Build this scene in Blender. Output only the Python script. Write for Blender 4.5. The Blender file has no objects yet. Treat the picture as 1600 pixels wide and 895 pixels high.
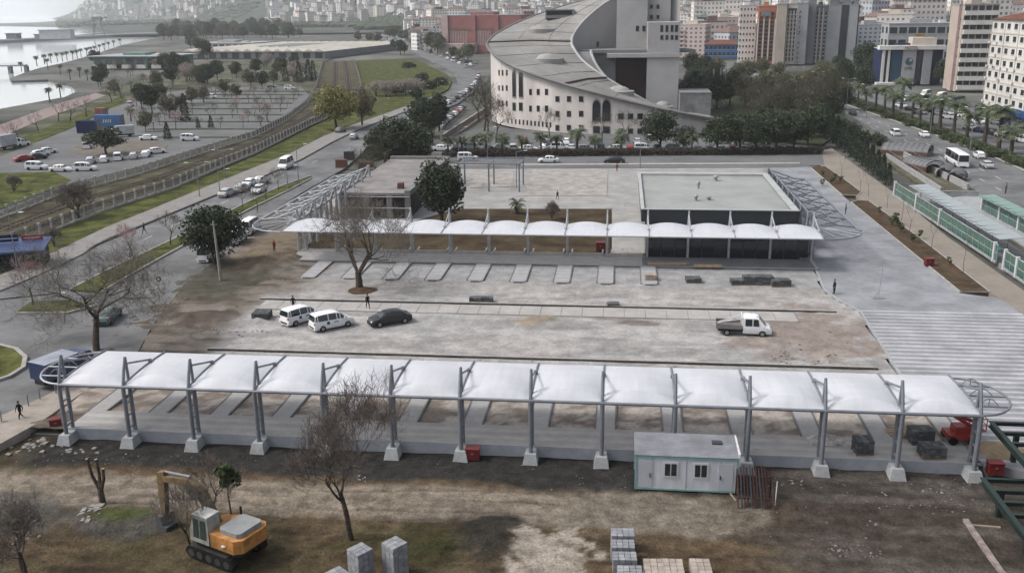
import bpy, bmesh, math, random
import numpy as np
from mathutils import Vector, Matrix
SC = bpy.context.scene
COL = SC.collection
random.seed(7)
R = math.radians

# ---------------------------------------------------------------- camera
FPX, PIT, ROLL, YAW, CH = 1476.68, 0.286373, -0.012449, 0.116126, 31.746
cF = Vector((-math.sin(YAW)*math.cos(PIT), math.cos(YAW)*math.cos(PIT), -math.sin(PIT)))
cR0 = Vector((math.cos(YAW), math.sin(YAW), 0)); cU0 = cR0.cross(cF)
cR = cR0*math.cos(ROLL)+cU0*math.sin(ROLL); cU = -cR0*math.sin(ROLL)+cU0*math.cos(ROLL)
cd = bpy.data.cameras.new('camera'); cam = bpy.data.objects.new('camera', cd); COL.objects.link(cam)
cd.sensor_width = 36; cd.sensor_fit = 'HORIZONTAL'; cd.lens = FPX/1600*36
cd.clip_start = 1; cd.clip_end = 60000
mw = Matrix((( cR.x, cU.x, -cF.x, 0), (cR.y, cU.y, -cF.y, 0), (cR.z, cU.z, -cF.z, CH), (0, 0, 0, 1)))
cam.matrix_world = mw
SC.camera = cam

# ---------------------------------------------------------------- sky, sun, exposure
SUN_EL, SUN_AZ = 50, -100      # azimuth from +Y towards +X
w = bpy.data.worlds.new('World'); SC.world = w; w.use_nodes = True
nt = w.node_tree; nt.nodes.clear()
sky = nt.nodes.new('ShaderNodeTexSky'); sky.sky_type = 'NISHITA'; sky.sun_disc = False
sky.sun_elevation = R(SUN_EL); sky.sun_rotation = R(SUN_AZ); sky.air_density = 1.0; sky.dust_density = 5.0; sky.ozone_density = 1.0
hs = nt.nodes.new('ShaderNodeHueSaturation'); hs.inputs['Saturation'].default_value = 0.42   # overcast: the cloud sheet takes the blue out
bg = nt.nodes.new('ShaderNodeBackground'); bg.inputs['Strength'].default_value = 0.15
out = nt.nodes.new('ShaderNodeOutputWorld')
nt.links.new(sky.outputs[0], hs.inputs['Color']); nt.links.new(hs.outputs[0], bg.inputs[0]); nt.links.new(bg.outputs[0], out.inputs[0])
sl = bpy.data.lights.new('sun', 'SUN'); sl.energy = 1.25; sl.angle = R(11); sl.color = (1, 0.97, 0.93)
so = bpy.data.objects.new('sun', sl); COL.objects.link(so)
sd = Vector((math.sin(R(SUN_AZ))*math.cos(R(SUN_EL)), math.cos(R(SUN_AZ))*math.cos(R(SUN_EL)), math.sin(R(SUN_EL))))
so.rotation_euler = sd.to_track_quat('Z', 'Y').to_euler()
SC.view_settings.view_transform = 'Standard'; SC.view_settings.look = 'None'
SC.view_settings.gamma = 1; SC.view_settings.use_curve_mapping = False
SC.view_settings.exposure = 0.70
SC.cycles.max_bounces = 5; SC.cycles.diffuse_bounces = 2; SC.cycles.glossy_bounces = 2
SC.cycles.transmission_bounces = 3; SC.cycles.transparent_max_bounces = 6; SC.cycles.volume_bounces = 2
SC.cycles.use_denoising = True

# ---------------------------------------------------------------- helpers
def G(px, py, z=0.0):
    """ground point (at height z) that stands at that place of the surveyed photograph"""
    d = cF*FPX + cR*(px-800) + cU*(447.5-py)
    t = (z-CH)/d.z
    return Vector((d.x*t, d.y*t, z))

def tagk(o, kind): o['kind'] = kind; return o
def tag(o, label, cat, group=None):
    o['label'] = label; o['category'] = cat
    if group: o['group'] = group
    return o
def empty(name, loc=(0, 0, 0), rz=0.0):
    o = bpy.data.objects.new(name, None); COL.objects.link(o)
    o.location = loc; o.rotation_euler = (0, 0, rz); o.empty_display_size = .2
    return o
def thing(name, label, cat, loc=(0, 0, 0), rz=0.0, group=None):
    return tag(empty(name, loc, rz), label, cat, group)
def link(name, mesh, parent=None, loc=None, rz=0.0):
    o = bpy.data.objects.new(name, mesh); COL.objects.link(o)
    if parent: o.parent = parent
    if loc is not None: o.location = loc
    if rz: o.rotation_euler = (0, 0, rz)
    return o
CHILD = {}
def copy_tree(o, parent=None):
    c = o.copy(); COL.objects.link(c); c.parent = parent
    for ch in o.children: copy_tree(ch, c)
    return c
def put(proto, used, loc, rz, label, group=None, scale=1.0):
    """the prototype itself the first time, a copy of it with its parts afterwards"""
    if id(proto) in used: o = copy_tree(proto)
    else: used.add(id(proto)); o = proto
    o.location = loc; o.rotation_euler = (0, 0, rz)
    o.scale = (scale, scale, scale) if not isinstance(scale, tuple) else scale
    o['label'] = label
    if group: o['group'] = group
    return o
USED = set()

class MB:
    def __init__(s): s.v = []; s.f = []; s.m = []
    def add(s, vs, fs, mi=0):
        n = len(s.v); s.v.extend(vs)
        for f in fs: s.f.append(tuple(i+n for i in f)); s.m.append(mi)
        return s
    def bx(s, x0, x1, y0, y1, z0, z1, mi=0):
        return s.add([(x0,y0,z0),(x1,y0,z0),(x1,y1,z0),(x0,y1,z0),(x0,y0,z1),(x1,y0,z1),(x1,y1,z1),(x0,y1,z1)],
                     [(0,3,2,1),(4,5,6,7),(0,1,5,4),(1,2,6,5),(2,3,7,6),(3,0,4,7)], mi)
    def box(s, c, d, rz=0, mi=0):
        ca, sa = math.cos(rz), math.sin(rz); vs = []
        for z in (-.5, .5):
            for x, y in ((-.5,-.5),(.5,-.5),(.5,.5),(-.5,.5)):
                X, Y = x*d[0], y*d[1]; vs.append((c[0]+X*ca-Y*sa, c[1]+X*sa+Y*ca, c[2]+z*d[2]))
        return s.add(vs, [(0,3,2,1),(4,5,6,7),(0,1,5,4),(1,2,6,5),(2,3,7,6),(3,0,4,7)], mi)
    def beam(s, a, b, w, h=None, mi=0):
        a, b = Vector(a), Vector(b); h = h or w; d = (b-a).normalized()
        up = Vector((0,0,1)) if abs(d.z) < .95 else Vector((0,1,0))
        x = d.cross(up).normalized()*w*.5; y = x.normalized().cross(d)*h*.5
        vs = [tuple(p+q) for p in (a, b) for q in (-x-y, x-y, x+y, -x+y)]
        return s.add(vs, [(0,3,2,1),(4,5,6,7),(0,1,5,4),(1,2,6,5),(2,3,7,6),(3,0,4,7)], mi)
    def path(s, pts, rad, n=6, mi=0, cap=True):
        P = [Vector(p) for p in pts]; m = len(P); vs = []; fs = []
        rs = rad if isinstance(rad, (list, tuple)) else [rad]*m
        ref = None
        for i in range(m):
            d = (P[min(i+1, m-1)]-P[max(i-1, 0)]).normalized()
            if ref is None: ref = Vector((0,0,1)) if abs(d.z) < .9 else Vector((1,0,0))
            x = d.cross(ref)
            if x.length < 1e-4: x = d.cross(Vector((.3,1,.2)))
            x.normalize(); y = x.cross(d); ref = y*-1 if False else ref
            for k in range(n):
                a = 2*math.pi*k/n; vs.append(tuple(P[i]+(x*math.cos(a)+y*math.sin(a))*rs[i]))
        for i in range(m-1):
            for k in range(n):
                a, b = i*n+k, i*n+(k+1) % n; fs.append((a, b, b+n, a+n))
        if cap and n > 2:
            fs.append(tuple(range(n-1, -1, -1))); fs.append(tuple(range((m-1)*n, m*n)))
        return s.add(vs, fs, mi)
    def tube(s, a, b, r, r1=None, n=8, mi=0): return s.path([a, b], [r, r if r1 is None else r1], n, mi)
    def lathe(s, prof, c=(0,0,0), n=12, mi=0):
        vs = []; fs = []
        for r, z in prof:
            for k in range(n): a = 2*math.pi*k/n; vs.append((c[0]+r*math.cos(a), c[1]+r*math.sin(a), c[2]+z))
        for i in range(len(prof)-1):
            for k in range(n):
                a, b = i*n+k, i*n+(k+1) % n; fs.append((a, b, b+n, a+n))
        fs.append(tuple(range((len(prof)-1)*n, len(prof)*n)))
        return s.add(vs, fs, mi)
    def prism(s, pts, z0, z1, mi=0):
        n = len(pts)
        A = sum(pts[i][0]*pts[(i+1)%n][1]-pts[(i+1)%n][0]*pts[i][1] for i in range(n))
        if A < 0: pts = pts[::-1]
        vs = [(p[0],p[1],z0) for p in pts]+[(p[0],p[1],z1) for p in pts]
        fs = [tuple(range(n, 2*n)), tuple(range(n-1,-1,-1))]+[(i,(i+1)%n,(i+1)%n+n,i+n) for i in range(n)]
        return s.add(vs, fs, mi)
    def mesh(s, name, mats, smooth=None):
        me = bpy.data.meshes.new(name); me.from_pydata(s.v, [], s.f)
        if not isinstance(mats, (list, tuple)): mats = [mats]
        for m in mats: me.materials.append(m)
        if len(mats) > 1: me.polygons.foreach_set('material_index', s.m)
        if smooth is not None:
            me.polygons.foreach_set('use_smooth', [True]*len(me.polygons))
            me.set_sharp_from_angle(angle=R(smooth))
        me.update(); return me
    def build(s, name, mats, parent=None, loc=None, rz=0.0, smooth=None):
        return link(name, s.mesh(name, mats, smooth), parent, loc, rz)

# ---------------------------------------------------------------- materials
MATS = {}
def mat(name, col, rough=.8, var=.18, scale=.6, col2=None, bump=0.0, bscale=None, metal=0.0, stretch=None, spec=None, fine=.0, attr=None, mixr=(.35,.65)):
    if name in MATS: return MATS[name]
    if not any(q in name for q in ('leaf','white_membrane','paint_','lamp','twig','willow','blossom')): col = tuple(c*.68 for c in col); col2 = tuple(c*.68 for c in col2) if col2 else None   # measured tones, one scale for all surfaces
    m = bpy.data.materials.new(name); m.use_nodes = True; MATS[name] = m
    if spec is None: spec = .04 if rough >= .75 else .35
    n = m.node_tree; L = n.links; bs = n.nodes['Principled BSDF']
    bs.inputs['Roughness'].default_value = rough; bs.inputs['Metallic'].default_value = metal
    bs.inputs['Specular IOR Level'].default_value = spec
    geo = n.nodes.new('ShaderNodeNewGeometry'); vec = geo.outputs['Position']
    if stretch:
        mp = n.nodes.new('ShaderNodeMapping'); mp.inputs['Scale'].default_value = stretch; L.new(vec, mp.inputs[0]); vec = mp.outputs[0]
    nz = n.nodes.new('ShaderNodeTexNoise'); nz.inputs['Scale'].default_value = scale; nz.inputs['Detail'].default_value = 5; nz.inputs['Roughness'].default_value = .62
    L.new(vec, nz.inputs['Vector'])
    rp = n.nodes.new('ShaderNodeValToRGB'); L.new(nz.outputs[0], rp.inputs[0])
    c1 = tuple(c*(1-var) for c in col); c2 = tuple(min(1, c*(1+var)) for c in (col2 or col))
    rp.color_ramp.elements[0].position, rp.color_ramp.elements[1].position = mixr
    rp.color_ramp.elements[0].color = (*c1, 1); rp.color_ramp.elements[1].color = (*c2, 1)
    colo = rp.outputs[0]
    if attr:
        at = n.nodes.new('ShaderNodeAttribute'); at.attribute_name = attr
        mx = n.nodes.new('ShaderNodeMix'); mx.data_type = 'RGBA'; mx.blend_type = 'MULTIPLY'; mx.inputs[0].default_value = 1
        L.new(at.outputs['Color'], mx.inputs[6]); L.new(colo, mx.inputs[7]); colo = mx.outputs[2]
    if fine:
        n2 = n.nodes.new('ShaderNodeTexNoise'); n2.inputs['Scale'].default_value = scale*5; n2.inputs['Detail'].default_value = 6; n2.inputs['Roughness'].default_value = .7
        L.new(vec, n2.inputs['Vector'])
        mr = n.nodes.new('ShaderNodeMapRange'); mr.inputs[1].default_value = .3; mr.inputs[2].default_value = .7; mr.inputs[3].default_value = 1-fine; mr.inputs[4].default_value = 1+fine
        L.new(n2.outputs[0], mr.inputs[0])
        mx = n.nodes.new('ShaderNodeMix'); mx.data_type = 'RGBA'; mx.blend_type = 'MULTIPLY'; mx.inputs[0].default_value = 1
        L.new(colo, mx.inputs[6]); L.new(mr.outputs[0], mx.inputs[7]); colo = mx.outputs[2]
    L.new(colo, bs.inputs['Base Color'])
    if bump:
        bn = n.nodes.new('ShaderNodeTexNoise'); bn.inputs['Scale'].default_value = bscale or scale*6; bn.inputs['Detail'].default_value = 4
        L.new(vec, bn.inputs['Vector'])
        bp = n.nodes.new('ShaderNodeBump'); bp.inputs['Strength'].default_value = 1; bp.inputs['Distance'].default_value = bump
        L.new(bn.outputs[0], bp.inputs['Height']); L.new(bp.outputs[0], bs.inputs['Normal'])
    return m
def glassm(name, col, rough=.08, alpha=None):
    m = mat(name, col, rough=rough, var=.1, scale=.3, spec=.6)
    if alpha is not None: m.node_tree.nodes['Principled BSDF'].inputs['Alpha'].default_value = alpha
    return m

# value noise for the relief and the soil colours
class VN:
    def __init__(s, seed):
        s.t = np.random.RandomState(seed).rand(256, 256)
    def __call__(s, x, y, sc, oct=4, gain=.5):
        x = np.asarray(x, float)/sc; y = np.asarray(y, float)/sc; r = 0; a = 1; tot = 0
        for _ in range(oct):
            xi = np.floor(x).astype(int); yi = np.floor(y).astype(int); fx = x-xi; fy = y-yi
            fx = fx*fx*(3-2*fx); fy = fy*fy*(3-2*fy); t = s.t
            g = lambda i, j: t[(xi+i) & 255, (yi+j) & 255]
            r = r+a*((g(0,0)*(1-fx)+g(1,0)*fx)*(1-fy)+(g(0,1)*(1-fx)+g(1,1)*fx)*fy); tot += a
            a *= gain; x = x*2.03+17.3; y = y*2.03+5.7
        return r/tot
vn = VN(3); vn2 = VN(11)
def sstep(a, b, x):
    t = np.clip((x-a)/(b-a), 0, 1); return t*t*(3-2*t)
def grid(name, x0, x1, y0, y1, step, zf, cf, m, keep=None):
    nx, ny = int((x1-x0)/step)+1, int((y1-y0)/step)+1
    X, Y = np.meshgrid(np.linspace(x0, x1, nx), np.linspace(y0, y1, ny))
    Z = zf(X, Y); C = cf(X, Y)
    V = np.stack([X, Y, Z], -1).reshape(-1, 3)
    i = np.arange(nx*ny).reshape(ny, nx)
    Fq = np.stack([i[:-1,:-1], i[:-1,1:], i[1:,1:], i[1:,:-1]], -1).reshape(-1, 4)
    if keep is not None:
        k = keep(X, Y).reshape(-1); Fq = Fq[k[Fq].all(1)]
    me = bpy.data.meshes.new(name); me.from_pydata(V.tolist(), [], Fq.tolist())
    at = me.color_attributes.new('soil', 'FLOAT_COLOR', 'POINT')
    at.data.foreach_set('color', np.concatenate([C.reshape(-1, 3), np.ones((nx*ny, 1))], 1).astype(np.float32).ravel())
    me.polygons.foreach_set('use_smooth', [True]*len(me.polygons))
    me.materials.append(m); return tagk(link(name, me), 'structure')
def inpoly(X, Y, P):
    r = np.zeros(X.shape, bool); n = len(P)
    for a in range(n):
        (xa, ya), (xb, yb) = P[a][:2], P[(a+1) % n][:2]
        c = ((ya > Y) != (yb > Y)) & (X < (xb-xa)*(Y-ya)/((yb-ya) or 1e-9)+xa); r ^= c
    return r
def gp(pts, z=0): return [(lambda q: (q.x, q.y))(G(a, b, z)) for a, b in pts]
def sheet(name, pts, z, m, depth=None, world=False, kind='structure', parent=None):
    P = pts if world else gp(pts)
    o = MB().prism(list(P), -.7, z).build(name, m, parent)
    return tagk(o, kind) if parent is None else o
def ribbon(cl, half):
    """closed outline of a strip along a centre line"""
    L_, R_ = [], []
    for i, p in enumerate(cl):
        a = Vector(cl[max(i-1, 0)][:2]); b = Vector(cl[min(i+1, len(cl)-1)][:2]); d = (b-a).normalized(); n = Vector((-d.y, d.x))*half
        L_.append((p[0]+n.x, p[1]+n.y)); R_.append((p[0]-n.x, p[1]-n.y))
    return L_+R_[::-1]
def resample(P, step):
    P = [Vector(p[:2]) for p in P]; out = [P[0]]; acc = 0
    for a, b in zip(P, P[1:]):
        L = (b-a).length; t = step-acc
        while t <= L: out.append(a+(b-a)*(t/L)); t += step
        acc = L-(t-step)
    return out
ORD = 'first second third fourth fifth sixth seventh eighth ninth tenth eleventh twelfth thirteenth fourteenth fifteenth sixteenth seventeenth eighteenth nineteenth twentieth twenty-first twenty-second twenty-third twenty-fourth twenty-fifth twenty-sixth twenty-seventh twenty-eighth twenty-ninth thirtieth thirty-first thirty-second thirty-third thirty-fourth thirty-fifth thirty-sixth thirty-seventh thirty-eighth thirty-ninth fortieth'.split()
_T = 'forty fifty sixty seventy eighty ninety'.split()
for k_ in range(41, 100): ORD.append(_T[k_//10-4]+('-'+ORD[k_%10-1] if k_ % 10 else ''))
ORD = [q if not q.endswith('ty') else q[:-1]+'ieth' for q in ORD]

steel = mat('galvanised_steel', (.22,.235,.265), rough=.5, var=.12, scale=1.5, metal=.25)
steel_l = mat('light_steel', (.42,.43,.45), rough=.45, var=.1, scale=1.5, metal=.2)
pvc = mat('white_membrane', (.62,.635,.67), rough=.5, var=.05, scale=.5, spec=.3, stretch=(.5,3,1), fine=.02)
def translucent(m, f):
    n = m.node_tree; bs = n.nodes['Principled BSDF']; o = [q for q in n.nodes if q.type == 'OUTPUT_MATERIAL'][0]
    tr = n.nodes.new('ShaderNodeBsdfTranslucent'); tr.inputs[0].default_value = (.85,.86,.9,1); mx = n.nodes.new('ShaderNodeMixShader'); mx.inputs[0].default_value = f
    n.links.new(bs.outputs[0], mx.inputs[1]); n.links.new(tr.outputs[0], mx.inputs[2]); n.links.new(mx.outputs[0], o.inputs[0])
translucent(pvc, .38)
def seams(m):      # welded seams and faint rain streaks of the fabric
    n = m.node_tree; L = n.links; bs = n.nodes['Principled BSDF']; src = bs.inputs['Base Color'].links[0].from_socket
    tc = n.nodes.new('ShaderNodeTexCoord'); sp = n.nodes.new('ShaderNodeSeparateXYZ'); L.new(tc.outputs['Object'], sp.inputs[0])
    def mth(op, a, b):
        q = n.nodes.new('ShaderNodeMath'); q.operation = op
        for i, v in enumerate((a, b)):
            if isinstance(v, (int, float)): q.inputs[i].default_value = v
            else: L.new(v, q.inputs[i])
        return q.outputs[0]
    fr = mth('FRACT', mth('DIVIDE', mth('ADD', sp.outputs[0], .02), 1.3125), 0); ln = mth('LESS_THAN', fr, .035)
    mp = n.nodes.new('ShaderNodeMapping'); mp.inputs['Scale'].default_value = (2.2,.25,1); L.new(n.nodes['Geometry'].outputs['Position'] if 'Geometry' in n.nodes else tc.outputs['Object'], mp.inputs[0])
    nz = n.nodes.new('ShaderNodeTexNoise'); nz.inputs['Scale'].default_value = 1.1; nz.inputs['Detail'].default_value = 5; L.new(mp.outputs[0], nz.inputs[0])
    st = n.nodes.new('ShaderNodeMapRange'); st.inputs[1].default_value = .35; st.inputs[2].default_value = .65; st.inputs[3].default_value = .93; st.inputs[4].default_value = 1.03; L.new(nz.outputs[0], st.inputs[0])
    fac = mth('MULTIPLY', st.outputs[0], mth('SUBTRACT', 1.0, mth('MULTIPLY', ln, .07)))
    mx = n.nodes.new('ShaderNodeMix'); mx.data_type = 'RGBA'; mx.blend_type = 'MULTIPLY'; mx.inputs[0].default_value = 1; L.new(src, mx.inputs[6]); L.new(fac, mx.inputs[7]); L.new(mx.outputs[2], bs.inputs['Base Color'])
seams(pvc)
conc = mat('pale_concrete', (.36,.37,.38), rough=.9, var=.15, scale=1.2, fine=.08, bump=.01)
conc_d = mat('grey_concrete', (.24,.24,.24), rough=.9, var=.2, scale=.8, fine=.1)
kerbm = mat('kerb_concrete', (.38,.37,.35), rough=.9, var=.15, scale=1.1)
asph = mat('asphalt', (.145,.148,.15), rough=.85, var=.2, scale=.12, col2=(.185,.188,.19), fine=.1)
asph_l = mat('old_asphalt', (.165,.168,.17), rough=.9, var=.14, scale=.1, fine=.06)
white_p = mat('white_road_paint', (.6,.6,.6), rough=.8, var=.3, scale=3)
soil_g = mat('soil_surface', (1.05,1.03,1.0), rough=.95, var=.3, scale=1.1, fine=.38, bump=.1, bscale=5, attr='soil')
site_m = mat('site_surface', (.95,.95,.95), rough=.95, var=.18, scale=.6, fine=.22, bump=.02, bscale=3, attr='soil')
grass_m = mat('grass', (.046,.064,.017), rough=.95, var=.4, scale=.3, col2=(.088,.092,.032), fine=.3, bump=.04, bscale=6)
bedm = mat('brown_soil', (.085,.06,.04), rough=.95, var=.3, scale=.6, fine=.25, bump=.05, bscale=3)
# ================================================================ the setting: ground, sea, roads
coast = [(-700,330),(-200,215),(0,168),(60,157),(100,150),(121,141),(112,131),(75,123),(18,125),(15,121),(40,112),(62,105),(100,97),(145,85),(190,70),(240,60),(256,55),(262,51.5),(240,49.5),(180,47),(163,44.5),(150,42.5),(60,41.2),(0,40.2),(-120,41),(-120,37.5),(0,36.6),(60,35),(95,32.5),(88,27)]
P = [(6500,64.5),(-420,64.5)]+gp(coast)+[(2000,12000),(7000,9000)]
tagk(MB().prism(P, -3, -.5).prism([(-420,-250),(420,-250),(420,64.45),(-420,64.45)], -3, -1.1)
     .build('ground', mat('far_ground', (.085,.09,.078), var=.4, scale=.02, col2=(.13,.13,.12), fine=.2)), 'structure')
sea_m = mat('sea_water', (.72,.76,.78), rough=.08, var=.04, scale=.01, spec=.8, bump=.05, bscale=.15)  # near-white base colour stands in for part of the bright sky's reflection
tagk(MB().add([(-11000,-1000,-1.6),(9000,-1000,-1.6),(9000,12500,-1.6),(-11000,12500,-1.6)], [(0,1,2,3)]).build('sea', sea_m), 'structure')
tagk(MB().prism(gp([(-200,68),(0,64.5),(120,58.5),(200,54.5),(255,52),(258,53.5),(200,56),(120,60),(0,66.5),(-200,70.5)]), -1.7, 2.2).build('breakwater', conc_d), 'structure')

# --- foreground soil, below the front platform
def fz(X, Y):
    base = -0.7+0.7*sstep(-45.5, -51, X)
    rough = (vn(X, Y, 6, 4)-.5)*.28+(vn2(X, Y, 1.3, 3)-.5)*.14
    dm = lambda c, r, h: h*np.exp(-(((X-c[0])/r[0])**2+((Y-c[1])/r[1])**2))
    g = G(760, 845, -.7); g2 = G(180, 812, -.7)
    yt = 57.0+(vn(X, X*0, 14, 2)-.5)*2.0+.02*X
    for r0_, wv, ph in ((-.7,.9,0.),(.75,.9,.3),(-1.9,1.3,1.1),(1.6,1.1,2.0)): rough = rough-.09*np.exp(-((Y-yt-r0_-.45*np.sin(X*.13*wv+ph))/.2)**2)
    return base+rough*sstep(-50, -44, X)+dm(g, (2.6, 2.2), .45)+dm(g2, (3, 1.4), .3)-.06*sstep(61, 63, Y)*sstep(-50, -44, X)
def blob(X, Y, px, py, rx, ry, soft=.6, ns=3.0, z=-.7):
    c = G(px, py, z); n = (vn(X+31, Y-7, ns*.8, 6, .62)-.5)*2.6; soft *= .55
    return 1-sstep(1-soft, 1+soft, np.sqrt(((X-c.x)/rx)**2+((Y-c.y)/ry)**2)+n*.7)
def lay(C, m, col): return C*(1-m[..., None])+np.array(col)*m[..., None]
def fc(X, Y):
    n = vn(X, Y, 5, 6, .6); n2 = vn2(X*.5, Y*1.6, 2.5, 6, .6)
    C = np.ones(X.shape+(3,))*np.array((.080,.058,.037))
    C = lay(C, sstep(.42, .62, n2)*.55, (.125,.095,.064))
    C = lay(C, sstep(.5, .7, n)*.5*sstep(5, -15, X), (.07,.075,.038))       # thin grass to the left
    yt = 57.0+(vn(X, X*0, 14, 2)-.5)*2.0+.02*X                              # the dry track used by the lorries
    tr = sstep(2.9, 1.6, np.abs(Y-yt)+(n2-.5)*2.2)*sstep(11, 4, X)*sstep(-60, -48, X)
    C = lay(C, tr*.85, (.235,.203,.168))
    C = lay(C, tr*sstep(.55, .7, vn2(X*.25, Y*3, 1.5, 3))*.5, (.13,.115,.095))
    for r0_, wv, ph in ((-.7,.9,0.),(.75,.9,.3),(-1.9,1.3,1.1),(1.6,1.1,2.0)):   # wheel ruts along the track
        C = lay(C, np.exp(-((Y-yt-r0_-.45*np.sin(X*.13*wv+ph))/.16)**2)*sstep(.35, .55, vn(X*.3, Y, 2, 3))*sstep(13, 6, X)*.75, (.10,.085,.068))
    C = lay(C, sstep(.52, .6, vn2(X*.22, Y*2.2, 1.0, 4))*sstep(2, 6, X)*.55, (.035,.032,.03))
    C = lay(C, sstep(.52, .62, vn2(X*.3+9, Y*1.7, .9, 4))*sstep(6, -2, X)*sstep(56, 53, Y)*.6, (.045,.036,.024))
    C = lay(C, sstep(59.4, 60.4, Y+(n-.5)*2.6)*sstep(-48, -43, X), (.034,.033,.032))   # damp dark soil by the platform
    C = lay(C, sstep(7, 14, X+(n-.5)*8)*.8, (.052,.046,.041))
    C = lay(C, sstep(.5, .66, vn(X*.4, Y*1.8, 3, 4))*sstep(8, 14, X)*.6, (.105,.095,.085))
    C = lay(C, blob(X, Y, 862, 872, 2.5, 4.2, .25, 2.0), (.30,.268,.232))
    C = lay(C, blob(X, Y, 1010, 800, 6.5, 2.4, .7), (.17,.15,.125))
    C = lay(C, blob(X, Y, 760, 845, 2.2, 2.6, .4)*.9, (.035,.034,.03))
    C = lay(C, blob(X, Y, 330, 850, 7, 4, .7)*.55, (.072,.062,.035))
    C = lay(C, blob(X, Y, 190, 820, 3.2, 1.6, .5)*.8, (.07,.07,.068))
    C = lay(C, blob(X, Y, 182, 803, 2.2, 1.3, .6)*.8, (.055,.07,.022)); C = lay(C, blob(X, Y, 640, 850, 3.5, 2, .7)*.5, (.06,.066,.026))
    C = lay(C, blob(X, Y, 40, 800, 4.5, 2.5, .6)*.7, (.075,.078,.075))
    C = lay(C, sstep(-47, -52, X+(n-.5)*3), (.15,.135,.115))
    C = lay(C, sstep(-50.5, -53, X), (.23,.22,.21))
    return C*(.7+.6*vn2(X, Y, .7, 4, .6))[..., None]
grid('soil_ground', -78, 58, 30, 64.62, .22, fz, fc, soil_g)

# --- bare construction ground between the two shelters
siteP = gp([(445,305),(362,352),(305,405),(245,448),(185,512),(160,558),(95,615),(20,650),(-80,690)])+[(-60,64.3),(27,64.3)]+gp([(1545,733),(1440,640),(1410,590),(1375,535),(1345,487),(1310,468),(1288,452),(1268,405),(955,395),(480,395),(500,345)])
def szf(X, Y): return -.05+(vn(X, Y, 4, 4)-.5)*.1+sstep(-40, -43, X)*(.03+(vn2(X, Y, 1.6, 5, .6)-.5)*.5)+.10*blob(X, Y, 1260, 530, 5, 6, .5)*(vn2(X, Y, 1.2, 3))+.35*blob(X, Y, 838, 512, 1.6, 1.6, .8)+.8*blob(X, Y, 335, 510, 4, 2.6, .9)*vn2(X, Y, 1, 4)+1.1*blob(X, Y, 420, 418, 2.8, 5, .9)*vn2(X, Y, 2, 4)+.5*blob(X, Y, 340, 462, 3.5, 2.5, .9)*vn2(X, Y, 1.2, 4)
def scf(X, Y):
    n = vn(X, Y, 6, 5); n2 = vn2(X*.35, Y*1.5, 2.2, 5)
    C = np.ones(X.shape+(3,))*np.array((.395,.382,.372))
    C = lay(C, sstep(.4, .65, n)*.7, (.325,.325,.32))
    C = lay(C, sstep(.5, .66, n2)*.7, (.285,.275,.268))
    C = lay(C, sstep(.6, .75, vn(X*.2, Y*2.5, 1.2, 3))*.4, (.50,.47,.44))
    C = lay(C, sstep(.54, .62, vn(X*.5+40, Y, 2.6, 6, .6))*.6, (.46,.445,.43)); C = lay(C, sstep(.56, .64, vn2(X*.45, Y+70, 2.2, 6, .6))*.55, (.23,.225,.22)); C = lay(C, sstep(.58, .63, vn2(X*.3+20, Y, 4.5, 5, .6))*.35, (.36,.33,.31))
    C = lay(C, sstep(107, 110, Y+(n-.5)*2)*.75, (.30,.305,.31))
    C = lay(C, sstep(103, 107, Y)*sstep(110, 107, Y)*.45, (.34,.315,.29))
    C = lay(C, blob(X, Y, 1265, 530, 6.5, 8, .5, 2)*.8, (.26,.21,.18))
    C = lay(C, blob(X, Y, 838, 512, 1.9, 1.7, .3)*.8, (.30,.245,.17))
    C = lay(C, blob(X, Y, 1000, 514, 1.9, .7, .4)*.8, (.15,.12,.1))
    C = lay(C, blob(X, Y, 965, 505, 3.2, .6, .4)*.7, (.2,.17,.15))
    brown = np.maximum(sstep(-38.5, -41.5, X+(n-.5)*3+(Y-80)*.03), sstep(-35, -40, X)*sstep(101, 104, Y+(n-.5)*4))
    C = lay(C, brown*.95, (.19,.165,.14))
    C = lay(C, brown*sstep(.5, .65, n2)*.8, (.085,.07,.055))
    C = lay(C, brown*blob(X, Y, 350, 440, 6, 9, .6), (.085,.08,.062))
    C = lay(C, brown*blob(X, Y, 335, 510, 4.2, 2.8, .5), (.11,.088,.075))
    C = lay(C, brown*blob(X, Y, 425, 400, 4, 10, .6)*.8, (.19,.15,.105))
    C = lay(C, brown*sstep(-52, -56, X+(n-.5)*4)*.8, (.2,.195,.19))
    pits = sstep(68, 68.3, Y)*sstep(76, 75, Y)
    C = lay(C, pits*.8, (.40,.355,.31)); C = lay(C, pits*sstep(.48, .58, vn2(X*.6, Y, 1.1, 5, .6))*.75, (.15,.12,.1))
    return C*(.9+.2*vn2(X, Y, .8, 3))[..., None]
grid('construction_ground', -82, 30, 64.2, 172, .42, szf, scf, site_m, keep=lambda X, Y: inpoly(X, Y, siteP))

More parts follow.
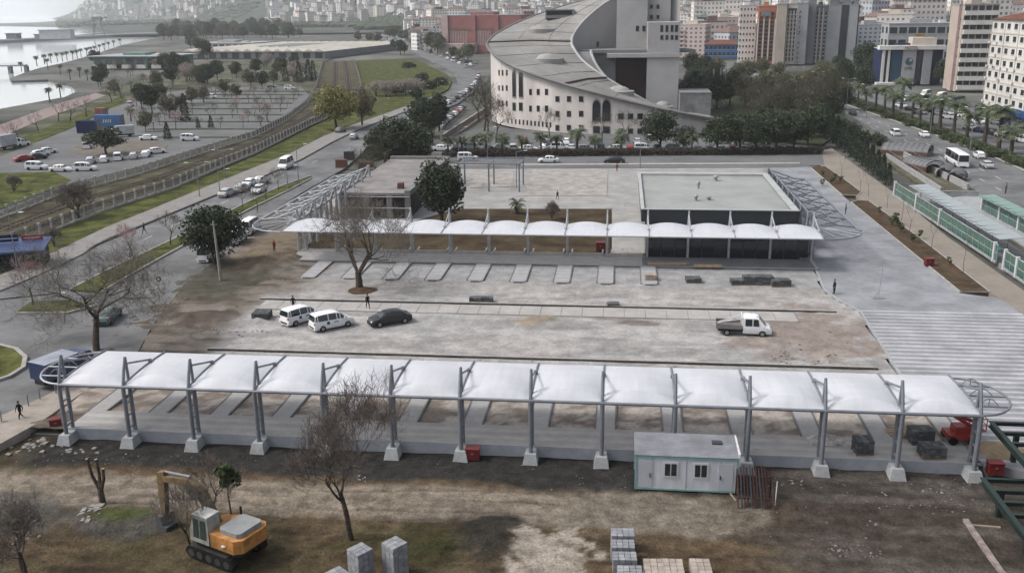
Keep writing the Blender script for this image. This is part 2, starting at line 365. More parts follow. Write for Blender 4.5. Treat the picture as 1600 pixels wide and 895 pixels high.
# --- roads on the left
walkt = mat('tan_pavement', (.33,.295,.26), var=.15, scale=.6, fine=.1)
roadL = [(-60,500),(0,456),(60,431),(130,398),(175,371),(250,341),(330,308),(400,281),(470,250),(520,222),(560,203),(620,180),(680,157),(705,143),(715,130),(710,115),(690,103),(665,92),(640,80),(600,62),(560,48),(530,40)]
roadR = [(545,40),(585,48),(625,58),(680,82),(715,98),(745,112),(750,125),(742,142),(715,162),(660,185),(610,207),(570,235),(540,262),(500,285),(470,302),(400,347),(345,402),(290,442),(240,505),(215,550),(150,605),(60,640),(0,668),(-60,690)]
sheet('road', roadL+roadR, .0, asph)
sheet('pavement', [(-60,676),(0,650),(60,624),(108,600),(140,606),(70,655),(0,694),(-60,722)], .05, walkt)
sheet('road_median', [(487,277),(440,293),(380,322),(285,370),(170,424),(110,455),(157,458),(210,426),(290,382),(390,327),(450,298)], .20, grass_m, .2)
for i, (a, off) in enumerate((([(487,279),(450,299),(390,328),(290,383),(210,427),(157,459)], 0), ([(485,276),(440,291.5),(380,320.5),(285,368.5),(170,422.5),(110,453.5)], 0))):
    tagk(MB().prism(ribbon(gp(a), .12), 0, .23).build('kerb', kerbm), 'structure')
sheet('traffic_island', [(26,490),(50,473),(105,471),(150,478),(105,489)], .2, grass_m, .2)
tagk(MB().prism(ribbon(gp([(26,491),(105,490.5),(150,479)]), .14), 0, .24).build('kerb', kerbm), 'structure')
rb = [(-60,548),(0,541),(25,547),(40,560),(37,576),(15,590),(-10,598),(-60,602)]
sheet('roundabout', rb, .22, grass_m, .2)
tagk(MB().prism(ribbon(gp(rb), .2), 0, .26).build('kerb', kerbm), 'structure')
walkm = mat('pavement', (.26,.25,.24), var=.12, scale=.5, fine=.08)
walkp = mat('pink_pavement', (.28,.225,.215), var=.12, scale=.5, fine=.08)
sheet('pavement', [(150,383),(175,371),(250,341),(330,308),(400,281),(470,250),(520,222),(560,203),(620,180),(680,157),(676,152),(612,175),(552,196),(505,214),(455,240),(395,264),(325,292),(245,325),(165,357),(90,393),(0,432),(0,456),(60,431),(130,398)], .18, walkm, .18)
tagk(MB().prism(ribbon(gp([(150,384),(250,342),(330,309),(400,282),(470,251),(520,223),(560,204),(620,181),(680,158)]), .12), 0, .2).build('kerb', mat('dark_kerb', (.1,.1,.1))), 'structure')
sheet('verge', [(395,264),(455,240),(505,214),(552,196),(612,175),(676,152),(700,140),(706,128),(700,118),(660,98),(640,92),(556,95),(567,140),(545,172),(485,200),(400,243),(275,296),(170,330),(100,355),(60,372),(0,396),(0,432),(90,393),(165,357),(245,325),(325,292)], .09, grass_m)
ballast = mat('ballast', (.07,.055,.04), var=.4, scale=.15, col2=(.085,.08,.05), fine=.2)
fA = [(-90,380),(0,344),(90,308),(212,276),(300,247),(400,215),(450,189),(480,165),(494,140),(500,120),(505,97)]
fB = [(60,371),(170,328),(275,294),(340,265),(400,240),(483,198),(543,170),(565,140),(560,118),(552,95)]
sheet('railway_bed', fA+fB[::-1]+[(0,394),(-90,424)], .1, ballast)
sheet('seafront_ground', [(-300,320),(-80,250),(0,196),(100,160),(150,146),(230,120),(300,98),(420,92),(520,92),(505,97),(494,140),(480,165),(400,215),(212,276),(90,308),(0,344),(-90,380),(-300,440)], .07, mat('park_ground', (.055,.065,.03), var=.4, scale=.05, col2=(.12,.118,.09), fine=.3))
sheet('car_park', [(-80,285),(0,246),(60,222),(110,203),(150,183),(195,163),(240,148),(330,136),(470,136),(484,150),(470,163),(445,180),(395,207),(208,267),(85,299),(0,335),(-80,365)], .12, asph_l)
sheet('lawn', [(-40,272),(85,270),(112,283),(85,297),(0,328),(-40,340)], .16, grass_m)
sheet('lawn', [(28,219),(100,189),(160,165),(193,149),(197,157),(110,201),(55,224)], .18, grass_m)
sheet('promenade', [(-60,240),(0,216),(60,190),(120,168),(165,150),(150,146),(100,160),(0,196),(-60,215)], .15, walkp)
sheet('round_bed', [(120,228),(170,222),(230,221),(262,228),(258,237),(220,243),(150,245),(110,240)], .2, mat('bare_bed', (.17,.15,.13), var=.2, scale=.4))
for i in range(9):
    y = 143+i*4.6+i*i*.55
    sheet('planting_strip', [(max(205, 330-i*14), y), (482-i*8, y), (480-i*8, y+1.4), (max(205, 328-i*14), y+1.4)], .22, mat('strip_soil', (.05,.06,.03), var=.3, scale=.5), .2)
# --- right side
plaza_m = mat('plaza_paver', (.278,.286,.305), var=.2, scale=.25, fine=.12)
band_m = mat('plaza_band', (.44,.44,.455), var=.2, scale=.25, fine=.12)
plazaP = gp([(1190,262),(1262,258),(1266,262),(1330,317),(1500,458),(1562,466),(1640,492),(1640,745)])+[(27.2,64.6)]+gp([(1545,733),(1440,640),(1410,590),(1375,535),(1345,487),(1310,468),(1288,452),(1268,405),(1262,392),(1215,300)])
pz = MB().prism(list(plazaP), -.7, 0.012).build('plaza', plaza_m); tagk(pz, 'structure')
yb = 65.2; k = 0
while yb < 101:
    xs = []
    for yy in (yb, yb+.42):
        hit = []
        for i in range(len(plazaP)):
            (xa, ya), (xb, y2) = plazaP[i], plazaP[(i+1) % len(plazaP)]
            if (ya > yy) != (y2 > yy): hit.append(xa+(xb-xa)*(yy-ya)/(y2-ya))
        xs.append((min(hit)+.1, max(hit)-.1))
    MB().prism([(xs[0][0],yb),(xs[0][1],yb),(xs[1][1],yb+.42),(xs[1][0],yb+.42)], -.05, .018).build('paving_band', band_m, pz)
    yb += 1.1; k += 1
tagk(MB().prism(ribbon(gp([(1268,405),(1288,452),(1310,468),(1345,487),(1375,535),(1410,590),(1440,640)]), .12), -.2, .06).build('kerb', conc), 'structure')
sheet('dirt_path', [(1266,240),(1300,232),(1395,300),(1480,370),(1640,483),(1640,520),(1562,466),(1545,457),(1345,312),(1330,300),(1285,262)], .03, mat('path_earth', (.31,.275,.235), var=.2, scale=.25, col2=(.25,.225,.195), fine=.1))
bed1 = [(1266,262),(1290,261),(1318,280),(1346,301),(1340,306),(1315,305)]
bed2 = [(1330,317),(1340,314),(1358,315),(1440,375),(1546,457),(1500,457)]
for b_ in (bed1, bed2):
    sheet('flower_bed', b_, .12, bedm, .15)
    tagk(MB().prism(ribbon(gp(b_+[b_[0]]), .08), 0, .16).build('kerb', kerbm), 'structure')
sheet('tramway', [(1280,180),(1330,217),(1400,264),(1500,332),(1640,428),(1640,375),(1530,302),(1420,250),(1330,195)], .05, mat('tram_bed', (.125,.118,.085), var=.3, scale=.2, fine=.2))
sheet('boulevard', [(1120,108),(1285,156),(1350,194),(1400,224),(1460,257),(1530,302),(1640,372),(1800,470),(1800,350),(1640,285),(1519,232),(1394,189),(1300,157),(1200,120),(1130,100)], .07, asph)
sheet('palm_median', [(1300,155),(1394,187),(1519,230),(1640,283),(1800,348),(1800,325),(1640,262),(1500,209),(1400,173),(1310,144)], .2, mat('hedge_ground', (.05,.06,.035), var=.3, scale=.5, fine=.3), .2)
sheet('service_road', [(1310,144),(1400,173),(1500,209),(1640,262),(1800,325),(1800,220),(1600,192),(1500,165),(1400,132)], .09, asph_l)
tagk(MB().prism(ribbon(gp([(1300,156.5),(1394,188.5),(1519,231.5),(1640,284.5)]), .2), 0, .24).build('kerb', kerbm), 'structure')
sheet('tree_ground', [(1060,150),(1110,112),(1300,112),(1345,150),(1300,156),(1285,150),(1330,192),(1285,226),(1130,214),(1060,190)], .05, MATS['hedge_ground'])
# --- behind the far shelter
sheet('street', [(640,258),(700,243),(1285,241),(1288,258),(1240,262),(690,264)], .05, asph_l)
sheet('street_kerb', [(700,257.5),(1250,255),(1250,257),(700,260)], .16, kerbm, .15)
sheet('hall_forecourt', [(660,236),(735,203),(770,200),(1130,219),(1262,230),(1265,239),(690,241)], .08, asph_l)
sheet('paved_yard', [(520,300),(640,266),(690,264),(1262,259),(1330,317),(1420,402),(1285,402),(1262,392),(1000,395),(956,395),(956,326),(712,326),(640,348),(500,345)], -.02, mat('yard_concrete', (.34,.335,.325), var=.16, scale=.3, fine=.1))
sheet('gravel_lot', [(834,266),(950,266),(948,304),(950,306),(816,306)], .06, mat('gravel', (.36,.34,.315), var=.25, scale=.5, fine=.22, bump=.05, bscale=2))
sheet('gravel_lot', [(734,268),(802,267),(802,292),(734,294)], .06, MATS['gravel'])
sheet('garden', [(712,327),(955,327),(953,394),(480,394),(500,352),(640,350)], .02, mat('garden_soil', (.06,.038,.025), var=.35, scale=.3, col2=(.07,.055,.032), fine=.25, bump=.05, bscale=2))

# --- painted crossing and lane marks
for k in range(7):
    a = G(18+k*9, 466-k*1.0); 
    tagk(MB().box((a.x, a.y, .01), (.55, 4.2, .01), R(-62)).build('crossing_stripe', white_p), 'structure')
def dashes(pts, step, ln, wd, z):
    for q, q2 in zip(resample(gp(pts), step), resample(gp(pts), step)[1:]):
        d = (q2-q).normalized(); tagk(MB().box((q.x, q.y, z), (ln, wd, .01), math.atan2(d.y, d.x)).build('lane_mark', white_p), 'structure')
dashes([(1340,175),(1400,203),(1480,240),(1600,298)], 9, 3, .15, .085)
dashes([(1345,187),(1400,213),(1480,252),(1600,318)], 9, 3, .15, .085)
dashes([(230,372),(330,325),(440,275),(520,240)], 9, 3, .12, .01)

# --- long kerb lines, concrete lane of slabs
dark = mat('dark_slot', (.05,.045,.042), var=.3, scale=2)
for (x0, x1, y) in ((-39.8, 23.6, 83.2), (-40.8, 23.4, 99.9)):
    k_ = MB().bx(x0, x1, y-.14, y+.14, -.2, .05).build('drain_kerb', dark); tagk(k_, 'structure')
    n = int((x1-x0)/4.2)
    for i in range(n):
        MB().bx(x0+i*4.2+.02, x0+i*4.2+4.18, y+.15, y+.42, -.2, .09).build('kerb_stone', kerbm, k_)
ln = tagk(MB().bx(-40, 19, 96.3, 99.5, -.3, -.02).build('concrete_lane', conc_d), 'structure')
slabm = mat('slab_concrete', (.40,.385,.37), var=.12, scale=.4, fine=.08)
for i in range(26):
    MB().bx(-39.9+i*2.26, -39.9+i*2.26+2.21, 96.35, 99.45, -.05, .03+random.uniform(0,.012)).build('slab', slabm, ln)

# --- platforms with paver bands, fingers between the bus bays
pav_a = mat('platform_paver', (.36,.35,.335), var=.08, scale=.8, fine=.07)
pav_b = mat('platform_paver_pale', (.41,.40,.385), var=.08, scale=.8, fine=.07)
pav_c = mat('platform_paver_blue', (.345,.345,.35), var=.08, scale=.8, fine=.07)
PX0, PY0, PL = -42.937, 63.76, 5.25
BY0, BXr = 122.565, -43.504+13*PL
wallm = mat('platform_wall', (.33,.35,.38), var=.12, scale=.7, fine=.06)
def platform(name, x0, x1, y0, y1, fingers, fy0, fy1, wallside):
    p = MB().bx(x0, x1, y0, y1, -1.0, .1).build(name, pav_a); tagk(p, 'structure')
    n = int((y1-y0-.5)/.62)
    for i in range(n):
        if i % 2: MB().bx(x0+.05, x1-.05, y0+.4+i*.62, y0+.4+i*.62+.6, .05, .106).build('paving_band', pav_b, p)
    HW = .75 if fy1 > fy0 else .95
    for q, fx in enumerate(fingers):
        f = MB()
        f.prism([(fx-HW, fy0), (fx+HW, fy0), (fx+HW, fy1), (fx+.45, fy1+(.4 if fy1 > fy0 else -.4)), (fx-.45, fy1+(.4 if fy1 > fy0 else -.4)), (fx-HW, fy1)], -.5, .09)
        fo = f.build('bay_island', pav_c, p)
        L = abs(fy1-fy0); s_ = 1 if fy1 > fy0 else -1
        for e_ in (-HW-.04, HW+.04): MB().bx(fx+e_-.06, fx+e_+.06, min(fy0, fy1), max(fy0, fy1), -.5, .12).build('edging', mat('dark_edging', (.17,.17,.172)), fo)
        MB().bx(fx-.5, fx+.5, fy1+s_*.4-.07, fy1+s_*.4+.07, -.5, .12).build('edging', MATS['dark_edging'], fo)
        for j in range(int(L/1.5)):
            yy = fy0+s_*(.5+j*1.5); MB().bx(fx-HW+.08, fx+HW-.08, min(yy, yy+s_*.75), max(yy, yy+s_*.75), .05, .096).build('paving_band', pav_a if s_ > 0 else mat('finger_band', (.375,.375,.38), var=.08, scale=.8), fo)
    MB().bx(x0, x1, *( (y0-.12, y0-.002) if wallside < 0 else (y0-.12, y0-.002)), -1.0, .16).build('edge_wall', wallm, p)
    if fy1 < fy0:
        xs_ = [x0]+[q for f_ in fingers for q in (f_-1.05, f_+1.05)]+[x1]
        for q in range(0, len(xs_), 2): MB().bx(xs_[q], xs_[q+1], fy0-.2, fy0-.13, -.6, .12).build('edging', MATS['dark_edging'], p)
    return p
platform('front_platform', -43.4, 25.9, 64.6, 68.1, [PX0+i*PL+.2 for i in range(14)], 68.1, 74.6, -1)
platform('far_platform', -43.6, 24.9, 117.0, 123.3, [-43.504+i*PL for i in range(1, 10)], 117.0, 109.2, -1)
# ================================================================ the two shelters
NB = 13
BUL = [.68]
def memb_z(u, v): # bay coordinate u, depth v
    g = (v/.09)**.8 if v < .09 else 1-((v-.09)/.91)**1.3
    return 4.18+.12*v+.15*math.sin(math.pi*v)+BUL[0]*math.sin(math.pi*u)**.85*g
def canopy(name, label, loc, rz, peds, group, steel=steel):
    t = thing(name, label, 'shelter', loc, rz, group)
    nu, nv = 16, 33
    b = MB(); vs = [((i/nu)*(PL-.06)+.03, (j/nv)*7.0, memb_z(i/nu, j/nv)+.05) for j in range(nv+1) for i in range(nu+1)]
    b.add(vs, [(j*(nu+1)+i, j*(nu+1)+i+1, (j+1)*(nu+1)+i+1, (j+1)*(nu+1)+i) for j in range(nv) for i in range(nu)])
    me = b.mesh('membrane', pvc, 14)
    for i in range(NB): link('membrane', me, t, (i*PL, 0, 0))
    raf = MB().path([(0, v*7, memb_z(0, v)+.1) for v in [k/10 for k in range(11)]], .085, 8).mesh('rafter', steel, 40)
    leg = MB().path([(0,0,0),(0,0,4.1)], .165, 10).mesh('leg', steel, 40)
    mastf = MB().path([(0,0,4.05),(0,.42,5.3),(0,.8,6.3)], [.13,.12,.10], 8).mesh('mast', steel, 40)
    mastr = MB().path([(0,.95,4.05),(0,.92,5.0),(0,.86,6.28)], [.13,.12,.10], 8).mesh('mast', steel, 40)
    tie = MB().path([(0,.84,5.75),(0,4.5,memb_z(0,.64)+.3)], .085, 6).mesh('tie_rod', steel, 40)
    nut = MB().lathe([(.0,0),(.17,0),(.17,.3),(.0,.33)], (0,4.5,memb_z(0,.64)+.05), 8).mesh('tie_socket', steel)
    rung = MB().bx(-.09, .09, .12, .84, -.05, .05).mesh('rung', steel)
    ped = MB().add([(-.62,-.75,-1.0),(.62,-.75,-1.0),(.62,1.5,-1.0),(-.62,1.5,-1.0),(-.42,-.42,.02),(.42,-.42,.02),(.36,1.3,.02),(-.36,1.3,.02)],
                   [(0,3,2,1),(4,5,6,7),(0,1,5,4),(1,2,6,5),(2,3,7,6),(3,0,4,7)]).mesh('pedestal', conc)
    for i in range(NB+1):
        x = i*PL
        link('rafter', raf, t, (x,0,0)); link('leg', leg, t, (x,0,0)); link('leg', leg, t, (x,.95,0))
        link('mast', mastf, t, (x,0,0)); link('mast', mastr, t, (x,0,0)); link('tie_rod', tie, t, (x,0,0)); link('tie_socket', nut, t, (x,0,0))
        for z in (.7, 1.7, 2.7): link('rung', rung, t, (x,0,z))
        if peds: link('pedestal', ped, t, (x,0,0))
    MB().path([(-.15,0,4.14),(NB*PL+.15,0,4.14)], .12, 10).build('front_beam', steel, t, smooth=40)
    MB().path([(-.1,7.02,4.27),(NB*PL+.1,7.02,4.27)], .09, 8).build('rear_beam', steel, t, smooth=40)
    if peds:
        for s_, x in ((-1, 0), (1, NB*PL)):
            lp = [(x+s_*2.95*math.sin(a), 3.5-3.5*math.cos(a), 4.2) for a in [math.pi*k/18 for k in range(19)]]
            MB().path(lp, .085, 8).build('end_loop', steel_l if s_ < 0 else steel, t, smooth=50)
            for yy in (1.6, 3.5, 5.4):
                xe = 2.95*math.sqrt(max(0, 1-((yy-3.5)/3.5)**2))
                r = MB().path([(x, yy, 4.22),(x+s_*xe, yy, 4.2)], .07, 8).build('end_rib', steel_l if s_ < 0 else steel, t, smooth=50)
                MB().path([(x+s_*(.35+xe*.55*k/8), yy, 4.25+.55*math.sin(math.pi*k/8)) for k in range(9)], .035, 6).build('rib_arch', steel, r, smooth=50)
                MB().path([(x+s_*(.35+xe*.275), yy, 4.2),(x+s_*(.35+xe*.275), yy, 4.8)], .03, 6).build('rib_stud', steel, r)
    return t
canopy('front_shelter', 'long white membrane shelter nearest the camera, grey posts on concrete pedestals', (PX0, PY0, 0), 0, True, 'white membrane bus shelters')
BUL[0] = .42
canopy('far_shelter', 'white scalloped membrane shelter farther back, along the planted beds and glazed kiosk', (BXr, BY0, 0), math.pi, False, 'white membrane bus shelters', steel_l)

def wing(name, label, x_in, s_, nb, stm):
    """bare steel end of the far shelter: runs back from its corner, no membrane yet"""
    t = thing(name, label, 'steel frame', (x_in, BY0-7.0, 0), 0, 'bare steel ends of the far shelter')
    X = lambda d: s_*d
    y0, sp, wd = 7.0, 5.0, 5.2
    ye = y0+nb*sp
    MB().path([(X(wd), 4.6, 4.25),(X(wd), ye, 4.25)], 0.189, 8).build('outer_beam', stm, t, smooth=50)
    MB().path([(X(0), y0, 4.2),(X(0), ye, 4.2)], 0.189, 8).build('inner_beam', stm, t, smooth=50)
    MB().path([(X(wd*.5), y0, 4.55),(X(wd*.5), ye, 4.55)], 0.113, 8).build('middle_beam', stm, t, smooth=50)
    cor = [(X(wd*math.sin(a)), 4.6-4.6*math.cos(a), 4.22) for a in [math.pi/2*k/12 for k in range(13)]]
    MB().path(cor, .10, 8).build('corner_loop', stm, t, smooth=50)
    for a in (.35, .75, 1.15, 1.45):
        MB().path([(0, y0, 4.3),(X(wd*math.sin(a)), 4.6-4.6*math.cos(a), 4.22)], 0.104, 6).build('fan_rib', stm, t)
    for i in range(nb+1):
        y = y0+i*sp
        MB().path([(X(0),y,4.2),(X(wd*.5),y,4.55),(X(wd),y,4.25)], 0.122, 8).build('rafter', stm, t, smooth=50)
        for d in (0, -.95): MB().path([(X(d),y,0),(X(d),y,4.15)], 0.246, 8).build('leg', stm, t, smooth=50)
        MB().path([(X(0),y,4.1),(X(-.5),y,5.3),(X(-.8),y,6.2)], 0.189, 8).build('mast', stm, t, smooth=50)
        MB().path([(X(-.95),y,4.1),(X(-.82),y,6.2)], 0.189, 8).build('mast', stm, t, smooth=50)
        MB().path([(X(-.8),y,5.9),(X(wd*.55),y,4.6)], 0.094, 6).build('tie_rod', stm, t)
        if i < nb:
            MB().path([(X(0),y,4.25),(X(wd),y+sp,4.25)], 0.085, 6).build('brace', stm, t)
            MB().path([(X(0),y+sp,4.25),(X(wd),y,4.25)], 0.085, 6).build('brace', stm, t)
            MB().path([(X(-.8),y,6.1),(X(-.8),y+sp,6.1)], 0.094, 6).build('tie_bar', stm, t)
            MB().path([(X(wd*.25),y,4.4),(X(wd*.25),y+sp,4.4)], 0.075, 6).build('purlin', stm, t)
            MB().path([(X(wd*.75),y,4.4),(X(wd*.75),y+sp,4.4)], 0.075, 6).build('purlin', stm, t)
wing('steel_wing', 'bare curved steel frame at the end of far shelter beside the flat-roofed kiosk', 25.0, 1, 7, steel)
wing('steel_wing', 'bare curved steel frame at the road end of the far shelter, no membrane', -43.7, -1, 7, steel_l)

# low kerbs of the planting beds along the far posts
wk = mat('white_kerb', (.5,.47,.43), var=.15, scale=1)
for i in range(1, 9):
    x = -43.504+i*PL
    b = MB().bx(x+.5, x+PL-.5, 122.0, 122.18, .1, .45).bx(x+.5, x+.66, 122.18, 124, .1, .45).bx(x+PL-.66, x+PL-.5, 122.18, 124, .1, .45)
    tag(b.build('bed_kerb', wk), f'{ORD[i-1]} white planting-bed kerb from the road end under the far shelter', 'kerb', 'bed kerbs under the far shelter')

# ================================================================ flat-roofed kiosk
darkglass = glassm('dark_glazing', (.018,.022,.028), rough=.12)
darkwall = mat('dark_cladding', (.035,.04,.047), rough=.5, var=.15, scale=.4)
roofm = mat('roof_membrane', (.33,.345,.335), var=.10, scale=.25, fine=.05)
t = thing('kiosk', 'flat-roofed dark glazed kiosk with pale grey roof behind the far shelter', 'building', (13.4, 142, 0))
hx, hy, H = 10.5, 14.9, 5.4
MB().bx(-hx+.6, hx-.6, -hy-5.4, hy-.6, 0, 3.7).build('glazed_wall', darkglass, t)
MB().bx(-hx+.1, hx-.1, -hy+.1, -hy+.5, 3.6, H-.1).bx(-hx+.1, -hx+.5, -hy+.5, hy-.1, 3.6, H-.1).bx(hx-.5, hx-.1, -hy+.5, hy-.1, 3.6, H-.1).bx(-hx+.5, hx-.5, hy-.5, hy-.1, 3.6, H-.1).build('fascia', darkwall, t)
rf = MB().bx(-hx+.5, hx-.5, -hy+.5, hy-.5, 4.3, H-.35).build('roof', roofm, t)
pm = mat('parapet', (.44,.45,.45), var=.1, scale=.5)
MB().bx(-hx, hx, -hy, -hy+.5, H-.1, H).build('parapet', pm, rf)
MB().bx(-hx, hx, hy-1.3, hy, H-.35, H+.02).build('parapet', pm, rf)
MB().bx(-hx, -hx+.5, -hy+.5, hy-1.3, H-.1, H).build('parapet', pm, rf)
MB().bx(hx-.95, hx, -hy+.5, hy-1.3, H-.1, H).build('parapet', pm, rf)
for q in range(12):
    x = -hx+.9+q*(2*hx-1.8)/11; MB().bx(x-.06, x+.06, -hy-5.48, -hy-5.4, 0, 3.7).build('mullion', darkwall, t)
for k in range(8):
    x0 = -hx+.9+k*2.6; MB().bx(x0+.2, x0+2.3, -hy-5.45, -hy-5.4, .4, 3.4).build('window', darkglass, t)
for (px, py, rr, hh) in ((1087,313,.35,.9),(1091,294,.3,1.2),(1107,312,.4,.6),(1118,282,.45,.9)):
    g = G(px, py, H-.3); MB().lathe([(rr*.6,0),(rr*.6,hh*.5),(rr,hh*.55),(rr,hh*.8),(rr*.3,hh)], (g.x-13.4, g.y-142, H-.35), 12).build('roof_vent', mat('vent_metal', (.3,.3,.3), rough=.5), rf)
g0 = G(1060, 412)
MB().bx(-hx+.2, hx+.6, -24.6, -hy-5.5, -.1, .14).build('step', mat('dark_step', (.16,.165,.17), var=.15, scale=.4), t)

# ================================================================ small concrete building with dark front, left of the evergreen
a, b = G(530, 300, 4.2), G(642, 300, 4.2); c_ = G(650, 247, 4.2)
x0, x1, y0, y1 = a.x, b.x, a.y, c_.y
t = thing('concrete_building', 'low unfinished concrete building with dark front beside the large evergreen', 'building', (x0, y0, 0))
W, D = x1-x0, y1-y0
rawc = mat('raw_concrete', (.26,.245,.238), var=.2, scale=.4, fine=.12)
MB().bx(.3, W-.3, .5, D-.2, 0, 3.7).build('front_wall', mat('dark_front', (.05,.048,.045), var=.4, scale=.5), t)
sl_ = MB().bx(0, W, 0, D, 3.7, 4.1).build('roof_slab', rawc, t)
MB().bx(0, W, D-.9, D, 4.1, 4.6).build('parapet', rawc, sl_)
MB().bx(W-.9, W, 0, D-.9, 4.1, 4.5).build('parapet', conc_d, sl_)
MB().bx(W*.75, W*.75+.9, 3.5, 4.6, 4.1, 5.0).build('hatch', mat('hatch_red', (.16,.09,.08)), sl_)
for q in (0, W*.33, W*.66, W-.95): MB().bx(q, q+.9, .02, .45, 0, 3.7).build('pillar', rawc if q else conc_d, t)
for z in (1.7, 3.5): MB().path([(.2,-.08,z),(W-.2,-.08,z)], .08, 6).build('rail', steel_l, t)
# brick stacks behind it
brickm = mat('red_brick', (.17,.085,.065), var=.25, scale=3)
for (px, py, w_, h_) in ((534,262,2.4,1.6),(546,250,2.2,1.8),(572,262,3,1.2)):
    g = G(px, py); t = thing('brick_pallet', {534:'dark brick stack nearest the road behind the concrete building', 546:'tall dark brick stack behind the concrete building', 572:'low reddish brick stack behind the concrete building'}[px], 'brick stack', g, .1, 'brick stacks')
    MB().bx(-w_/2, w_/2, -.6, .6, 0, .12).build('pallet', mat('pallet_wood', (.22,.16,.10)), t)
    for r_ in range(int(h_/.2)): MB().bx(-w_/2+.02*(r_%2), w_/2-.02*(r_%2), -.55, .55, .13+r_*.2, .31+r_*.2).build('brick_course', brickm if px != 546 else darkwall, t)

# ================================================================ steel pergola frame
a, b = G(717, 299), G(763, 301)
t = thing('steel_pergola', 'grey steel pergola frame standing over the pale gravel lot', 'pergola', (a.x, a.y, 0))
W = b.x-a.x
for i in range(3):
    for j in range(2): MB().bx(i*W-.13, i*W+.13, j*7-.13, j*7+.13, 0, 4.6).build('post', steel, t)
    MB().bx(i*W-.1, i*W+.1, -.2, 7.2, 4.6, 4.85).build('cross_beam', steel, t)
for j in range(2): MB().bx(-.3, 2*W+.3, j*7-.1, j*7+.1, 4.86, 5.1).build('beam', steel, t)
for j in range(1, 4): MB().bx(-.2, 2*W+.2, j*1.75-.05, j*1.75+.05, 4.86, 5.0).build('slat', steel_l, t)

# ================================================================ site office container
SZ = -.7
a, b = G(991, 765, SZ), G(1152, 772, SZ)
W, D, H = b.x-a.x, 3.1, 2.62
t = thing('site_office', 'white site office container with teal frame and two double windows', 'container', (a.x, a.y, SZ+.06))
panel = mat('container_panel', (.58,.60,.64), rough=.5, var=.12, scale=1.2, stretch=(1,1,.35), fine=.05)
teal = mat('teal_frame', (.20,.36,.34), rough=.5, var=.15, scale=2)
MB().bx(.1, W-.1, .06, D-.06, .1, H-.12).build('wall', panel, t)
fr = MB()
for x in (0, W-.16): fr.bx(x, x+.16, 0, .16, .02, H); fr.bx(x, x+.16, D-.16, D, .02, H)
fr.bx(.16, W-.16, 0, .13, .02, .14).bx(.16, W-.16, 0, .13, H-.2, H).bx(.16, W-.16, D-.13, D, H-.2, H).bx(.0, .13, .16, D-.16, H-.2, H).bx(W-.13, W, .16, D-.16, H-.2, H)
fr.build('frame', teal, t)
rsm = mat('corrugated_roof', (.21,.22,.24), rough=.6, var=.2, scale=.8)
rf = MB()
n = 26; vs = []
for i in range(n+1):
    y = -.02+(D+.04)*i/n; zz = H+.03+.28*(y/D)+(.03 if i % 2 else 0); vs += [(-.05, y, zz), (W+.05, y, zz)]
rf.add(vs, [(2*i, 2*i+1, 2*i+3, 2*i+2) for i in range(n)])
rf.add([(-.05,-.02,H),(W+.05,-.02,H),(W+.05,D+.02,H),(-.05,D+.02,H)], [(0,3,2,1)])
rfo = rf.build('roof', rsm, t)
MB().bx(W-.02, W+.09, 0, D, H+.02, H+.34).build('roof_trim', mat('white_trim', (.6,.6,.62)), rfo)
MB().bx(W*.76, W*.86, D*.55, D*.72, H+.2, H+.3).build('roof_plate', darkwall, rfo)
for q in range(1, 6):
    if q not in (2, 4): MB().bx(W*q/6-.02, W*q/6+.02, .04, .062, .16, H-.22).build('panel_joint', mat('joint_grey', (.33,.34,.36)), t)
MB().bx(W*.8, W*.87, .03, .06, 1.35, 1.75).build('notice', mat('notice_pale', (.66,.66,.66)), t)
whitef = mat('white_frame', (.62,.62,.64), rough=.4, var=.03)
for x in (W*.275, W*.565):
    wnd = MB().bx(x, x+1.05, .0, .055, 1.02, 2.2).build('window', whitef, t)
    for k in range(2): MB().bx(x+.12+k*.44, x+.12+k*.44+.36, -.02, .03, 1.16, 2.06).build('pane', darkglass, wnd)
for x, hx_ in ((.22, .8), (W-1.35, .1)):
    d = MB().bx(x, x+1.0, .02, .058, .16, 2.2).build('door', mat('door_panel', (.47,.49,.53), rough=.5, var=.05), t)
    MB().bx(x+hx_, x+hx_+.06, -.05, .03, 1.0, 1.3).build('handle', darkwall, d)
MB().beam((W-.5, -.05, .05), (W-.2, -1.0, -.02), .09).build('step_plank', mat('plank', (.3,.25,.2)), t)

# red steel props leaning in a rack beside the office
a = G(1180, 790, SZ)
t = thing('prop_rack', 'rack of dark red steel props standing beside the site office', 'rack', (a.x, a.y, SZ))
redd = mat('oxide_red', (.05,.016,.014), rough=.6, var=.3, scale=2)
for i in range(9): MB().path([(-.9+i*.22, -.3+.1*(i%3), .0),(-.95+i*.2, 1.3, 2.2+.15*(i%2))], .055, 6).build('prop', redd if i % 3 else darkwall, t)
for z, y in ((.5, .1), (1.7, .95)): MB().beam((-1.2, y, z), (1.2, y, z), .08).build('rack_bar', redd, t)
for x in (-1.15, 1.15):
    MB().beam((x,-.35,0),(x,1.35,2.0), .09).build('rack_leg', redd, t); MB().beam((x,1.4,0),(x,1.35,2.0), .09).build('rack_leg', redd, t)
MB().path([(1.3,0,.1),(1.45,.6,1.6)], .04, 6).build('pale_bar', mat('pale_bar', (.5,.5,.48)), t)

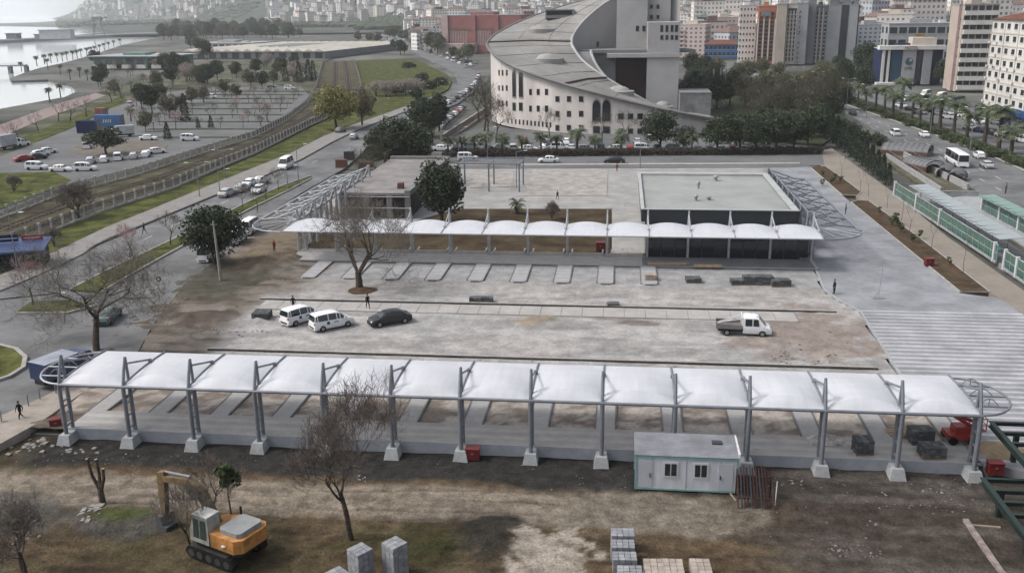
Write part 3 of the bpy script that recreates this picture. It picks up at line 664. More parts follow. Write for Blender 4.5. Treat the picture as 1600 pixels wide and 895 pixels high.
# ================================================================ stacks of paving blocks
pavb = mat('grey_paver_block', (.26,.27,.29), var=.14, scale=3, fine=.1)
pavd = mat('dark_paver_block', (.09,.095,.10), var=.2, scale=3, fine=.12)
pavt = mat('tan_paver_block', (.42,.36,.31), var=.12, scale=3, fine=.1)
VAR = {pavb.name: mat('grey_paver_block_pale', (.33,.335,.35), var=.14, scale=3, fine=.1), pavd.name: mat('dark_paver_block_pale', (.14,.145,.15), var=.2, scale=3), pavt.name: mat('tan_paver_block_dull', (.35,.31,.27), var=.12, scale=3)}
strap = mat('strap', (.03,.03,.03))
def paver_stack(label, base, rz, nx, ny, nz, bs, m, tilt=0):
    t = thing('paver_pallet', label, 'paver stack', base, rz, 'stacks of paving blocks')
    bx_, by_, bz_ = bs; W, D = nx*bx_, ny*by_
    pl = MB()
    for k in range(3): pl.bx(-W/2, W/2, -D/2+k*(D-.1)/2, -D/2+k*(D-.1)/2+.1, .0, .09)
    pl.bx(-W/2, W/2, -D/2, D/2, .09, .12).build('pallet', MATS['pallet_wood'], t)
    mes = [MB().bx(-bx_/2+.014, bx_/2-.014, -by_/2+.014, by_/2-.014, .012, bz_-.006).mesh('paving_block', q) for q in (m, m, VAR[m.name])]
    for k in range(nz):
        for i in range(nx):
            for j in range(ny):
                if 0 < i < nx-1 and 0 < j < ny-1 and k < nz-1: continue
                link('paving_block', random.choice(mes), t, (-W/2+(i+.5)*bx_+random.uniform(-.008,.008), -D/2+(j+.5)*by_+random.uniform(-.008,.008), .12+k*bz_))
    return t
def gbase(px, py, z=SZ): g = G(px, py, z); g.z = z; return g
def top_base(px, py, h, z=SZ): g = G(px, py, z+h); g.z = z; return g      # place a stack by the middle of its top
BS = (.4,.4,.2)
paver_stack('tall grey paver stack in the foreground beneath the bare tree trunk', top_base(562, 855, 2.2), R(52), 3, 3, 10, (.37,.37,.2), pavb)
paver_stack('tallest grey paver stack in the foreground, right of the bare tree trunk', top_base(616, 845, 2.4), R(52), 3, 3, 11, (.37,.37,.2), pavb)
paver_stack('grey paver stack cut off by the photo edge left of two tall stacks', top_base(526, 893, 2.0), R(52), 3, 3, 9, (.37,.37,.2), pavb)
for i, (px, py, hh) in enumerate(((973,831,1.1),(973,849,1.1),(976,868,1.1),(984,890,1.1))):
    paver_stack(f'{ORD[i]} from the back of four grey paver stacks in a short column', top_base(px, py, hh), R(4), 4, 3, 5, (.36,.32,.2), pavb)
for i, (px, py) in enumerate(((1022,884),(1052,884),(1095,884))):
    paver_stack(['left','middle','right'][i]+' of three pale tan paver stacks at the bottom edge', top_base(px, py, .9), R(3), 3, 4, 4, (.4,.4,.2), pavt)
for (px, py, lab, n_) in ((1347,706,'dark paver stack under the front shelter beside the folded tarpaulin',(3,3,5)),(1455,712,'dark paver stack at the platform edge near the red boom lift',(4,3,4)),(1437,690,'dark paver stack with loose sheets on top under front shelter',(4,3,5))):
    paver_stack(lab, gbase(px, py, .1), R(6), *n_, (.42,.42,.2), pavd)
for (px, py, lab, n_) in ((1172,443,'left of the dark paver stacks before the kiosk steps',(4,3,4)),(1195,443,'middle dark paver stack before the kiosk steps',(4,3,4)),(1219,446,'right low dark paver stack before the kiosk steps',(5,3,3)),(1150,443,'small leftover heap of dark pavers before the kiosk',(3,3,2)),(1083,440,'low dark paver heap below the kiosk entrance',(4,3,2)),(1016,437,'tan and grey paver heap on the last bay island',(3,3,3)),(410,497,'round dark paver heap at the left of the two white vans',(4,4,3)),(752,471,'low dark paver pile on the drain kerb mid site',(6,2,2)),(958,477,'few dark pavers left on the drain kerb, right of the low pile',(3,2,1))):
    paver_stack(lab, gbase(px, py, .0), R(5), *n_, (.45,.45,.22), pavt if px == 1016 else pavd)

# ================================================================ red boom lift, red boxes, tarpaulin, pipes
redp = mat('red_paint', (.30,.03,.022), rough=.45, var=.2, scale=2)
g = gbase(1497, 688, .1)
t = thing('boom_lift', 'folded red boom lift parked under the front shelter near its right end', 'boom lift', g, R(95))
MB().bx(-.75,.75,-1.0,1.0,.35,.75).build('chassis', redp, t)
for x in (-.72,.72):
    for y in (-.7,.7): MB().path([(x-.12,y,.32),(x+.12,y,.32)], .32, 14).build('wheel', mat('tyre', (.02,.02,.021), rough=.85), t)
MB().bx(-.5,.5,-.9,.5,.76,1.3).build('turntable', redp, t)
MB().beam((-.2,-.7,1.3),(-.2,.9,2.3), .25).build('lower_boom', redp, t); MB().beam((.15,.95,2.3),(.15,-.9,1.55), .22).build('upper_boom', redp, t)
cg = MB()
for x in (-.55,.55):
    for y in (-1.7,-.95): cg.beam((x,y,1.0),(x,y,2.0), .05)
for z in (1.0,1.5,2.0): cg.beam((-.55,-1.7,z),(.55,-1.7,z), .05).beam((-.55,-.95,z),(.55,-.95,z), .05).beam((-.55,-1.7,z),(-.55,-.95,z), .05).beam((.55,-1.7,z),(.55,-.95,z), .05)
cg.bx(-.55,.55,-1.7,-.95,.95,1.0).build('basket', redp, t)
def red_box(label, g, rz=0, s=1.0):
    t = thing('red_cabinet', label, 'cabinet', g, rz, 'red site cabinets')
    MB().bx(-.5*s,.5*s,-.35*s,.35*s,.08,.9*s).build('body', mat('dark_red', (.15,.014,.014), rough=.5, var=.2, scale=2), t)
    MB().bx(-.54*s,.54*s,-.39*s,.39*s,.9*s,.97*s).build('lid', MATS['dark_red'], t)
    for x in (-.4*s,.4*s): MB().bx(x-.06,x+.06,-.3*s,.3*s,0,.08).build('foot', darkwall, t)
    MB().bx(-.08,.08,-.38*s,-.352*s,.55*s,.65*s).build('latch', steel, t)
red_box('red cabinet at the foot of the seventh front shelter post', G(739, 717, SZ))
red_box('red cabinet beyond the right end of the front shelter', gbase(1553, 740, -.3), 0, 1.0)
red_box('red cabinet in the planting bed by the plaza', gbase(1451, 415, .1), .1, 1.0)
red_box('red cabinet among soil under the far shelter', gbase(938, 391, .1), .1, 1.2)
g = gbase(88, 668, -.3)
red_box('faded red cabinet beside the leftmost front shelter pedestal', g, R(30), .85)
g = gbase(1290, 690, .1)
vs = []; nn = 14
for j in range(nn+1):
    for i in range(nn+1):
        u, v = i/nn, j/nn; e = math.sin(math.pi*u)*math.sin(math.pi*v)
        vs.append(((u-.5)*2.6+.1*random.random(), (v-.5)*1.5+.1*random.random(), .02+.55*e**.6*(.6+.6*random.random())))
tag(MB().add(vs, [(j*(nn+1)+i, j*(nn+1)+i+1, (j+1)*(nn+1)+i+1, (j+1)*(nn+1)+i) for j in range(nn) for i in range(nn)]).build('tarpaulin', mat('tarpaulin', (.42,.40,.38), rough=.7, var=.3, scale=2), None, g), 'crumpled grey tarpaulin heap under the front shelter beside dark pavers', 'tarpaulin')
g = gbase(1408, 676, .1); bt = thing('timber_pile', 'small pile of tan boards under the front shelter right side', 'timber', g, .2)
for i in range(6): MB().bx(-1.1,1.1,-.6+i*.2,-.44+i*.2,.0+.05*(i%2),.05+.05*(i%2)).build('plank', mat('tan_timber', (.40,.30,.19), var=.2, scale=2), bt)
g = gbase(1044, 414, .1); bt = thing('timber_pile', 'orange scaffold boards lying at the kiosk step', 'timber', g, .05)
for i in range(5): MB().bx(-2.6,2.2+.2*(i%3),-.5+i*.22,-.32+i*.22,.14+.05*(i%2),.2+.05*(i%2)).build('plank', MATS['tan_timber'], bt)
g = gbase(1106, 418, .1); bt = thing('timber_pile', 'pale board stack lying right of the orange boards', 'timber', g, .03)
for i in range(4): MB().bx(-1.7,1.7,-.5+i*.25,-.28+i*.25,.14,.3).build('plank', MATS['tan_timber'], bt)
# sand heap by the right end
g = gbase(1560, 705, -.05); hp = MB(); N = 20
vs = [(0,0,.75)]
for r_ in range(1, 6):
    for k in range(N): a = 2*math.pi*k/N; q = r_/5; vs.append((2.2*q*math.cos(a)*(1+.12*math.sin(3*a)), 1.7*q*math.sin(a), .75*(1-q)**.8+random.uniform(-.03,.03)*(q < 1)-.05*(q == 1)))
fs = [(0, 1+k, 1+(k+1) % N) for k in range(N)]
for r_ in range(4):
    for k in range(N): a, b = 1+r_*N+k, 1+r_*N+(k+1) % N; fs.append((a, a+N, b+N, b))
heap = hp.add(vs, fs).mesh('sand_heap', mat('sand', (.36,.28,.19), var=.2, scale=1, fine=.15), 60)
tag(link('sand_heap', heap, None, g), 'tan sand heap beyond the right end of the front shelter', 'sand heap')

# ================================================================ dark green steel frame at the right edge
gst = mat('green_steel', (.018,.030,.026), rough=.5, var=.15, scale=1)
a, b = G(1548, 657, 2.6), G(1600, 718, 2.6)
def gframe(label, x0, y0, y1, z, legs):
    t = thing('steel_deck_frame', label, 'steel frame', (x0, y0, -.7), 0, 'dark green steel deck frames')
    D = y1-y0; Z = z+.7
    for x in (0, 6.0):
        e = MB().bx(x-.17, x+.17, 0, D, Z-.05, Z).bx(x-.17, x+.17, 0, D, Z-.42, Z-.37).bx(x-.02, x+.02, 0, D, Z-.37, Z-.05).build('edge_girder', gst, t)
    n = int(D/1.5)
    for i in range(n+1):
        y = i*(D-.2)/n+.1; MB().bx(.18, 5.82, y-.13, y+.13, Z-.06, Z-.01).bx(.12, 5.88, y-.02, y+.02, Z-.33, Z-.06).build('joist', gst, t)
    for (lx, ly) in legs: MB().bx(lx-.16, lx+.16, ly-.16, ly+.16, 0, Z-.42).build('column', gst, t)
gframe('upper dark green steel deck frame at the right photo edge', a.x, b.y-2.6, a.y, 2.6, ((1.4,3.4),(5.9,3.4),(1.4,.3),(5.9,.3),(1.4,7.6)))
a, b = G(1535, 745, 1.6), G(1600, 833, 1.6)
gframe('lower dark green steel deck frame at the right photo edge', a.x, b.y-2.4, a.y, 1.6, ((.9,3.9),(5.9,3.9),(.9,.3),(5.9,8.2),(.9,8.4)))
a, b = G(1508, 815, SZ), G(1570, 905, SZ)
tag(MB().beam((a.x,a.y,SZ+.14),(b.x,b.y,SZ+.12), .34,.22).build('timber_sleeper', mat('weathered_timber', (.27,.23,.21), var=.35, scale=2)), 'long weathered timber lying on dark soil below the green frames', 'timber')
a, b = G(1515, 822, SZ), G(1563, 826, SZ)
tag(MB().beam((a.x,a.y,SZ+.1),(b.x,b.y,SZ+.1), .16,.1).build('pale_plank', mat('plank', (.3,.25,.2))), 'thin pale plank lying beside the long weathered timber', 'timber')
# ================================================================ excavator
a, b = G(352, 862, SZ), G(243, 822, SZ)
hd = math.atan2(b.y-a.y, b.x-a.x)
t = thing('excavator', 'orange tracked excavator with grey engine hood parked among bare trees', 'excavator', (a.x+.2, a.y-.1, SZ+.02), hd)
t.scale = (1.03,)*3
org = mat('excavator_orange', (.44,.205,.06), rough=.55, var=.4, scale=1.8, fine=.15)
blk = mat('black_rubber', (.022,.022,.022), rough=.8, var=.3, scale=3)
gry = mat('hood_grey', (.27,.28,.28), rough=.5, var=.12, scale=2)
boomm = mat('boom_brown', (.17,.115,.055), rough=.6, var=.3, scale=2)
for y in (-1.15, 1.15):
    pr = [(-1.75,.12),(-1.4,.0),(1.4,.0),(1.75,.12),(1.98,.42),(1.75,.76),(1.4,.86),(-1.4,.86),(-1.75,.76),(-1.98,.42)]
    m_ = MB(); n = len(pr)
    m_.add([(x, y-.3, z) for x, z in pr]+[(x, y+.3, z) for x, z in pr], [tuple(range(n)), tuple(range(2*n-1, n-1, -1))]+[(i, i+n, (i+1) % n+n, (i+1) % n) for i in range(n)])
    tr = m_.build('track', blk, t)
    me = MB().bx(-.07,.07,-.31,.31,0,.04).mesh('track_shoe', mat('track_steel', (.05,.048,.045), rough=.6))
    for i in range(17):
        link('track_shoe', me, tr, (-1.4+i*.175, y, .86)); 
    for x in (-1.45,-.75,0,.75,1.45): MB().path([(x,y-.33,.4),(x,y+.33,.4)], .24, 12).build('track_wheel', MATS['track_steel'], tr)
MB().bx(-1.2,1.2,-.9,.9,.45,.95).build('undercarriage', blk, t)
def chamf(x0,x1,y0,y1,z0,z1,c):
    return [(x0,y0+c),(x0+c,y0),(x1-c,y0),(x1,y0+c),(x1,y1-c),(x1-c,y1),(x0+c,y1),(x0,y1-c)]
MB().prism(chamf(-2.35,1.3,-1.3,1.3,0,0,.25), 1.0, 1.2).build('turntable', blk, t)
bd = MB().prism(chamf(-2.45,.2,-1.35,1.35,0,0,.4), 1.2, 2.05).prism(chamf(.2,1.3,-1.35,.1,0,0,.2), 1.2, 1.7).build('body', org, t)
MB().prism(chamf(-2.2,-.5,-1.0,1.0,0,0,.2), 2.05, 2.35).build('engine_hood', gry, bd)
MB().path([(-.4,-1.0,2.05),(-.4,-1.0,2.75)], .07, 8).build('exhaust', blk, bd)
MB().lathe([(.16,0),(.16,.05),(.05,.07)], (-1.3,1.36,1.55), 10).build('badge', mat('white_badge', (.6,.6,.6)), bd)
cb = MB().add([(-.05,.3,1.2),(1.5,.3,1.2),(1.5,1.35,1.2),(-.05,1.35,1.2),(0,.36,2.95),(1.15,.36,2.95),(1.15,1.3,2.95),(0,1.3,2.95),(1.5,.3,1.9),(1.5,1.35,1.9)],
    [(0,3,2,1),(4,5,6,7),(0,1,8,5,4),(3,7,6,9,2),(1,2,9,8),(8,9,6,5),(0,4,7,3)]).build('cab', mat('cab_white', (.36,.36,.33), rough=.5, var=.35, scale=2), t)
cg_ = glassm('cab_glass', (.05,.075,.068), rough=.1)
for x0_, x1_ in ((.12,.62),(.72,1.2)): MB().add([(x0_,1.375,1.5),(x1_,1.375,1.5),(x1_-.06,1.335,2.75),(x0_,1.335,2.75)], [(3,2,1,0)]).build('side_window', cg_, cb)
MB().add([(1.515,.4,1.95),(1.515,1.25,1.95),(1.19,1.22,2.8),(1.19,.44,2.8)], [(0,1,2,3)]).build('windshield', cg_, cb)
MB().bx(-.02,1.2,.33,1.33,2.95,3.02).build('cab_roof', mat('roof_white', (.55,.55,.53)), cb)
def plate(pts, wd, name, m, par):
    n = len(pts); o = MB().add([(x,-.28-wd/2,z) for x, z in pts]+[(x,-.28+wd/2,z) for x, z in pts], [tuple(range(n)), tuple(range(2*n-1,n-1,-1))]+[(i,i+n,(i+1)%n+n,(i+1)%n) for i in range(n)])
    return o.build(name, m, par)
bm = plate([(.5,1.35),(1.0,1.35),(2.2,3.1),(3.1,3.65),(5.3,3.4),(5.4,3.75),(3.0,4.15),(1.75,3.6)], .45, 'boom', boomm, t)
MB().path([(1.1,-.28,1.6),(2.2,-.28,3.1)], .09, 8).build('cylinder', steel, bm); MB().path([(2.9,-.28,4.25),(5.1,-.28,4.05)], .08, 8).build('cylinder', steel, bm)
st = plate([(5.1,4.1),(5.75,3.9),(5.85,.95),(5.45,.9),(5.2,2.9)], .36, 'stick', boomm, t)
plate([(5.45,1.0),(5.85,1.0),(6.1,.5),(5.8,.02),(5.2,.0),(5.05,.35),(5.4,.4)], .95, 'bucket', mat('bucket_steel', (.075,.085,.09), rough=.6), t)

# ================================================================ vehicles
glass = glassm('car_glass', (.02,.025,.03), rough=.06)
tyre = mat('tyre', (.02,.02,.021), rough=.85)
rimm = mat('rim', (.35,.35,.36), rough=.35, metal=.6)
lampw = mat('head_lamp', (.6,.6,.58), rough=.2); lampr = mat('tail_lamp', (.25,.02,.02), rough=.3)
trimb = mat('black_trim', (.02,.02,.02), rough=.6)
PAINT = {k: mat('paint_'+k, c, rough=.28, var=.05, scale=.8, spec=.5) for k, c in dict(white=(.60,.61,.62), silver=(.34,.35,.36), grey=(.14,.145,.15), black=(.014,.015,.017), red=(.22,.018,.018), blue=(.03,.06,.18), teal=(.08,.12,.12), navy=(.02,.03,.075)).items()}
SP = {  # x, belt z, roof z, half width, roof half width ; glass from..to index
 'saloon': dict(L=4.5, s=[(-2.25,.62,.64,.70,.6),(-2.15,.86,.88,.82,.7),(-1.62,.96,1.0,.87,.72),(-1.02,.97,1.38,.885,.60),(-.25,.95,1.46,.89,.60),(.5,.94,1.42,.89,.59),(1.22,.92,.95,.88,.72),(1.9,.80,.82,.84,.7),(2.16,.66,.68,.75,.65),(2.25,.5,.52,.62,.55)], g=(2,6), wx=(-1.35,1.38), wr=.32),
 'hatch': dict(L=4.0, s=[(-2.0,.6,.62,.72,.6),(-1.95,.92,.95,.82,.68),(-1.75,.98,1.2,.85,.62),(-1.35,.98,1.44,.87,.60),(-.4,.97,1.5,.875,.60),(.35,.95,1.45,.875,.59),(1.05,.94,.97,.86,.7),(1.65,.82,.84,.82,.68),(1.92,.66,.68,.74,.62),(2.0,.5,.52,.6,.5)], g=(1,6), wx=(-1.25,1.25), wr=.31),
 'van': dict(L=4.5, s=[(-2.25,.6,.62,.80,.75),(-2.22,1.05,1.1,.86,.76),(-2.08,1.08,1.70,.89,.70),(-1.85,1.08,1.80,.90,.69),(-.7,1.06,1.84,.91,.70),(.25,1.05,1.80,.91,.69),(.62,1.04,1.68,.91,.69),(1.4,1.02,1.06,.89,.74),(2.0,.88,.9,.84,.72),(2.2,.66,.68,.76,.65),(2.25,.48,.5,.66,.55)], g=(1,7), wx=(-1.38,1.42), wr=.33),
 'minibus': dict(L=6.0, s=[(-3.0,.6,.62,.95,.85),(-2.97,1.25,1.3,.98,.88),(-2.85,1.3,2.4,1.0,.80),(-2.6,1.3,2.55,1.0,.79),(-.8,1.3,2.6,1.0,.80),(1.2,1.3,2.55,1.0,.79),(1.7,1.28,2.35,1.0,.79),(2.35,1.25,1.32,.97,.82),(2.8,1.0,1.02,.93,.8),(2.97,.7,.72,.85,.7),(3.0,.5,.52,.75,.6)], g=(1,7), wx=(-1.9,1.85), wr=.36),
 'bus': dict(L=11.5, s=[(-5.75,.5,.55,1.15,1.1),(-5.72,1.35,1.4,1.24,1.1),(-5.65,1.4,2.9,1.25,1.12),(-5.4,1.4,3.05,1.25,1.12),(-2.5,1.4,3.1,1.25,1.12),(.5,1.4,3.1,1.25,1.12),(3.5,1.4,3.1,1.25,1.12),(5.35,1.4,3.05,1.25,1.12),(5.68,1.3,2.6,1.22,1.1),(5.75,1.0,1.05,1.18,1.05),(5.76,.5,.55,1.1,1.0)], g=(1,8), wx=(-3.4,3.6), wr=.5),
}
def car_parts(kind):
    d = SP[kind]; S = d['s']; zf = .22 if kind not in ('bus',) else .35
    body = MB(); n = len(S); K = 10; vs = []
    for (x, zb, zr, wb, wr) in S:
        zm = zf+(zb-zf)*.55
        vs += [(x,-wb*.86,zf),(x,-wb,zm*.8),(x,-wb*.995,zb-.03),(x,-wb*.965,zb),(x,-wr,max(zr-.05, zb+.004)),(x,-wr*.8,max(zr, zb+.008))]
        vs += [(q[0],-q[1],q[2]) for q in vs[-1:-7:-1]]
    K = 12
    fs = [(i*K+k, (i+1)*K+k, (i+1)*K+(k+1) % K, i*K+(k+1) % K) for i in range(n-1) for k in range(K)]
    fs += [tuple(range(K)), tuple(range(n*K-1, (n-1)*K-1, -1))]
    body.add(vs, fs)
    def pt(i, side, f, out=.014, dx=0):    # point on the glasshouse side: f=0 belt, 1 roof
        x, zb, zr, wb, wr = S[i]; zt = zr-.07; z0 = zb+.06
        w_ = wb*.965+(wr-wb*.965)*f
        return (x+dx, side*(w_+out), z0+(max(zt, z0+.005)-z0)*f)
    g0, g1 = d['g']; side = []
    for s_ in (-1, 1):
        m_ = MB()
        for i in range(g0, g1):
            q = [pt(i,s_,0,dx=.05),pt(i+1,s_,0,dx=-.05),pt(i+1,s_,1,dx=-.05),pt(i,s_,1,dx=.05)]
            if abs(q[2][2]-q[1][2])+abs(q[3][2]-q[0][2]) < .15: continue
            m_.add(q, [(0,1,2,3) if s_ < 0 else (3,2,1,0)])
        side.append(m_)
    def screen(i, j):
        x, zb, zr, wb, wr = S[i]; x2, zb2, zr2, wb2, wr2 = S[j]; o = .02 if x2 > x else -.02
        lo, hi = ((x2, zb2+.05, wb2*.86), (x, zr-.05, wr*.9)) if zr > zr2 else ((x, zb+.05, wb*.86), (x2, zr2-.05, wr2*.9))
        sg = 1 if lo[0] > hi[0] else -1
        m_ = MB(); m_.add([(lo[0]+sg*.012,-lo[2],lo[1]+.025),(lo[0]+sg*.012,lo[2],lo[1]+.025),(hi[0]+sg*.02,hi[2],hi[1]+.02),(hi[0]+sg*.02,-hi[2],hi[1]+.02)], [(0,1,2,3) if sg > 0 else (3,2,1,0)])
        return m_
    ws = screen(g1-1, g1); rs = screen(g0, g0+1)
    wheels = []
    for x in d['wx']:
        for s_ in (-1, 1):
            wv = S[4][3]; wheels.append((MB().path([(x,s_*(wv-.2),d['wr']),(x,s_*(wv+.012),d['wr'])], d['wr'], 16), MB().path([(x,s_*(wv-.02),d['wr']),(x,s_*(wv+.02),d['wr'])], d['wr']*.6, 10)))
    xe, xr = S[-2][0], S[1][0]; zl = S[-2][1]-.02; zt_ = S[1][1]-.12; wl = S[-2][3]; wt = S[1][3]
    hl = [MB().box((xe-.06, s_*(wl-.16), zl), (.2,.26,.12)) for s_ in (-1, 1)]
    tl = [MB().box((xr+.03, s_*(wt-.1), zt_), (.14,.22,.2)) for s_ in (-1, 1)]
    return body, side, ws, rs, wheels, hl, tl
CARS = {}; CARMESH = {}
def near_car(kind, paint, name, label, cat, loc, rz, group=None, sc=1.0):
    body, side, ws, rs, wheels, hl, tl = car_parts(kind)
    t = thing(name, label, cat, loc, rz, group); t.scale = (sc,)*3
    b = body.build('body', PAINT[paint], t, smooth=38)
    for m_ in side: m_.build('side_window', glass, t)
    ws.build('windshield', glass, t); rs.build('rear_window', glass, t)
    for ty, ri in wheels: w_ = ty.build('wheel', tyre, t, smooth=40); ri.build('rim', rimm, w_)
    for m_ in hl: m_.build('headlight', lampw, t)
    for m_ in tl: m_.build('tail_light', lampr, t)
    S_ = SP[kind]['s']
    MB().bx(S_[0][0]-.02, S_[0][0]+.1, -.6, .6, .32, .5).build('rear_bumper', trimb, t); MB().bx(S_[-1][0]-.1, S_[-1][0]+.02, -.5, .5, .28, .44).build('front_bumper', trimb, t)
    for s_ in (-1, 1): MB().box((S_[SP[kind]['g'][1]][0]-.35, s_*(S_[4][3]+.09), S_[4][1]+.1), (.12,.2,.14)).build('mirror', PAINT[paint], t)
    return t
def far_mesh(kind, paint):
    if (kind, paint) in CARMESH: return CARMESH[kind, paint]
    base = CARMESH.get(kind)
    if base is None:
        body, side, ws, rs, wheels, hl, tl = car_parts(kind); m_ = MB().add(body.v, body.f, 0)
        for q in side+[ws, rs]: m_.add(q.v, q.f, 1)
        for ty, ri in wheels: m_.add(ty.v, ty.f, 2)
        for q in hl: m_.add(q.v, q.f, 3)
        for q in tl: m_.add(q.v, q.f, 4)
        base = CARMESH[kind] = m_
    CARMESH[kind, paint] = base.mesh('car', [PAINT[paint], glass, tyre, lampw, lampr], 38)
    return CARMESH[kind, paint]
CATS = dict(saloon='car', hatch='car', van='van', minibus='minibus', bus='bus')
def far_car(kind, paint, label, loc, rz, group, name=None, sc=1.0):
    o = link(name or {'car': 'parked_car'}.get(CATS[kind], CATS[kind]), far_mesh(kind, paint), None, loc, rz); o.scale = (sc,)*3
    return tag(o, label, CATS[kind], group)
def head(p1, p2, z=0):
    a, b = G(*p1, z), G(*p2, z); return math.atan2(b.y-a.y, b.x-a.x)

def decals(t, nm):
    for s_ in (-1, 1):
        MB().box((-.75, s_*.925, .85), (.3,.012,.3)).build('door_emblem', mat('emblem_dark', (.05,.06,.09)), t)
        MB().box((.15, s_*.925, .86), (.45,.012,.12)).build('door_text', mat('emblem_blue', (.12,.2,.35)), t)
v1 = near_car('van', 'white', 'small_van', 'white small van with door emblem, the one farther from the black saloon', 'van', gbase(472, 502, -.04), head((455,509),(500,496)), 'two white vans on the construction ground'); decals(v1, '')
v2 = near_car('van', 'white', 'small_van', 'white small van with door emblem, the one nearer the black saloon', 'van', gbase(519, 511, -.04), head((495,516),(548,505)), 'two white vans on the construction ground'); decals(v2, '')
near_car('saloon', 'black', 'saloon_car', 'black saloon car parked on the construction ground right of two vans', 'car', gbase(609, 505, -.04), head((640,499),(580,509)), None, 1.02)

def flatbed():
    g = gbase(1162, 521, -.04); t = thing('flatbed_pickup', 'white crew-cab flatbed pickup with pipes slung over its bed', 'pickup', g, head((1120,520),(1205,524)))
    S = [(-.15,.9,1.86,.93,.82),(.1,1.05,1.98,.95,.80),(1.0,1.05,1.98,.95,.80),(1.35,1.04,1.9,.95,.80),(2.05,1.02,1.1,.93,.78),(2.45,.9,.95,.9,.75),(2.65,.6,.65,.85,.7)]
    m_ = MB(); vs = []
    for (x, zb, zr, wb, wr) in S: vs += [(x,-wb*.9,.3),(x,-wb,.6),(x,-wb,zb),(x,-wr,zr-.04),(x,-wr*.85,zr),(x,wr*.85,zr),(x,wr,zr-.04),(x,wb,zb),(x,wb,.6),(x,wb*.9,.3)]
    K = 10; n = len(S)
    m_.add(vs, [(i*K+k,(i+1)*K+k,(i+1)*K+(k+1)%K,i*K+(k+1)%K) for i in range(n-1) for k in range(K)]+[tuple(range(K)),tuple(range(n*K-1,(n-1)*K-1,-1))])
    m_.build('cab', PAINT['white'], t, smooth=35)
    for s_ in (-1, 1):
        for (xa, xb) in ((.05,.72),(.82,1.4)):
            q = [(xa,s_*.965,1.12),(xb,s_*.965,1.12),(xb-(.0 if xb < 1 else .1),s_*.85,1.8),(xa,s_*.85,1.8)]
            MB().add(q, [(0,1,2,3) if s_ < 0 else (3,2,1,0)]).build('side_window', glass, t)
        MB().box((2.5,s_*.7,.72),(.2,.3,.16)).build('headlight', lampw, t)
    MB().add([(2.07,-.72,1.14),(2.07,.72,1.14),(1.42,.7,1.86),(1.42,-.7,1.86)], [(0,1,2,3)]).build('windshield', glass, t)
    bed = MB().bx(-2.75,-.25,-.98,.98,.72,.82).build('flatbed', mat('bed_grey', (.20,.19,.185), var=.2, scale=2), t)
    MB().bx(-2.75,-.25,-1.0,-.95,.82,1.2).build('side_board', MATS['bed_grey'], bed); MB().bx(-2.75,-.25,.95,1.0,.82,1.2).build('side_board', MATS['bed_grey'], bed); MB().bx(-2.8,-2.75,-1,1,.82,1.2).build('tail_board', MATS['bed_grey'], bed)
    MB().bx(-2.6,2.3,-.5,.5,.35,.7).build('chassis', trimb, t)
    for x in (-1.7,1.75):
        for s_ in (-1, 1): w_ = MB().path([(x,s_*.74,.34),(x,s_*.97,.34)], .34, 16).build('wheel', tyre, t, smooth=40); MB().path([(x,s_*.95,.34),(x,s_*.98,.34)], .2, 10).build('rim', rimm, w_)
    for k, y in enumerate((-.55,-.1,.35)): MB().path([(-2.7,y,.95),(-.35,y+.1,1.85)] if k else [(-2.75,y,1.25),(1.4,y,2.05)], .05, 6).build('pipe', mat('white_trim', (.6,.6,.62)), t)
    r = MB()
    for s_ in (-1, 1): r.beam((-.3,s_*.9,.8),(-.3,s_*.9,2.0), .06)
    r.beam((-.3,-.9,2.0),(-.3,.9,2.0), .06).build('headboard', PAINT['white'], t)
flatbed()

def box_truck(label, g, rz, boxm, cabp, L=6.2, name='box_truck', bh=2.9, group=None):
    t = thing(name, label, 'truck', g, rz, group)
    bxo = MB().bx(-L/2, L/2-1.9, -1.1, 1.1, .85, bh).build('cargo_box', boxm, t)
    MB().bx(-L/2-.02, L/2-1.88, -1.12, 1.12, bh, bh+.05).build('box_roof', mat('pale_roof', (.34,.36,.42)), bxo)
    S = [(L/2-1.8,1.2,2.2,1.0,.9),(L/2-1.2,1.3,2.3,1.02,.92),(L/2-.5,1.3,2.2,1.02,.9),(L/2-.1,1.25,1.35,1.0,.9),(L/2,.6,.65,.95,.85)]
    vs = []
    for (x, zb, zr, wb, wr) in S: vs += [(x,-wb,.45),(x,-wb,zb),(x,-wr,zr),(x,wr,zr),(x,wb,zb),(x,wb,.45)]
    MB().add(vs, [(i*6+k,(i+1)*6+k,(i+1)*6+(k+1)%6,i*6+(k+1)%6) for i in range(4) for k in range(6)]+[tuple(range(6)),tuple(range(29,23,-1))]).build('cab', PAINT[cabp], t, smooth=30)
    MB().add([(L/2-.07,-.8,1.4),(L/2-.07,.8,1.4),(L/2-.44,.78,2.12),(L/2-.44,-.78,2.12)], [(0,1,2,3)]).build('windshield', glass, t)
    for s_ in (-1, 1): MB().add([(L/2-1.5,s_*1.03,1.4),(L/2-.6,s_*1.03,1.4),(L/2-.75,s_*.95,2.1),(L/2-1.5,s_*.95,2.1)], [(0,1,2,3) if s_ < 0 else (3,2,1,0)]).build('side_window', glass, t)
    MB().bx(-L/2,L/2-.4,-.6,.6,.45,.84).build('chassis', trimb, t)
    for x in (-L/2+1.2, L/2-.95):
        for s_ in (-1, 1): MB().path([(x,s_*.8,.42),(x,s_*1.06,.42)], .42, 14).build('wheel', tyre, t, smooth=40)
    return t
box_truck('dark blue box truck standing on the road behind the shelter left end', gbase(104, 592, .06), head((75,600),(150,570)), PAINT['navy'], 'navy', 5.4, bh=2.4)
box_truck('white lorry at the left edge of the seaside car park', gbase(14, 232, .12), head((0,234),(40,226)), mat('lorry_white', (.5,.51,.52)), 'white', 7.5, bh=3.4)
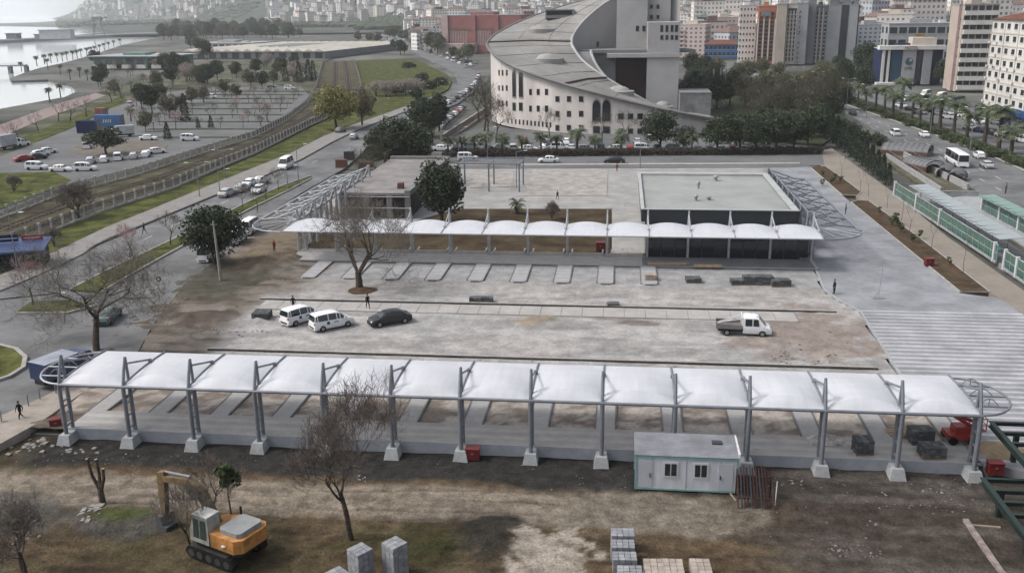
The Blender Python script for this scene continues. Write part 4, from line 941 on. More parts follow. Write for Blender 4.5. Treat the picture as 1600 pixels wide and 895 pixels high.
box_truck('white lorry behind the round tree in the seaside car park', gbase(190, 214, .12), head((190,214),(160,216)), MATS['lorry_white'], 'white', 6.5)
near_car('saloon', 'teal', 'saloon_car', 'dark grey-green car on the road behind the large bare tree', 'car', gbase(170, 500, .06), head((150,516),(190,482)))
near_car('minibus', 'white', 'minibus', 'white minibus seen from behind beside the roadside evergreen', 'minibus', gbase(326, 404, .06), head((322,410),(352,386)), None, .82)
near_car('minibus', 'white', 'minibus', 'white minibus partly hidden by the left steel frame', 'minibus', gbase(393, 362, .06), head((372,370),(420,340)), None, .85)
near_car('minibus', 'white', 'minibus', 'white minibus driving between grass verge and road median', 'minibus', gbase(447, 263, .06), head((455,258),(430,272)), None, .95)
near_car('minibus', 'white', 'minibus', 'white minibus behind the corner loop of the left steel frame', 'minibus', gbase(372, 378, .06), head((358,388),(390,364)), None, .8)
RG = 'cars parked by the left pavement'
for i, (px, py, k, c, d) in enumerate(((355,306,'saloon','silver',0),(378,299,'hatch','silver',0),(392,290,'saloon','white',0),(408,287,'hatch','white',0),(405,301,'hatch','white',1))):
    lab = f'{ORD[i]} parked car from the walking person along the left pavement' if i < 4 else 'white car driving beside the parked row near the median trees'
    near_car(k, c, 'parked_car', lab, 'car', gbase(px, py, .06), head((px+12,py-6),(px-12,py+6)) if d else head((px-12,py+5),(px+12,py-5)), RG)
near_car('hatch', 'silver', 'driving_car', 'pale car driving up the empty road past the lawn', 'car', gbase(553, 217, .06), head((545,222),(562,212)))
near_car('hatch', 'grey', 'driving_car', 'dark car at the lawn edge under the willow', 'car', gbase(532, 207, .1), head((522,210),(540,204)))
# seaside car park
LOT = 'cars in the seaside car park'
for (px, py, k, c, lab, h_) in ((38,252,'saloon','red','red car at the left of the seaside car park',(1,-.25)),(58,249,'saloon','black','black car next to the red car in the seaside car park',(1,-.25)),(64,244,'hatch','white','white car behind the black car in the seaside car park',(1,-.25)),(74,240,'saloon','white','white car at the upper end of the short left row',(1,-.25)),
    (58,265,'van','white','white van-like car at the lawn corner of the car park',(1,0)),(95,268,'saloon','white','pale car in the middle of the row by the lawn',(1,0)),(134,267,'van','white','white car at the right of the row by the lawn',(1,-.05)),
    (142,255,'hatch','silver','first car from the left in the row below the round tree',(.3,-1)),(163,253,'hatch','white','second car from the left in the row below the round tree',(.3,-1)),(185,250,'van','white','third car from the left in the row below the round tree',(.3,-1)),(209,248,'hatch','silver','fourth car from the left in the row below the round tree',(.3,-1)),(228,245,'hatch','white','fifth car from the left in the row below the round tree',(.4,-1)),(244,240,'saloon','white','last car at the right of the row below the round tree',(1,-.2)),
    (232,219,'saloon','white','white car alone on the aisle above the round tree row',(1,0)),(297,220,'van','white','white van parked by the small conifer in the car park',(1,-.02)),(136,232,'van','white','white van half hidden left of the round tree',(.2,-1)),(33,228,'van','white','white van right of the lorry at the car park edge',(1,-.3)),(204,166,'van','white','white van on the seaside drive beyond the containers',(.4,-1)),(228,163,'saloon','silver','pale car on the seaside drive beside tall trees',(1,0)),(453,140,'van','white','white van by the conifers at the far lot corner',(1,0)),(425,137,'hatch','grey','dark car at the far lot corner',(1,0)),(330,154,'van','white','white van among the planted rows of the car park',(1,0))):
    g = gbase(px, py, .12); far_car(k, c, lab, g, head((px, py), (px+10*h_[0], py+10*h_[1]*.5)), LOT)
# queue on the curving avenue
ave = resample(gp([(748,112),(747,124),(738,139),(712,157),(680,173),(650,184),(620,194),(598,204)]), 9.2)
cc = ['white','silver','grey','black','white','navy','grey','white','silver','black','white','red','grey','silver']
for i, q in enumerate(ave[::-1][:24]):
    q2 = ave[::-1][min(i+1, len(ave)-1)]; q1 = ave[::-1][max(i-1, 0)]; c = cc[(i*5) % 14]
    far_car(['saloon','hatch','van','saloon'][i % 4], c, f'{ORD[i]} car from the near end of the queue on the curving avenue', (q.x, q.y, .06), math.atan2(q2.y-q1.y, q2.x-q1.x), 'queue of cars on the curving avenue', 'queuing_car')
hw = [gp(z) for z in ([(735,103),(700,86),(660,72),(620,60),(575,47)], [(728,106),(692,90),(650,76),(606,62),(560,48)], [(742,101),(708,84),(668,69),(630,58)])]
k = 0
for li, ln_ in enumerate(hw):
    rr = resample(ln_, (24, 31, 27)[li]); nm = ('middle','left','right')[li]
    for i, (q, q2) in enumerate(list(zip(rr, rr[1:]))[:26]):
        c = cc[(i*3+li) % 14]
        far_car(['saloon','van','hatch','minibus' if li == 1 else 'saloon'][(i+li) % 4], c, f'{ORD[i]} car from the bend in the {nm} lane of the far highway', (q.x, q.y, .06), math.atan2(q2.y-q.y, q2.x-q.x), 'traffic on the far highway', 'highway_car', 1.1)
# parked beside the hall and along its front
for i in range(9):
    px, py = 690+i*4.2, 199-i*3.6; far_car('saloon', cc[(i*4+1) % 14], f'{ORD[i]} parked car from the dark tree clump along the wall road', gbase(px, py, .08), head((680,203),(730,165)), 'cars parked on the wall road', 'parked_car')
for i in range(17):
    px = 692+i*22.5+random.uniform(-3,3); py = 235.5+random.uniform(-1,1)-(px > 1000)*0
    far_car(['saloon','hatch','van'][i % 3], cc[(i*3) % 14], f'{ORD[i]} parked car from the left in the row before the curved hall', gbase(px, py, .08), R(90+random.uniform(-8,8)) if i % 2 else R(random.uniform(-5,5)), 'cars parked before the curved hall')
for i in range(8):
    px = 745+i*36+random.uniform(-6,6); py = 225+random.uniform(-1,1)
    far_car(['hatch','saloon','van'][i % 3], cc[(i*5+1) % 14], f'{ORD[i]} car from the left in the back row before the curved hall', gbase(px, py, .08), R(90+random.uniform(-8,8)), 'back row of cars before the curved hall')
for i in range(9):
    px = 1090+i*18; far_car(['saloon','hatch'][i % 2], cc[(i*3+2) % 14], f'{ORD[i]} car from the left in the row under the dark street trees', gbase(px, 237, .08), R(90+random.uniform(-8,8)), 'cars under the dark street trees')
for (px, py, k, c, lab) in ((731,251,'van','white','white pickup-like van on the street behind the pergola'),(857,254,'saloon','white','white saloon on the street behind the gravel lot'),(960,255,'saloon','black','black saloon on the street behind the gravel lot')):
    near_car(k, c, 'street_car', lab, CATS[k], gbase(px, py, .05), R(180 if px != 731 else 0)+.02)
# right boulevard
for (px, py, k, c, lab, tw) in ((1398,212,'van','white','white car ahead of the vaulted canopies on the boulevard',(1380,202)),(1444,214,'saloon','white','white saloon beside the palm median on the boulevard',(1420,204)),(1529,247,'hatch','white','white car right of the bus on the boulevard',(1505,234)),(1541,262,'saloon','silver','silver saloon nearest the camera on the boulevard',(1517,249)),(1332,180,'saloon','black','dark car far up the boulevard',(1315,170))):
    near_car(k, c, 'boulevard_car', lab, CATS[k], gbase(px, py, .07), head((px,py), tw))
near_car('bus', 'white', 'city_bus', 'white-roofed city bus behind the small vaulted canopies', 'bus', gbase(1494, 257, .07), head((1494,257),(1466,240)), None, .9)
for i, (px, py, c, k) in enumerate(((1446,152,'white','minibus'),(1470,156,'white','minibus'),(1492,165,'navy','bus'),(1414,158,'white','van'))):
    near_car(k, c, 'parked_coach' if k == 'bus' else 'parked_minibus' if k == 'minibus' else 'parked_van', ['white minibus before the hotel, left of two','white minibus before the hotel, right of two','dark coach parked before the tall apartment blocks','white van at the hotel car park entrance'][i], CATS[k], gbase(px, py, .09), head((px,py),(px-30,py+6)), None, 1.0 if k != 'bus' else .9)
for i in range(14):
    px, py = 1408+i*15, 176+i*2.4+(i % 3)*3
    far_car(['saloon','hatch','van'][i % 3], cc[(i*3) % 14], f'{ORD[i]} car from the left in the service road behind the palms', gbase(px, py-8, .09), head((px,py),(px-20,py+5))+R(60), 'cars behind the palm median')
for i in range(6):
    px, py = 1515+i*17, 203+i*4; far_car(['hatch','saloon','van'][i % 3], cc[(i*4+1) % 14], f'{ORD[i]} car from the left in the row before the white apartment block', gbase(px, py, .09), head((px,py),(px-20,py+5))+R(60), 'cars before the white apartment block')
for i in range(10):
    px, py = 1180+i*12, 139+i*1.6; far_car(['hatch','saloon','van'][i % 3], cc[(i*3) % 14], f'{ORD[i]} car from the left on the shaded part of the boulevard', gbase(px, py, .1), head((px,py),(px-20,py-6)), 'cars on the shaded part of the boulevard')
# ================================================================ people
def person_mesh(pose):
    J = {}; Ed = []
    def j(n, co, r, par=None):
        J[n] = (len(J), co, r)
        if par: Ed.append((J[par][0], J[n][0]))
    w = pose == 'walk'
    j('pel', (0,0,.93), .125); j('waist', (0,0,1.08), .115, 'pel'); j('chest', (.01,0,1.28), .14, 'waist'); j('neck', (.015,0,1.45), .055, 'chest'); j('head0', (.03,0,1.53), .075, 'neck'); j('head1', (.035,0,1.63), .088, 'head0'); j('crown', (.03,0,1.71), .05, 'head1')
    for s, n in ((1,'l'), (-1,'r')):
        st = s if w else 0
        j('sh'+n, (.0,s*.17,1.38), .065, 'chest'); j('el'+n, (-.12*st-.02,s*.23,1.13), .047, 'sh'+n); j('wr'+n, (-.12*st+.06+.0,s*.235,.9), .032, 'el'+n); j('palm'+n, (-.13*st+.09,s*.23,.83), .034, 'wr'+n)
        for k in range(4): j(f'f{k}a'+n, (-.13*st+.07+.02*k,s*.225,.79-.003*abs(k-1.5)), .010, 'palm'+n); j(f'f{k}b'+n, (-.13*st+.085+.018*k,s*.215,.745+.006*abs(k-1.5)), .009, f'f{k}a'+n)
        j('tha'+n, (-.13*st+.13,s*.2,.80), .010, 'palm'+n); j('thb'+n, (-.13*st+.14,s*.195,.765), .009, 'tha'+n)
        j('hip'+n, (0,s*.09,.88), .10, 'pel'); j('kn'+n, (.20*st+.04*(w),s*.1,.48), .065, 'hip'+n); j('an'+n, (.28*st-.10*(w and s < 0)+.0,s*.1,.09+(.08 if w and s < 0 else 0)), .042, 'kn'+n)
        j('toe'+n, (.28*st-.10*(w and s < 0)+.17,s*.12,.045+(.0 if w and s < 0 else 0)), .038, 'an'+n)
    me = bpy.data.meshes.new('body'); me.from_pydata([v[1] for v in J.values()], Ed, [])
    o = bpy.data.objects.new('body', me); COL.objects.link(o)
    sk = o.modifiers.new('s', 'SKIN'); sub = o.modifiers.new('d', 'SUBSURF'); sub.levels = sub.render_levels = 1
    if not me.skin_vertices: 
        bm = bmesh.new(); bm.from_mesh(me); bm.verts.layers.skin.verify(); bm.to_mesh(me); bm.free()
    sv = me.skin_vertices[0].data
    for i, v in enumerate(J.values()): sv[i].radius = (v[2], v[2]); sv[i].use_root = (i == 0)
    bpy.context.view_layer.update()
    ev = o.evaluated_get(bpy.context.evaluated_depsgraph_get()); m2 = bpy.data.meshes.new_from_object(ev)
    bpy.data.objects.remove(o); return m2
PM = {k: person_mesh(k) for k in ('walk', 'stand')}
skin = mat('skin', (.42,.26,.19), rough=.6, var=.05); hairm = mat('hair_dark', (.02,.016,.013), rough=.7)
cloth = {k: mat('cloth_'+k, c, rough=.9, var=.15, scale=5) for k, c in dict(black=(.016,.016,.018), navy=(.022,.028,.045), grey=(.08,.08,.085), red=(.28,.03,.02), jeans=(.05,.065,.1), brown=(.06,.045,.035)).items()}
def person(label, g, rz, pose, top, bot, sc=.95):
    t = thing('person', label, 'person', g, rz); t.scale = (sc,)*3
    me = PM[pose].copy(); me.materials.clear()
    for m_ in (cloth[top], cloth[bot], skin, trimb): me.materials.append(m_)
    for p in me.polygons:
        z = p.center.z; y = abs(p.center.y)
        p.material_index = 2 if z > 1.47 else (2 if (z < .87 and y > .175) else 0 if z > .88 else 3 if z < .09 else 1); p.use_smooth = True
    link('body', me, t)
    MB().lathe([(.095,1.60),(.102,1.66),(.085,1.73),(.04,1.765),(.0,1.77)], (.015,0,0), 12).build('hair', hairm, t, smooth=80)
    MB().box((.125,0,1.615),(.03,.022,.04)).build('nose', skin, t)
    for s_ in (-1, 1): MB().box((.113,s_*.034,1.645),(.012,.022,.012)).build('eye', trimb, t); MB().box((.03,s_*.094,1.62),(.04,.018,.055)).build('ear', skin, t)
person('person in black walking on the pavement at the lower left', gbase(33,656,-.15), R(-100), 'walk', 'black','black', .97)
person('person in dark clothes standing behind the two white vans', gbase(459,484,0), R(-80), 'walk', 'black','brown', .95)
person('person in black walking by the plane tree soil ring', gbase(575,482,0), R(-60), 'walk', 'black','black', .97)
person('person in dark clothes standing at the corner of the plaza paving', gbase(1303,459,0), R(200), 'stand', 'navy','black', 1.0)
person('person in dark clothes standing by the right steel frame', gbase(1321,335,0), R(160), 'stand', 'navy','navy', .95)
person('person crossing the left road toward the pink tree', gbase(226,366,.06), R(200), 'walk', 'black','jeans', 1.0)
person('worker in a red jacket standing on the earth mound', gbase(429,393,.15), R(-30), 'stand', 'red','brown', .95)
person('person in dark clothes on the far tram platform', gbase(1571,303,.2), R(180), 'stand', 'grey','black', 1.1)
person('person in red near the yard edge behind the gravel lot', gbase(964,268,0), R(90), 'stand', 'red','grey', .95)
person('person in brown walking on the plaza near the shrub bed', gbase(871,312,0), R(120), 'walk', 'brown','grey', .9)

# ================================================================ lamp posts, poles
def lamp(label, g, H, arms, cat='street lamp', group='street lamps', rz=0, name='street_lamp'):
    t = thing(name, label, cat, g, rz, group)
    MB().path([(0,0,0),(0,0,H)], [.09,.055], 8).build('pole', steel, t, smooth=50); MB().lathe([(.18,0),(.18,.12),(.1,.2)], (0,0,0), 8).build('base', steel, t)
    for s_ in range(arms):
        sg = 1 if s_ == 0 else -1
        ar = MB().path([(0,0,H-.1),(sg*.7,0,H+.12),(sg*1.5,0,H+.2)], .04, 6).build('arm', steel, t)
        MB().add([(sg*1.4,-.13,H+.16),(sg*2.1,-.1,H+.22),(sg*2.1,.1,H+.22),(sg*1.4,.13,H+.16),(sg*1.45,-.1,H+.28),(sg*2.0,-.07,H+.3),(sg*2.0,.07,H+.3),(sg*1.45,.1,H+.28)], [(0,3,2,1),(4,5,6,7),(0,1,5,4),(1,2,6,5),(2,3,7,6),(3,0,4,7)]).build('lamp_head', mat('lamp_head', (.5,.5,.5)), ar)
    return t
lamp('double-arm street lamp by the blue cafe', gbase(28,425,.1), 7.6, 2)
lamp('double-arm street lamp on the verge by the railway fence', gbase(312,308,.1), 6.0, 2, rz=.3)
lamp('double-arm street lamp at the near railway fence, further along', gbase(352,280,.1), 5.6, 2, rz=.3)
for i, (px, py, H) in enumerate(((344,305,4.4),(450,296,4.2),(467,290,7.5),(600,205,8.5),(634,190,8.5),(662,178,8.5),(685,168,8.5),(706,158,8.5))):
    lamp(f'{ORD[i]} tall lamp post from the median row, seen along the left road', gbase(px, py, .1), H, 1, rz=R(30))
for i, (px, py) in enumerate(((1322,175),(1353,188),(1452,222),(1515,240),(1245,150),(1275,160))):
    lamp(f'{ORD[i]} double-arm lamp post along the boulevard palm median', gbase(px, py-2, .2), 9.5, 2, rz=R(-20))
for i, (px, py) in enumerate(((807,292),(717,246),(762,246),(1000,262))):
    lamp(f'{ORD[i]} slim lamp pole near the street behind the gravel lot', gbase(px, py, .05), 6.5, 1)
g = gbase(345, 438, .0)
t = thing('utility_pole', 'leaning concrete utility pole beside the roadside evergreen', 'pole', g)
MB().path([(0,0,0),(-.25,.1,7.4)], [.2,.12], 8).build('pole', mat('pole_concrete', (.33,.31,.28), var=.2), t, smooth=50); MB().beam((-.7,.1,7.0),(.25,.1,7.0), .08).build('crossarm', steel, t)
g = gbase(1372, 466, 0)
t = thing('survey_pole', 'thin grey pole on a flat stand on the plaza paving', 'pole', g)
MB().path([(0,0,.08),(.15,0,3.5)], .055, 8).build('pole', steel_l, t); MB().bx(-.7,.7,-.35,.35,.0,.08).build('stand', conc_d, t); MB().path([(-.4,0,.08),(.03,0,.9)], .03, 6).build('stay', steel, t)
g = gbase(250, 455, .0)
t = thing('road_sign', 'small dark road sign near the dirt by the road', 'sign', g)
MB().path([(0,0,0),(0,0,1.3)], .03, 6).build('post', steel, t); MB().path([(0,-.03,1.5),(0,.03,1.5)], .3, 14).build('disc', mat('sign_dark', (.04,.04,.045)), t); MB().path([(0,-.045,1.5),(0,-.032,1.5)], .16, 14).build('disc_face', mat('sign_pale', (.5,.5,.45)), t)
for i, px in enumerate((1112, 1123, 1131)):
    t = thing('flagpole', ('left','middle','right')[i]+' of three white flagpoles beside the curved hall', 'flagpole', gbase(px, 170-i, .1), 0, 'flagpoles beside the hall')
    MB().path([(0,0,0),(0,0,12.5)], [.12,.06], 8).build('pole', mat('flagpole_white', (.5,.5,.48)), t); MB().bx(-.1,.35,-.02,.02,10.5,12.3).build('flag', mat('flag_pale', (.45,.42,.4)), t); MB().lathe([(.35,0),(.35,.3),(.15,.35)], (0,0,0), 8).build('base', conc, t)
for i, (px, py) in enumerate(((3,660),(45,635),(63,625),(88,616))):
    t = thing('bollard', f'{ORD[i]} grey pavement bollard from the left photo edge', 'bollard', gbase(px, py, -.05), 0, 'pavement bollards'); MB().path([(0,0,0),(0,0,1.0)], .05, 8).build('post', steel, t); MB().lathe([(.07,1.0),(.07,1.05),(.0,1.1)], (0,0,0), 8).build('cap', steel, t)

# ================================================================ railway fences and tracks
wfence = mat('fence_concrete', (.42,.41,.39), var=.2, scale=.8)
def rail_fence(label, pts, name='railway_fence'):
    rs = resample(gp(pts), 3.0)
    t = thing(name, label, 'fence', (rs[0].x, rs[0].y, 0), 0, 'concrete railway fences')
    post = MB().bx(-.16,.16,-.16,.16,0,2.0).bx(-.2,.2,-.2,.2,2.0,2.1).mesh('fence_post', wfence)
    pan = MB().bx(.16,2.84,-.1,.1,0,.42)
    dk = MB().bx(.16,2.84,-.06,.06,1.62,1.74)
    for k in range(9): dk.bx(.33+k*.29,.38+k*.29,-.025,.025,.42,1.62)
    pm_, dm_ = pan.mesh('wall_panel', wfence), dk.mesh('railing', mat('railing_grey', (.12,.12,.12)))
    for i in range(len(rs)-1):
        d = rs[i+1]-rs[i]; a = math.atan2(d.y, d.x); l = (rs[i].x-rs[0].x, rs[i].y-rs[0].y, 0)
        link('fence_post', post, t, l, a); link('wall_panel', pm_, t, l, a); link('railing', dm_, t, l, a)
rail_fence('long concrete-post fence between the seaside car park and the railway', fA)
rail_fence('concrete-post fence between the railway and the grass verge', [(0,393),(60,371)]+fB[1:])
railm = mat('rail_steel', (.12,.09,.07), rough=.5, metal=.4)
def lerpP(t_):
    A, B = resample(gp(fA[1:]), 6), resample(gp([(0,392)]+fB), 6); n = min(len(A), len(B), 60)
    return [A[int(i*(len(A)-1)/(n-1))].lerp(B[int(i*(len(B)-1)/(n-1))], t_) for i in range(n)]
for i, tt in enumerate((.4, .72)):
    c = lerpP(tt); t = thing('railway_track', 'railway track nearer the '+('car park' if i == 0 else 'grass verge'), 'track', (c[0].x, c[0].y, .12), 0, 'railway tracks')
    for s_ in (-1, 1):
        rb_ = ribbon([(q.x, q.y) for q in c], .75); h_ = len(c); edge = rb_[:h_] if s_ < 0 else rb_[h_:][::-1]
        MB().path([(x-c[0].x, y-c[0].y, .13) for x, y in edge], .08, 4).build('rail', railm, t)
    sp = MB()
    rr = resample([(q.x, q.y) for q in c], 1.2)
    for q, q2 in zip(rr, rr[1:]): d = q2-q; sp.box((q.x-c[0].x, q.y-c[0].y, .0), (.28,2.4,.16), math.atan2(d.y, d.x))
    tagk(sp.build('sleepers', mat('sleeper', (.16,.13,.11), var=.2), t), 'stuff')

# ================================================================ blue cafe at the left edge
g = G(36, 420)
t = thing('blue_cafe', 'blue roofed roadside cafe kiosk with red sign at left edge', 'kiosk', (g.x, g.y, .1), R(20))
bl = mat('cafe_blue', (.03,.058,.16), rough=.5, var=.2, scale=1)
MB().bx(-4.5,2.6,.2,3.6,0,2.5).build('wall', mat('cafe_wall', (.06,.06,.075)), t)
MB().add([(-5,-.9,2.3),(3.1,-.9,2.3),(3.1,4.0,2.9),(-5,4.0,2.9),(-5,-.9,2.55),(3.1,-.9,2.55),(3.1,4.0,3.15),(-5,4.0,3.15)], [(0,3,2,1),(4,5,6,7),(0,1,5,4),(1,2,6,5),(2,3,7,6),(3,0,4,7)]).build('roof', bl, t)
MB().path([(-5,-1.0,2.35),(3.2,-1.0,2.35)], .22, 8).build('awning_roll', mat('cafe_blue_light', (.03,.065,.16), rough=.5), t)
MB().bx(-3.8,-.6,2.2,2.35,3.1,4.0).build('sign_board', mat('cafe_navy', (.015,.025,.07)), t); MB().bx(-3.75,-.65,2.17,2.2,3.45,3.62).build('sign_text', mat('pale_text', (.4,.42,.5)), t)
MB().bx(-.3,2.3,2.6,2.75,3.05,3.75).build('red_sign', redp, t); MB().bx(.0,2.0,2.57,2.6,3.3,3.5).build('sign_text', MATS['pale_text'], t)
MB().bx(-5,-2.6,-1.9,-.9,0,1.6).build('counter', bl, t)
for x in (-3.4,-1.4,.6): MB().bx(x,x+1.4,.15,.22,.7,2.0).build('window', glass, t)
MB().bx(2.0,2.55,.14,.21,0,2.1).build('door', trimb, t)
MB().box((1.2,-.6,.5),(.9,.5,1.0)).build('red_cooler', redp, t)

# ================================================================ tram stop screens and roofs
gglass = glassm('green_glass', (.06,.135,.11), rough=.15); wht = mat('white_frame', (.62,.62,.64), rough=.4, var=.03)
troof = glassm('tram_roof', (.30,.34,.34), rough=.3)
def screen_row(label, a, b, name='tram_stop_screen', H=2.3, group='green glass tram stop screens'):
    d = b-a; L = d.length; rz = math.atan2(d.y, d.x); n = max(1, int(L/2.0)); st = L/n
    t = thing(name, label, 'glass screen', (a.x, a.y, .05), rz, group)
    MB().bx(0,L,-.12,.12,0,.3).build('base_wall', conc, t)
    pn = MB().bx(.05,st-.05,-.02,.02,.32,H).mesh('glass_pane', gglass); ps = MB().bx(-.045,.045,-.06,.06,.3,H+.05).mesh('post', teal)
    for i in range(n): link('glass_pane', pn, t, (i*st,0,0)); link('post', ps, t, (i*st,0,0))
    link('post', ps, t, (L,0,0))
    for z in (1.25, H+.02): MB().bx(0,L,-.06,.06,z,z+.05).build('rail', mat('pale_green_rail', (.42,.46,.45)), t)
    for x in (L*.0+.4, L*.27, L*.52, L*.98): MB().bx(x-.22,x+.22,-.18,.18,0,H+.25).build('pillar', wht, t)
    return t, rz, L
a, b = G(1396, 306), G(1556, 412)
t, rz, L = screen_row('long green glass screen of the tram stop beside the dirt path', a, b)
screen_row('short green glass screen of the tram stop at the photo right edge', G(1566, 420), G(1650, 478))
d = (b-a).normalized(); n_ = Vector((d.y, -d.x, 0)) * (1 if Vector((d.y, -d.x, 0)).x > 0 else -1)
def shelter_roof(label, p0, p1, wd, H, rm):
    d = (p1-p0); L = d.length; rz = math.atan2(d.y, d.x); t = thing('tram_shelter', label, 'shelter', (p0.x, p0.y, .1), rz, 'tram stop shelters')
    np_ = int(L/2.4); st = L/np_
    pm_ = MB().add([(0.03,0,H),(st-.03,0,H),(st-.03,wd,H+.25),(.03,wd,H+.25),(0.03,0,H+.06),(st-.03,0,H+.06),(st-.03,wd,H+.31),(.03,wd,H+.31)], [(0,3,2,1),(4,5,6,7),(0,1,5,4),(1,2,6,5),(2,3,7,6),(3,0,4,7)]).mesh('roof_panel', rm)
    rb_ = MB().path([(0,-.5,H+.25),(0,-.1,H+.34),(0,.3,H+.12),(0,wd,H+.2)], .05, 6).mesh('roof_rib', steel)
    for i in range(np_): link('roof_panel', pm_, t, (i*st,0,0)); link('roof_rib', rb_, t, (i*st,0,0))
    for i in range(0, np_+1, 2): MB().path([(i*st,wd*.7,0),(i*st,wd*.7,H+.12)], .07, 8).build('post', steel, t)
    for i in range(1, np_, 3): MB().bx(i*st-.8,i*st+.8,wd*.55,wd*.85,.0,.42).build('bench', teal, t)
    return t
off = n_*.5
q0, q1 = a+off+d*6, a+off+d*((b-a).length-1)
shelter_roof('long pale glass-roofed tram shelter behind the green screen', q1, q0, 3.0, 2.75, troof) if False else shelter_roof('long pale glass-roofed tram shelter behind the green screen', q0, q1, 3.0, 2.75, troof)
sheet('tram_platform', [(1425,303),(1448,297),(1600,395),(1660,440),(1655,470),(1600,440),(1560,412)], .1, conc_d, .1)
sheet('tram_platform', [(1480,312),(1530,305),(1660,380),(1660,425)], .25, conc, .25)
p0, p1 = G(1525, 330, .2), G(1660, 402, .2)
shelter_roof('green glazed tram shelter on the far platform by the boulevard', p0, p1, 2.4, 2.5, glassm('green_roof', (.16,.27,.22), rough=.3))
screen_row('green glass screen of the far tram platform shelter', G(1532,328,.2), G(1655,396,.2), H=2.0)
# tram rails
for i, (p_, q_) in enumerate((((1300,192),(1640,402)), ((1320,192),(1640,388)))):
    A, B = G(*p_), G(*q_); t = thing('tram_track', 'tram track on the '+('path side' if i == 0 else 'boulevard side')+' of the corridor', 'track', (A.x, A.y, .05), 0, 'tram tracks')
    dd = (B-A).normalized(); nn = Vector((-dd.y, dd.x, 0))*.72
    for s_ in (-1, 1): MB().path([tuple(nn*s_+Vector((0,0,.06))), tuple(B-A+nn*s_+Vector((0,0,.06)))], .06, 4).build('rail', railm, t)
# concrete ramp walls beside the vaulted entrances
def lowwall(label, p_, q_, h=1.0, w_=.3, m=conc):
    A, B = G(*p_), G(*q_); d = B-A; t = thing('low_wall', label, 'wall', (A.x, A.y, 0), math.atan2(d.y, d.x), 'low walls by the tram line')
    MB().bx(0,d.length,-w_/2,w_/2,0,h).build('wall', m, t); MB().bx(-.05,d.length+.05,-w_/2-.05,w_/2+.05,h,h+.1).build('coping', kerbm, t)
    n = int(d.length/2.5)
    for i in range(n+1): MB().path([(i*2.5,0,h+.1),(i*2.5,0,h+.9)], .03, 6).build('railing_post', steel, t)
    MB().path([(0,0,h+.9),(d.length,0,h+.9)], .035, 6).build('handrail', steel, t)
lowwall('long low concrete wall with railing below the vaulted canopies', (1385,247), (1470,302), .9)
lowwall('low concrete wall right behind the vaulted canopies', (1412,246), (1512,298), 1.1)
lowwall('low wall in front of the far tram platform', (1472,308), (1528,309), 1.0)

# ================================================================ vaulted canopies over the underpass stairs
vaultm = glassm('vault_sheet', (.15,.155,.16), rough=.6, alpha=.88)
def vault(label, g, rz, L, W, H, n=10, m=vaultm):
    t = thing('vaulted_canopy', label, 'canopy', g, rz, 'vaulted canopies of the underpass')
    K = 12; st = L/n
    me = MB(); vs = []
    for x in (.03, st-.03):
        for k in range(K+1): a = math.pi*k/K; vs.append((x, -W/2*math.cos(a), .9+H*math.sin(a)))
    me.add(vs, [(k, k+1, k+K+2, k+K+1) for k in range(K)]); me = me.mesh('vault_panel', m, 60)
    ar = MB().path([(0,-W/2*math.cos(math.pi*k/K),.9+(H+.04)*math.sin(math.pi*k/K)) for k in range(K+1)], .07, 6).mesh('arch_rib', mat('rib_grey', (.16,.165,.17), rough=.7))
    for i in range(n): link('vault_panel', me, t, (i*st,0,0))
    for i in range(n+1): link('arch_rib', ar, t, (i*st,0,0))
    for s_ in (-1, 1): MB().bx(0,L,s_*W/2-.12,s_*W/2+.12,0,.92).build('side_wall', mat('brown_wall', (.12,.075,.06)), t)
    MB().bx(L-.1,L,-W/2,W/2,0,.9).build('end_wall', conc_d, t)
r_ = head((1380,240),(1450,245))
vault('large grey vaulted canopy, the farthest of the underpass entrances', gbase(1382,238,.05), r_, 9.5, 6.0, 1.3, 8)
vault('grey vaulted canopy in front of the city bus', gbase(1423,260,.05), head((1423,260),(1462,268)), 6.5, 4.6, 1.2, 6)
for i, (px, py) in enumerate(((1458,272),(1475,278),(1493,284))): vault(f'{ORD[i]} from the left of three small vaulted canopies by the bus', gbase(px,py,.05), R(65), 4.0, 2.8, 1.0, 4)
# ================================================================ trees
bark = mat('bark', (.085,.068,.055), rough=.95, var=.3, scale=3); bark_l = mat('pale_bark', (.19,.165,.145), rough=.95, var=.3, scale=2)
twig_r = mat('reddish_twigs', (.115,.095,.084), rough=.95, var=.25, scale=1)
twig_g = mat('grey_twigs', (.13,.115,.10), rough=.95, var=.25, scale=1)
def leafm(name, c, c2=None, scale=.9): return mat(name, c, rough=.75, var=.4, scale=scale, col2=c2 or c, spec=.25, mixr=(.3,.7))
lf_dark = leafm('evergreen_leaf', (.011,.017,.010), (.034,.046,.022)); lf_mid = leafm('green_leaf', (.03,.045,.02), (.06,.075,.032))
lf_palm = leafm('palm_leaf', (.035,.052,.028), (.075,.09,.05)); lf_con = leafm('conifer_leaf', (.014,.024,.018), (.03,.042,.028))
lf_wil = leafm('willow_leaf', (.11,.11,.032), (.18,.17,.055)); lf_pink = leafm('pink_blossom', (.24,.15,.15), (.34,.22,.22)); lf_grey = leafm('grey_twig_cloud', (.16,.14,.125), (.24,.21,.19))
lf_olive = leafm('olive_leaf', (.055,.058,.032), (.105,.10,.062)); lf_brown = leafm('winter_leaf', (.075,.062,.04), (.12,.10,.065))
def rv(rng): return Vector((rng.gauss(0,1), rng.gauss(0,1), rng.gauss(0,1))).normalized()
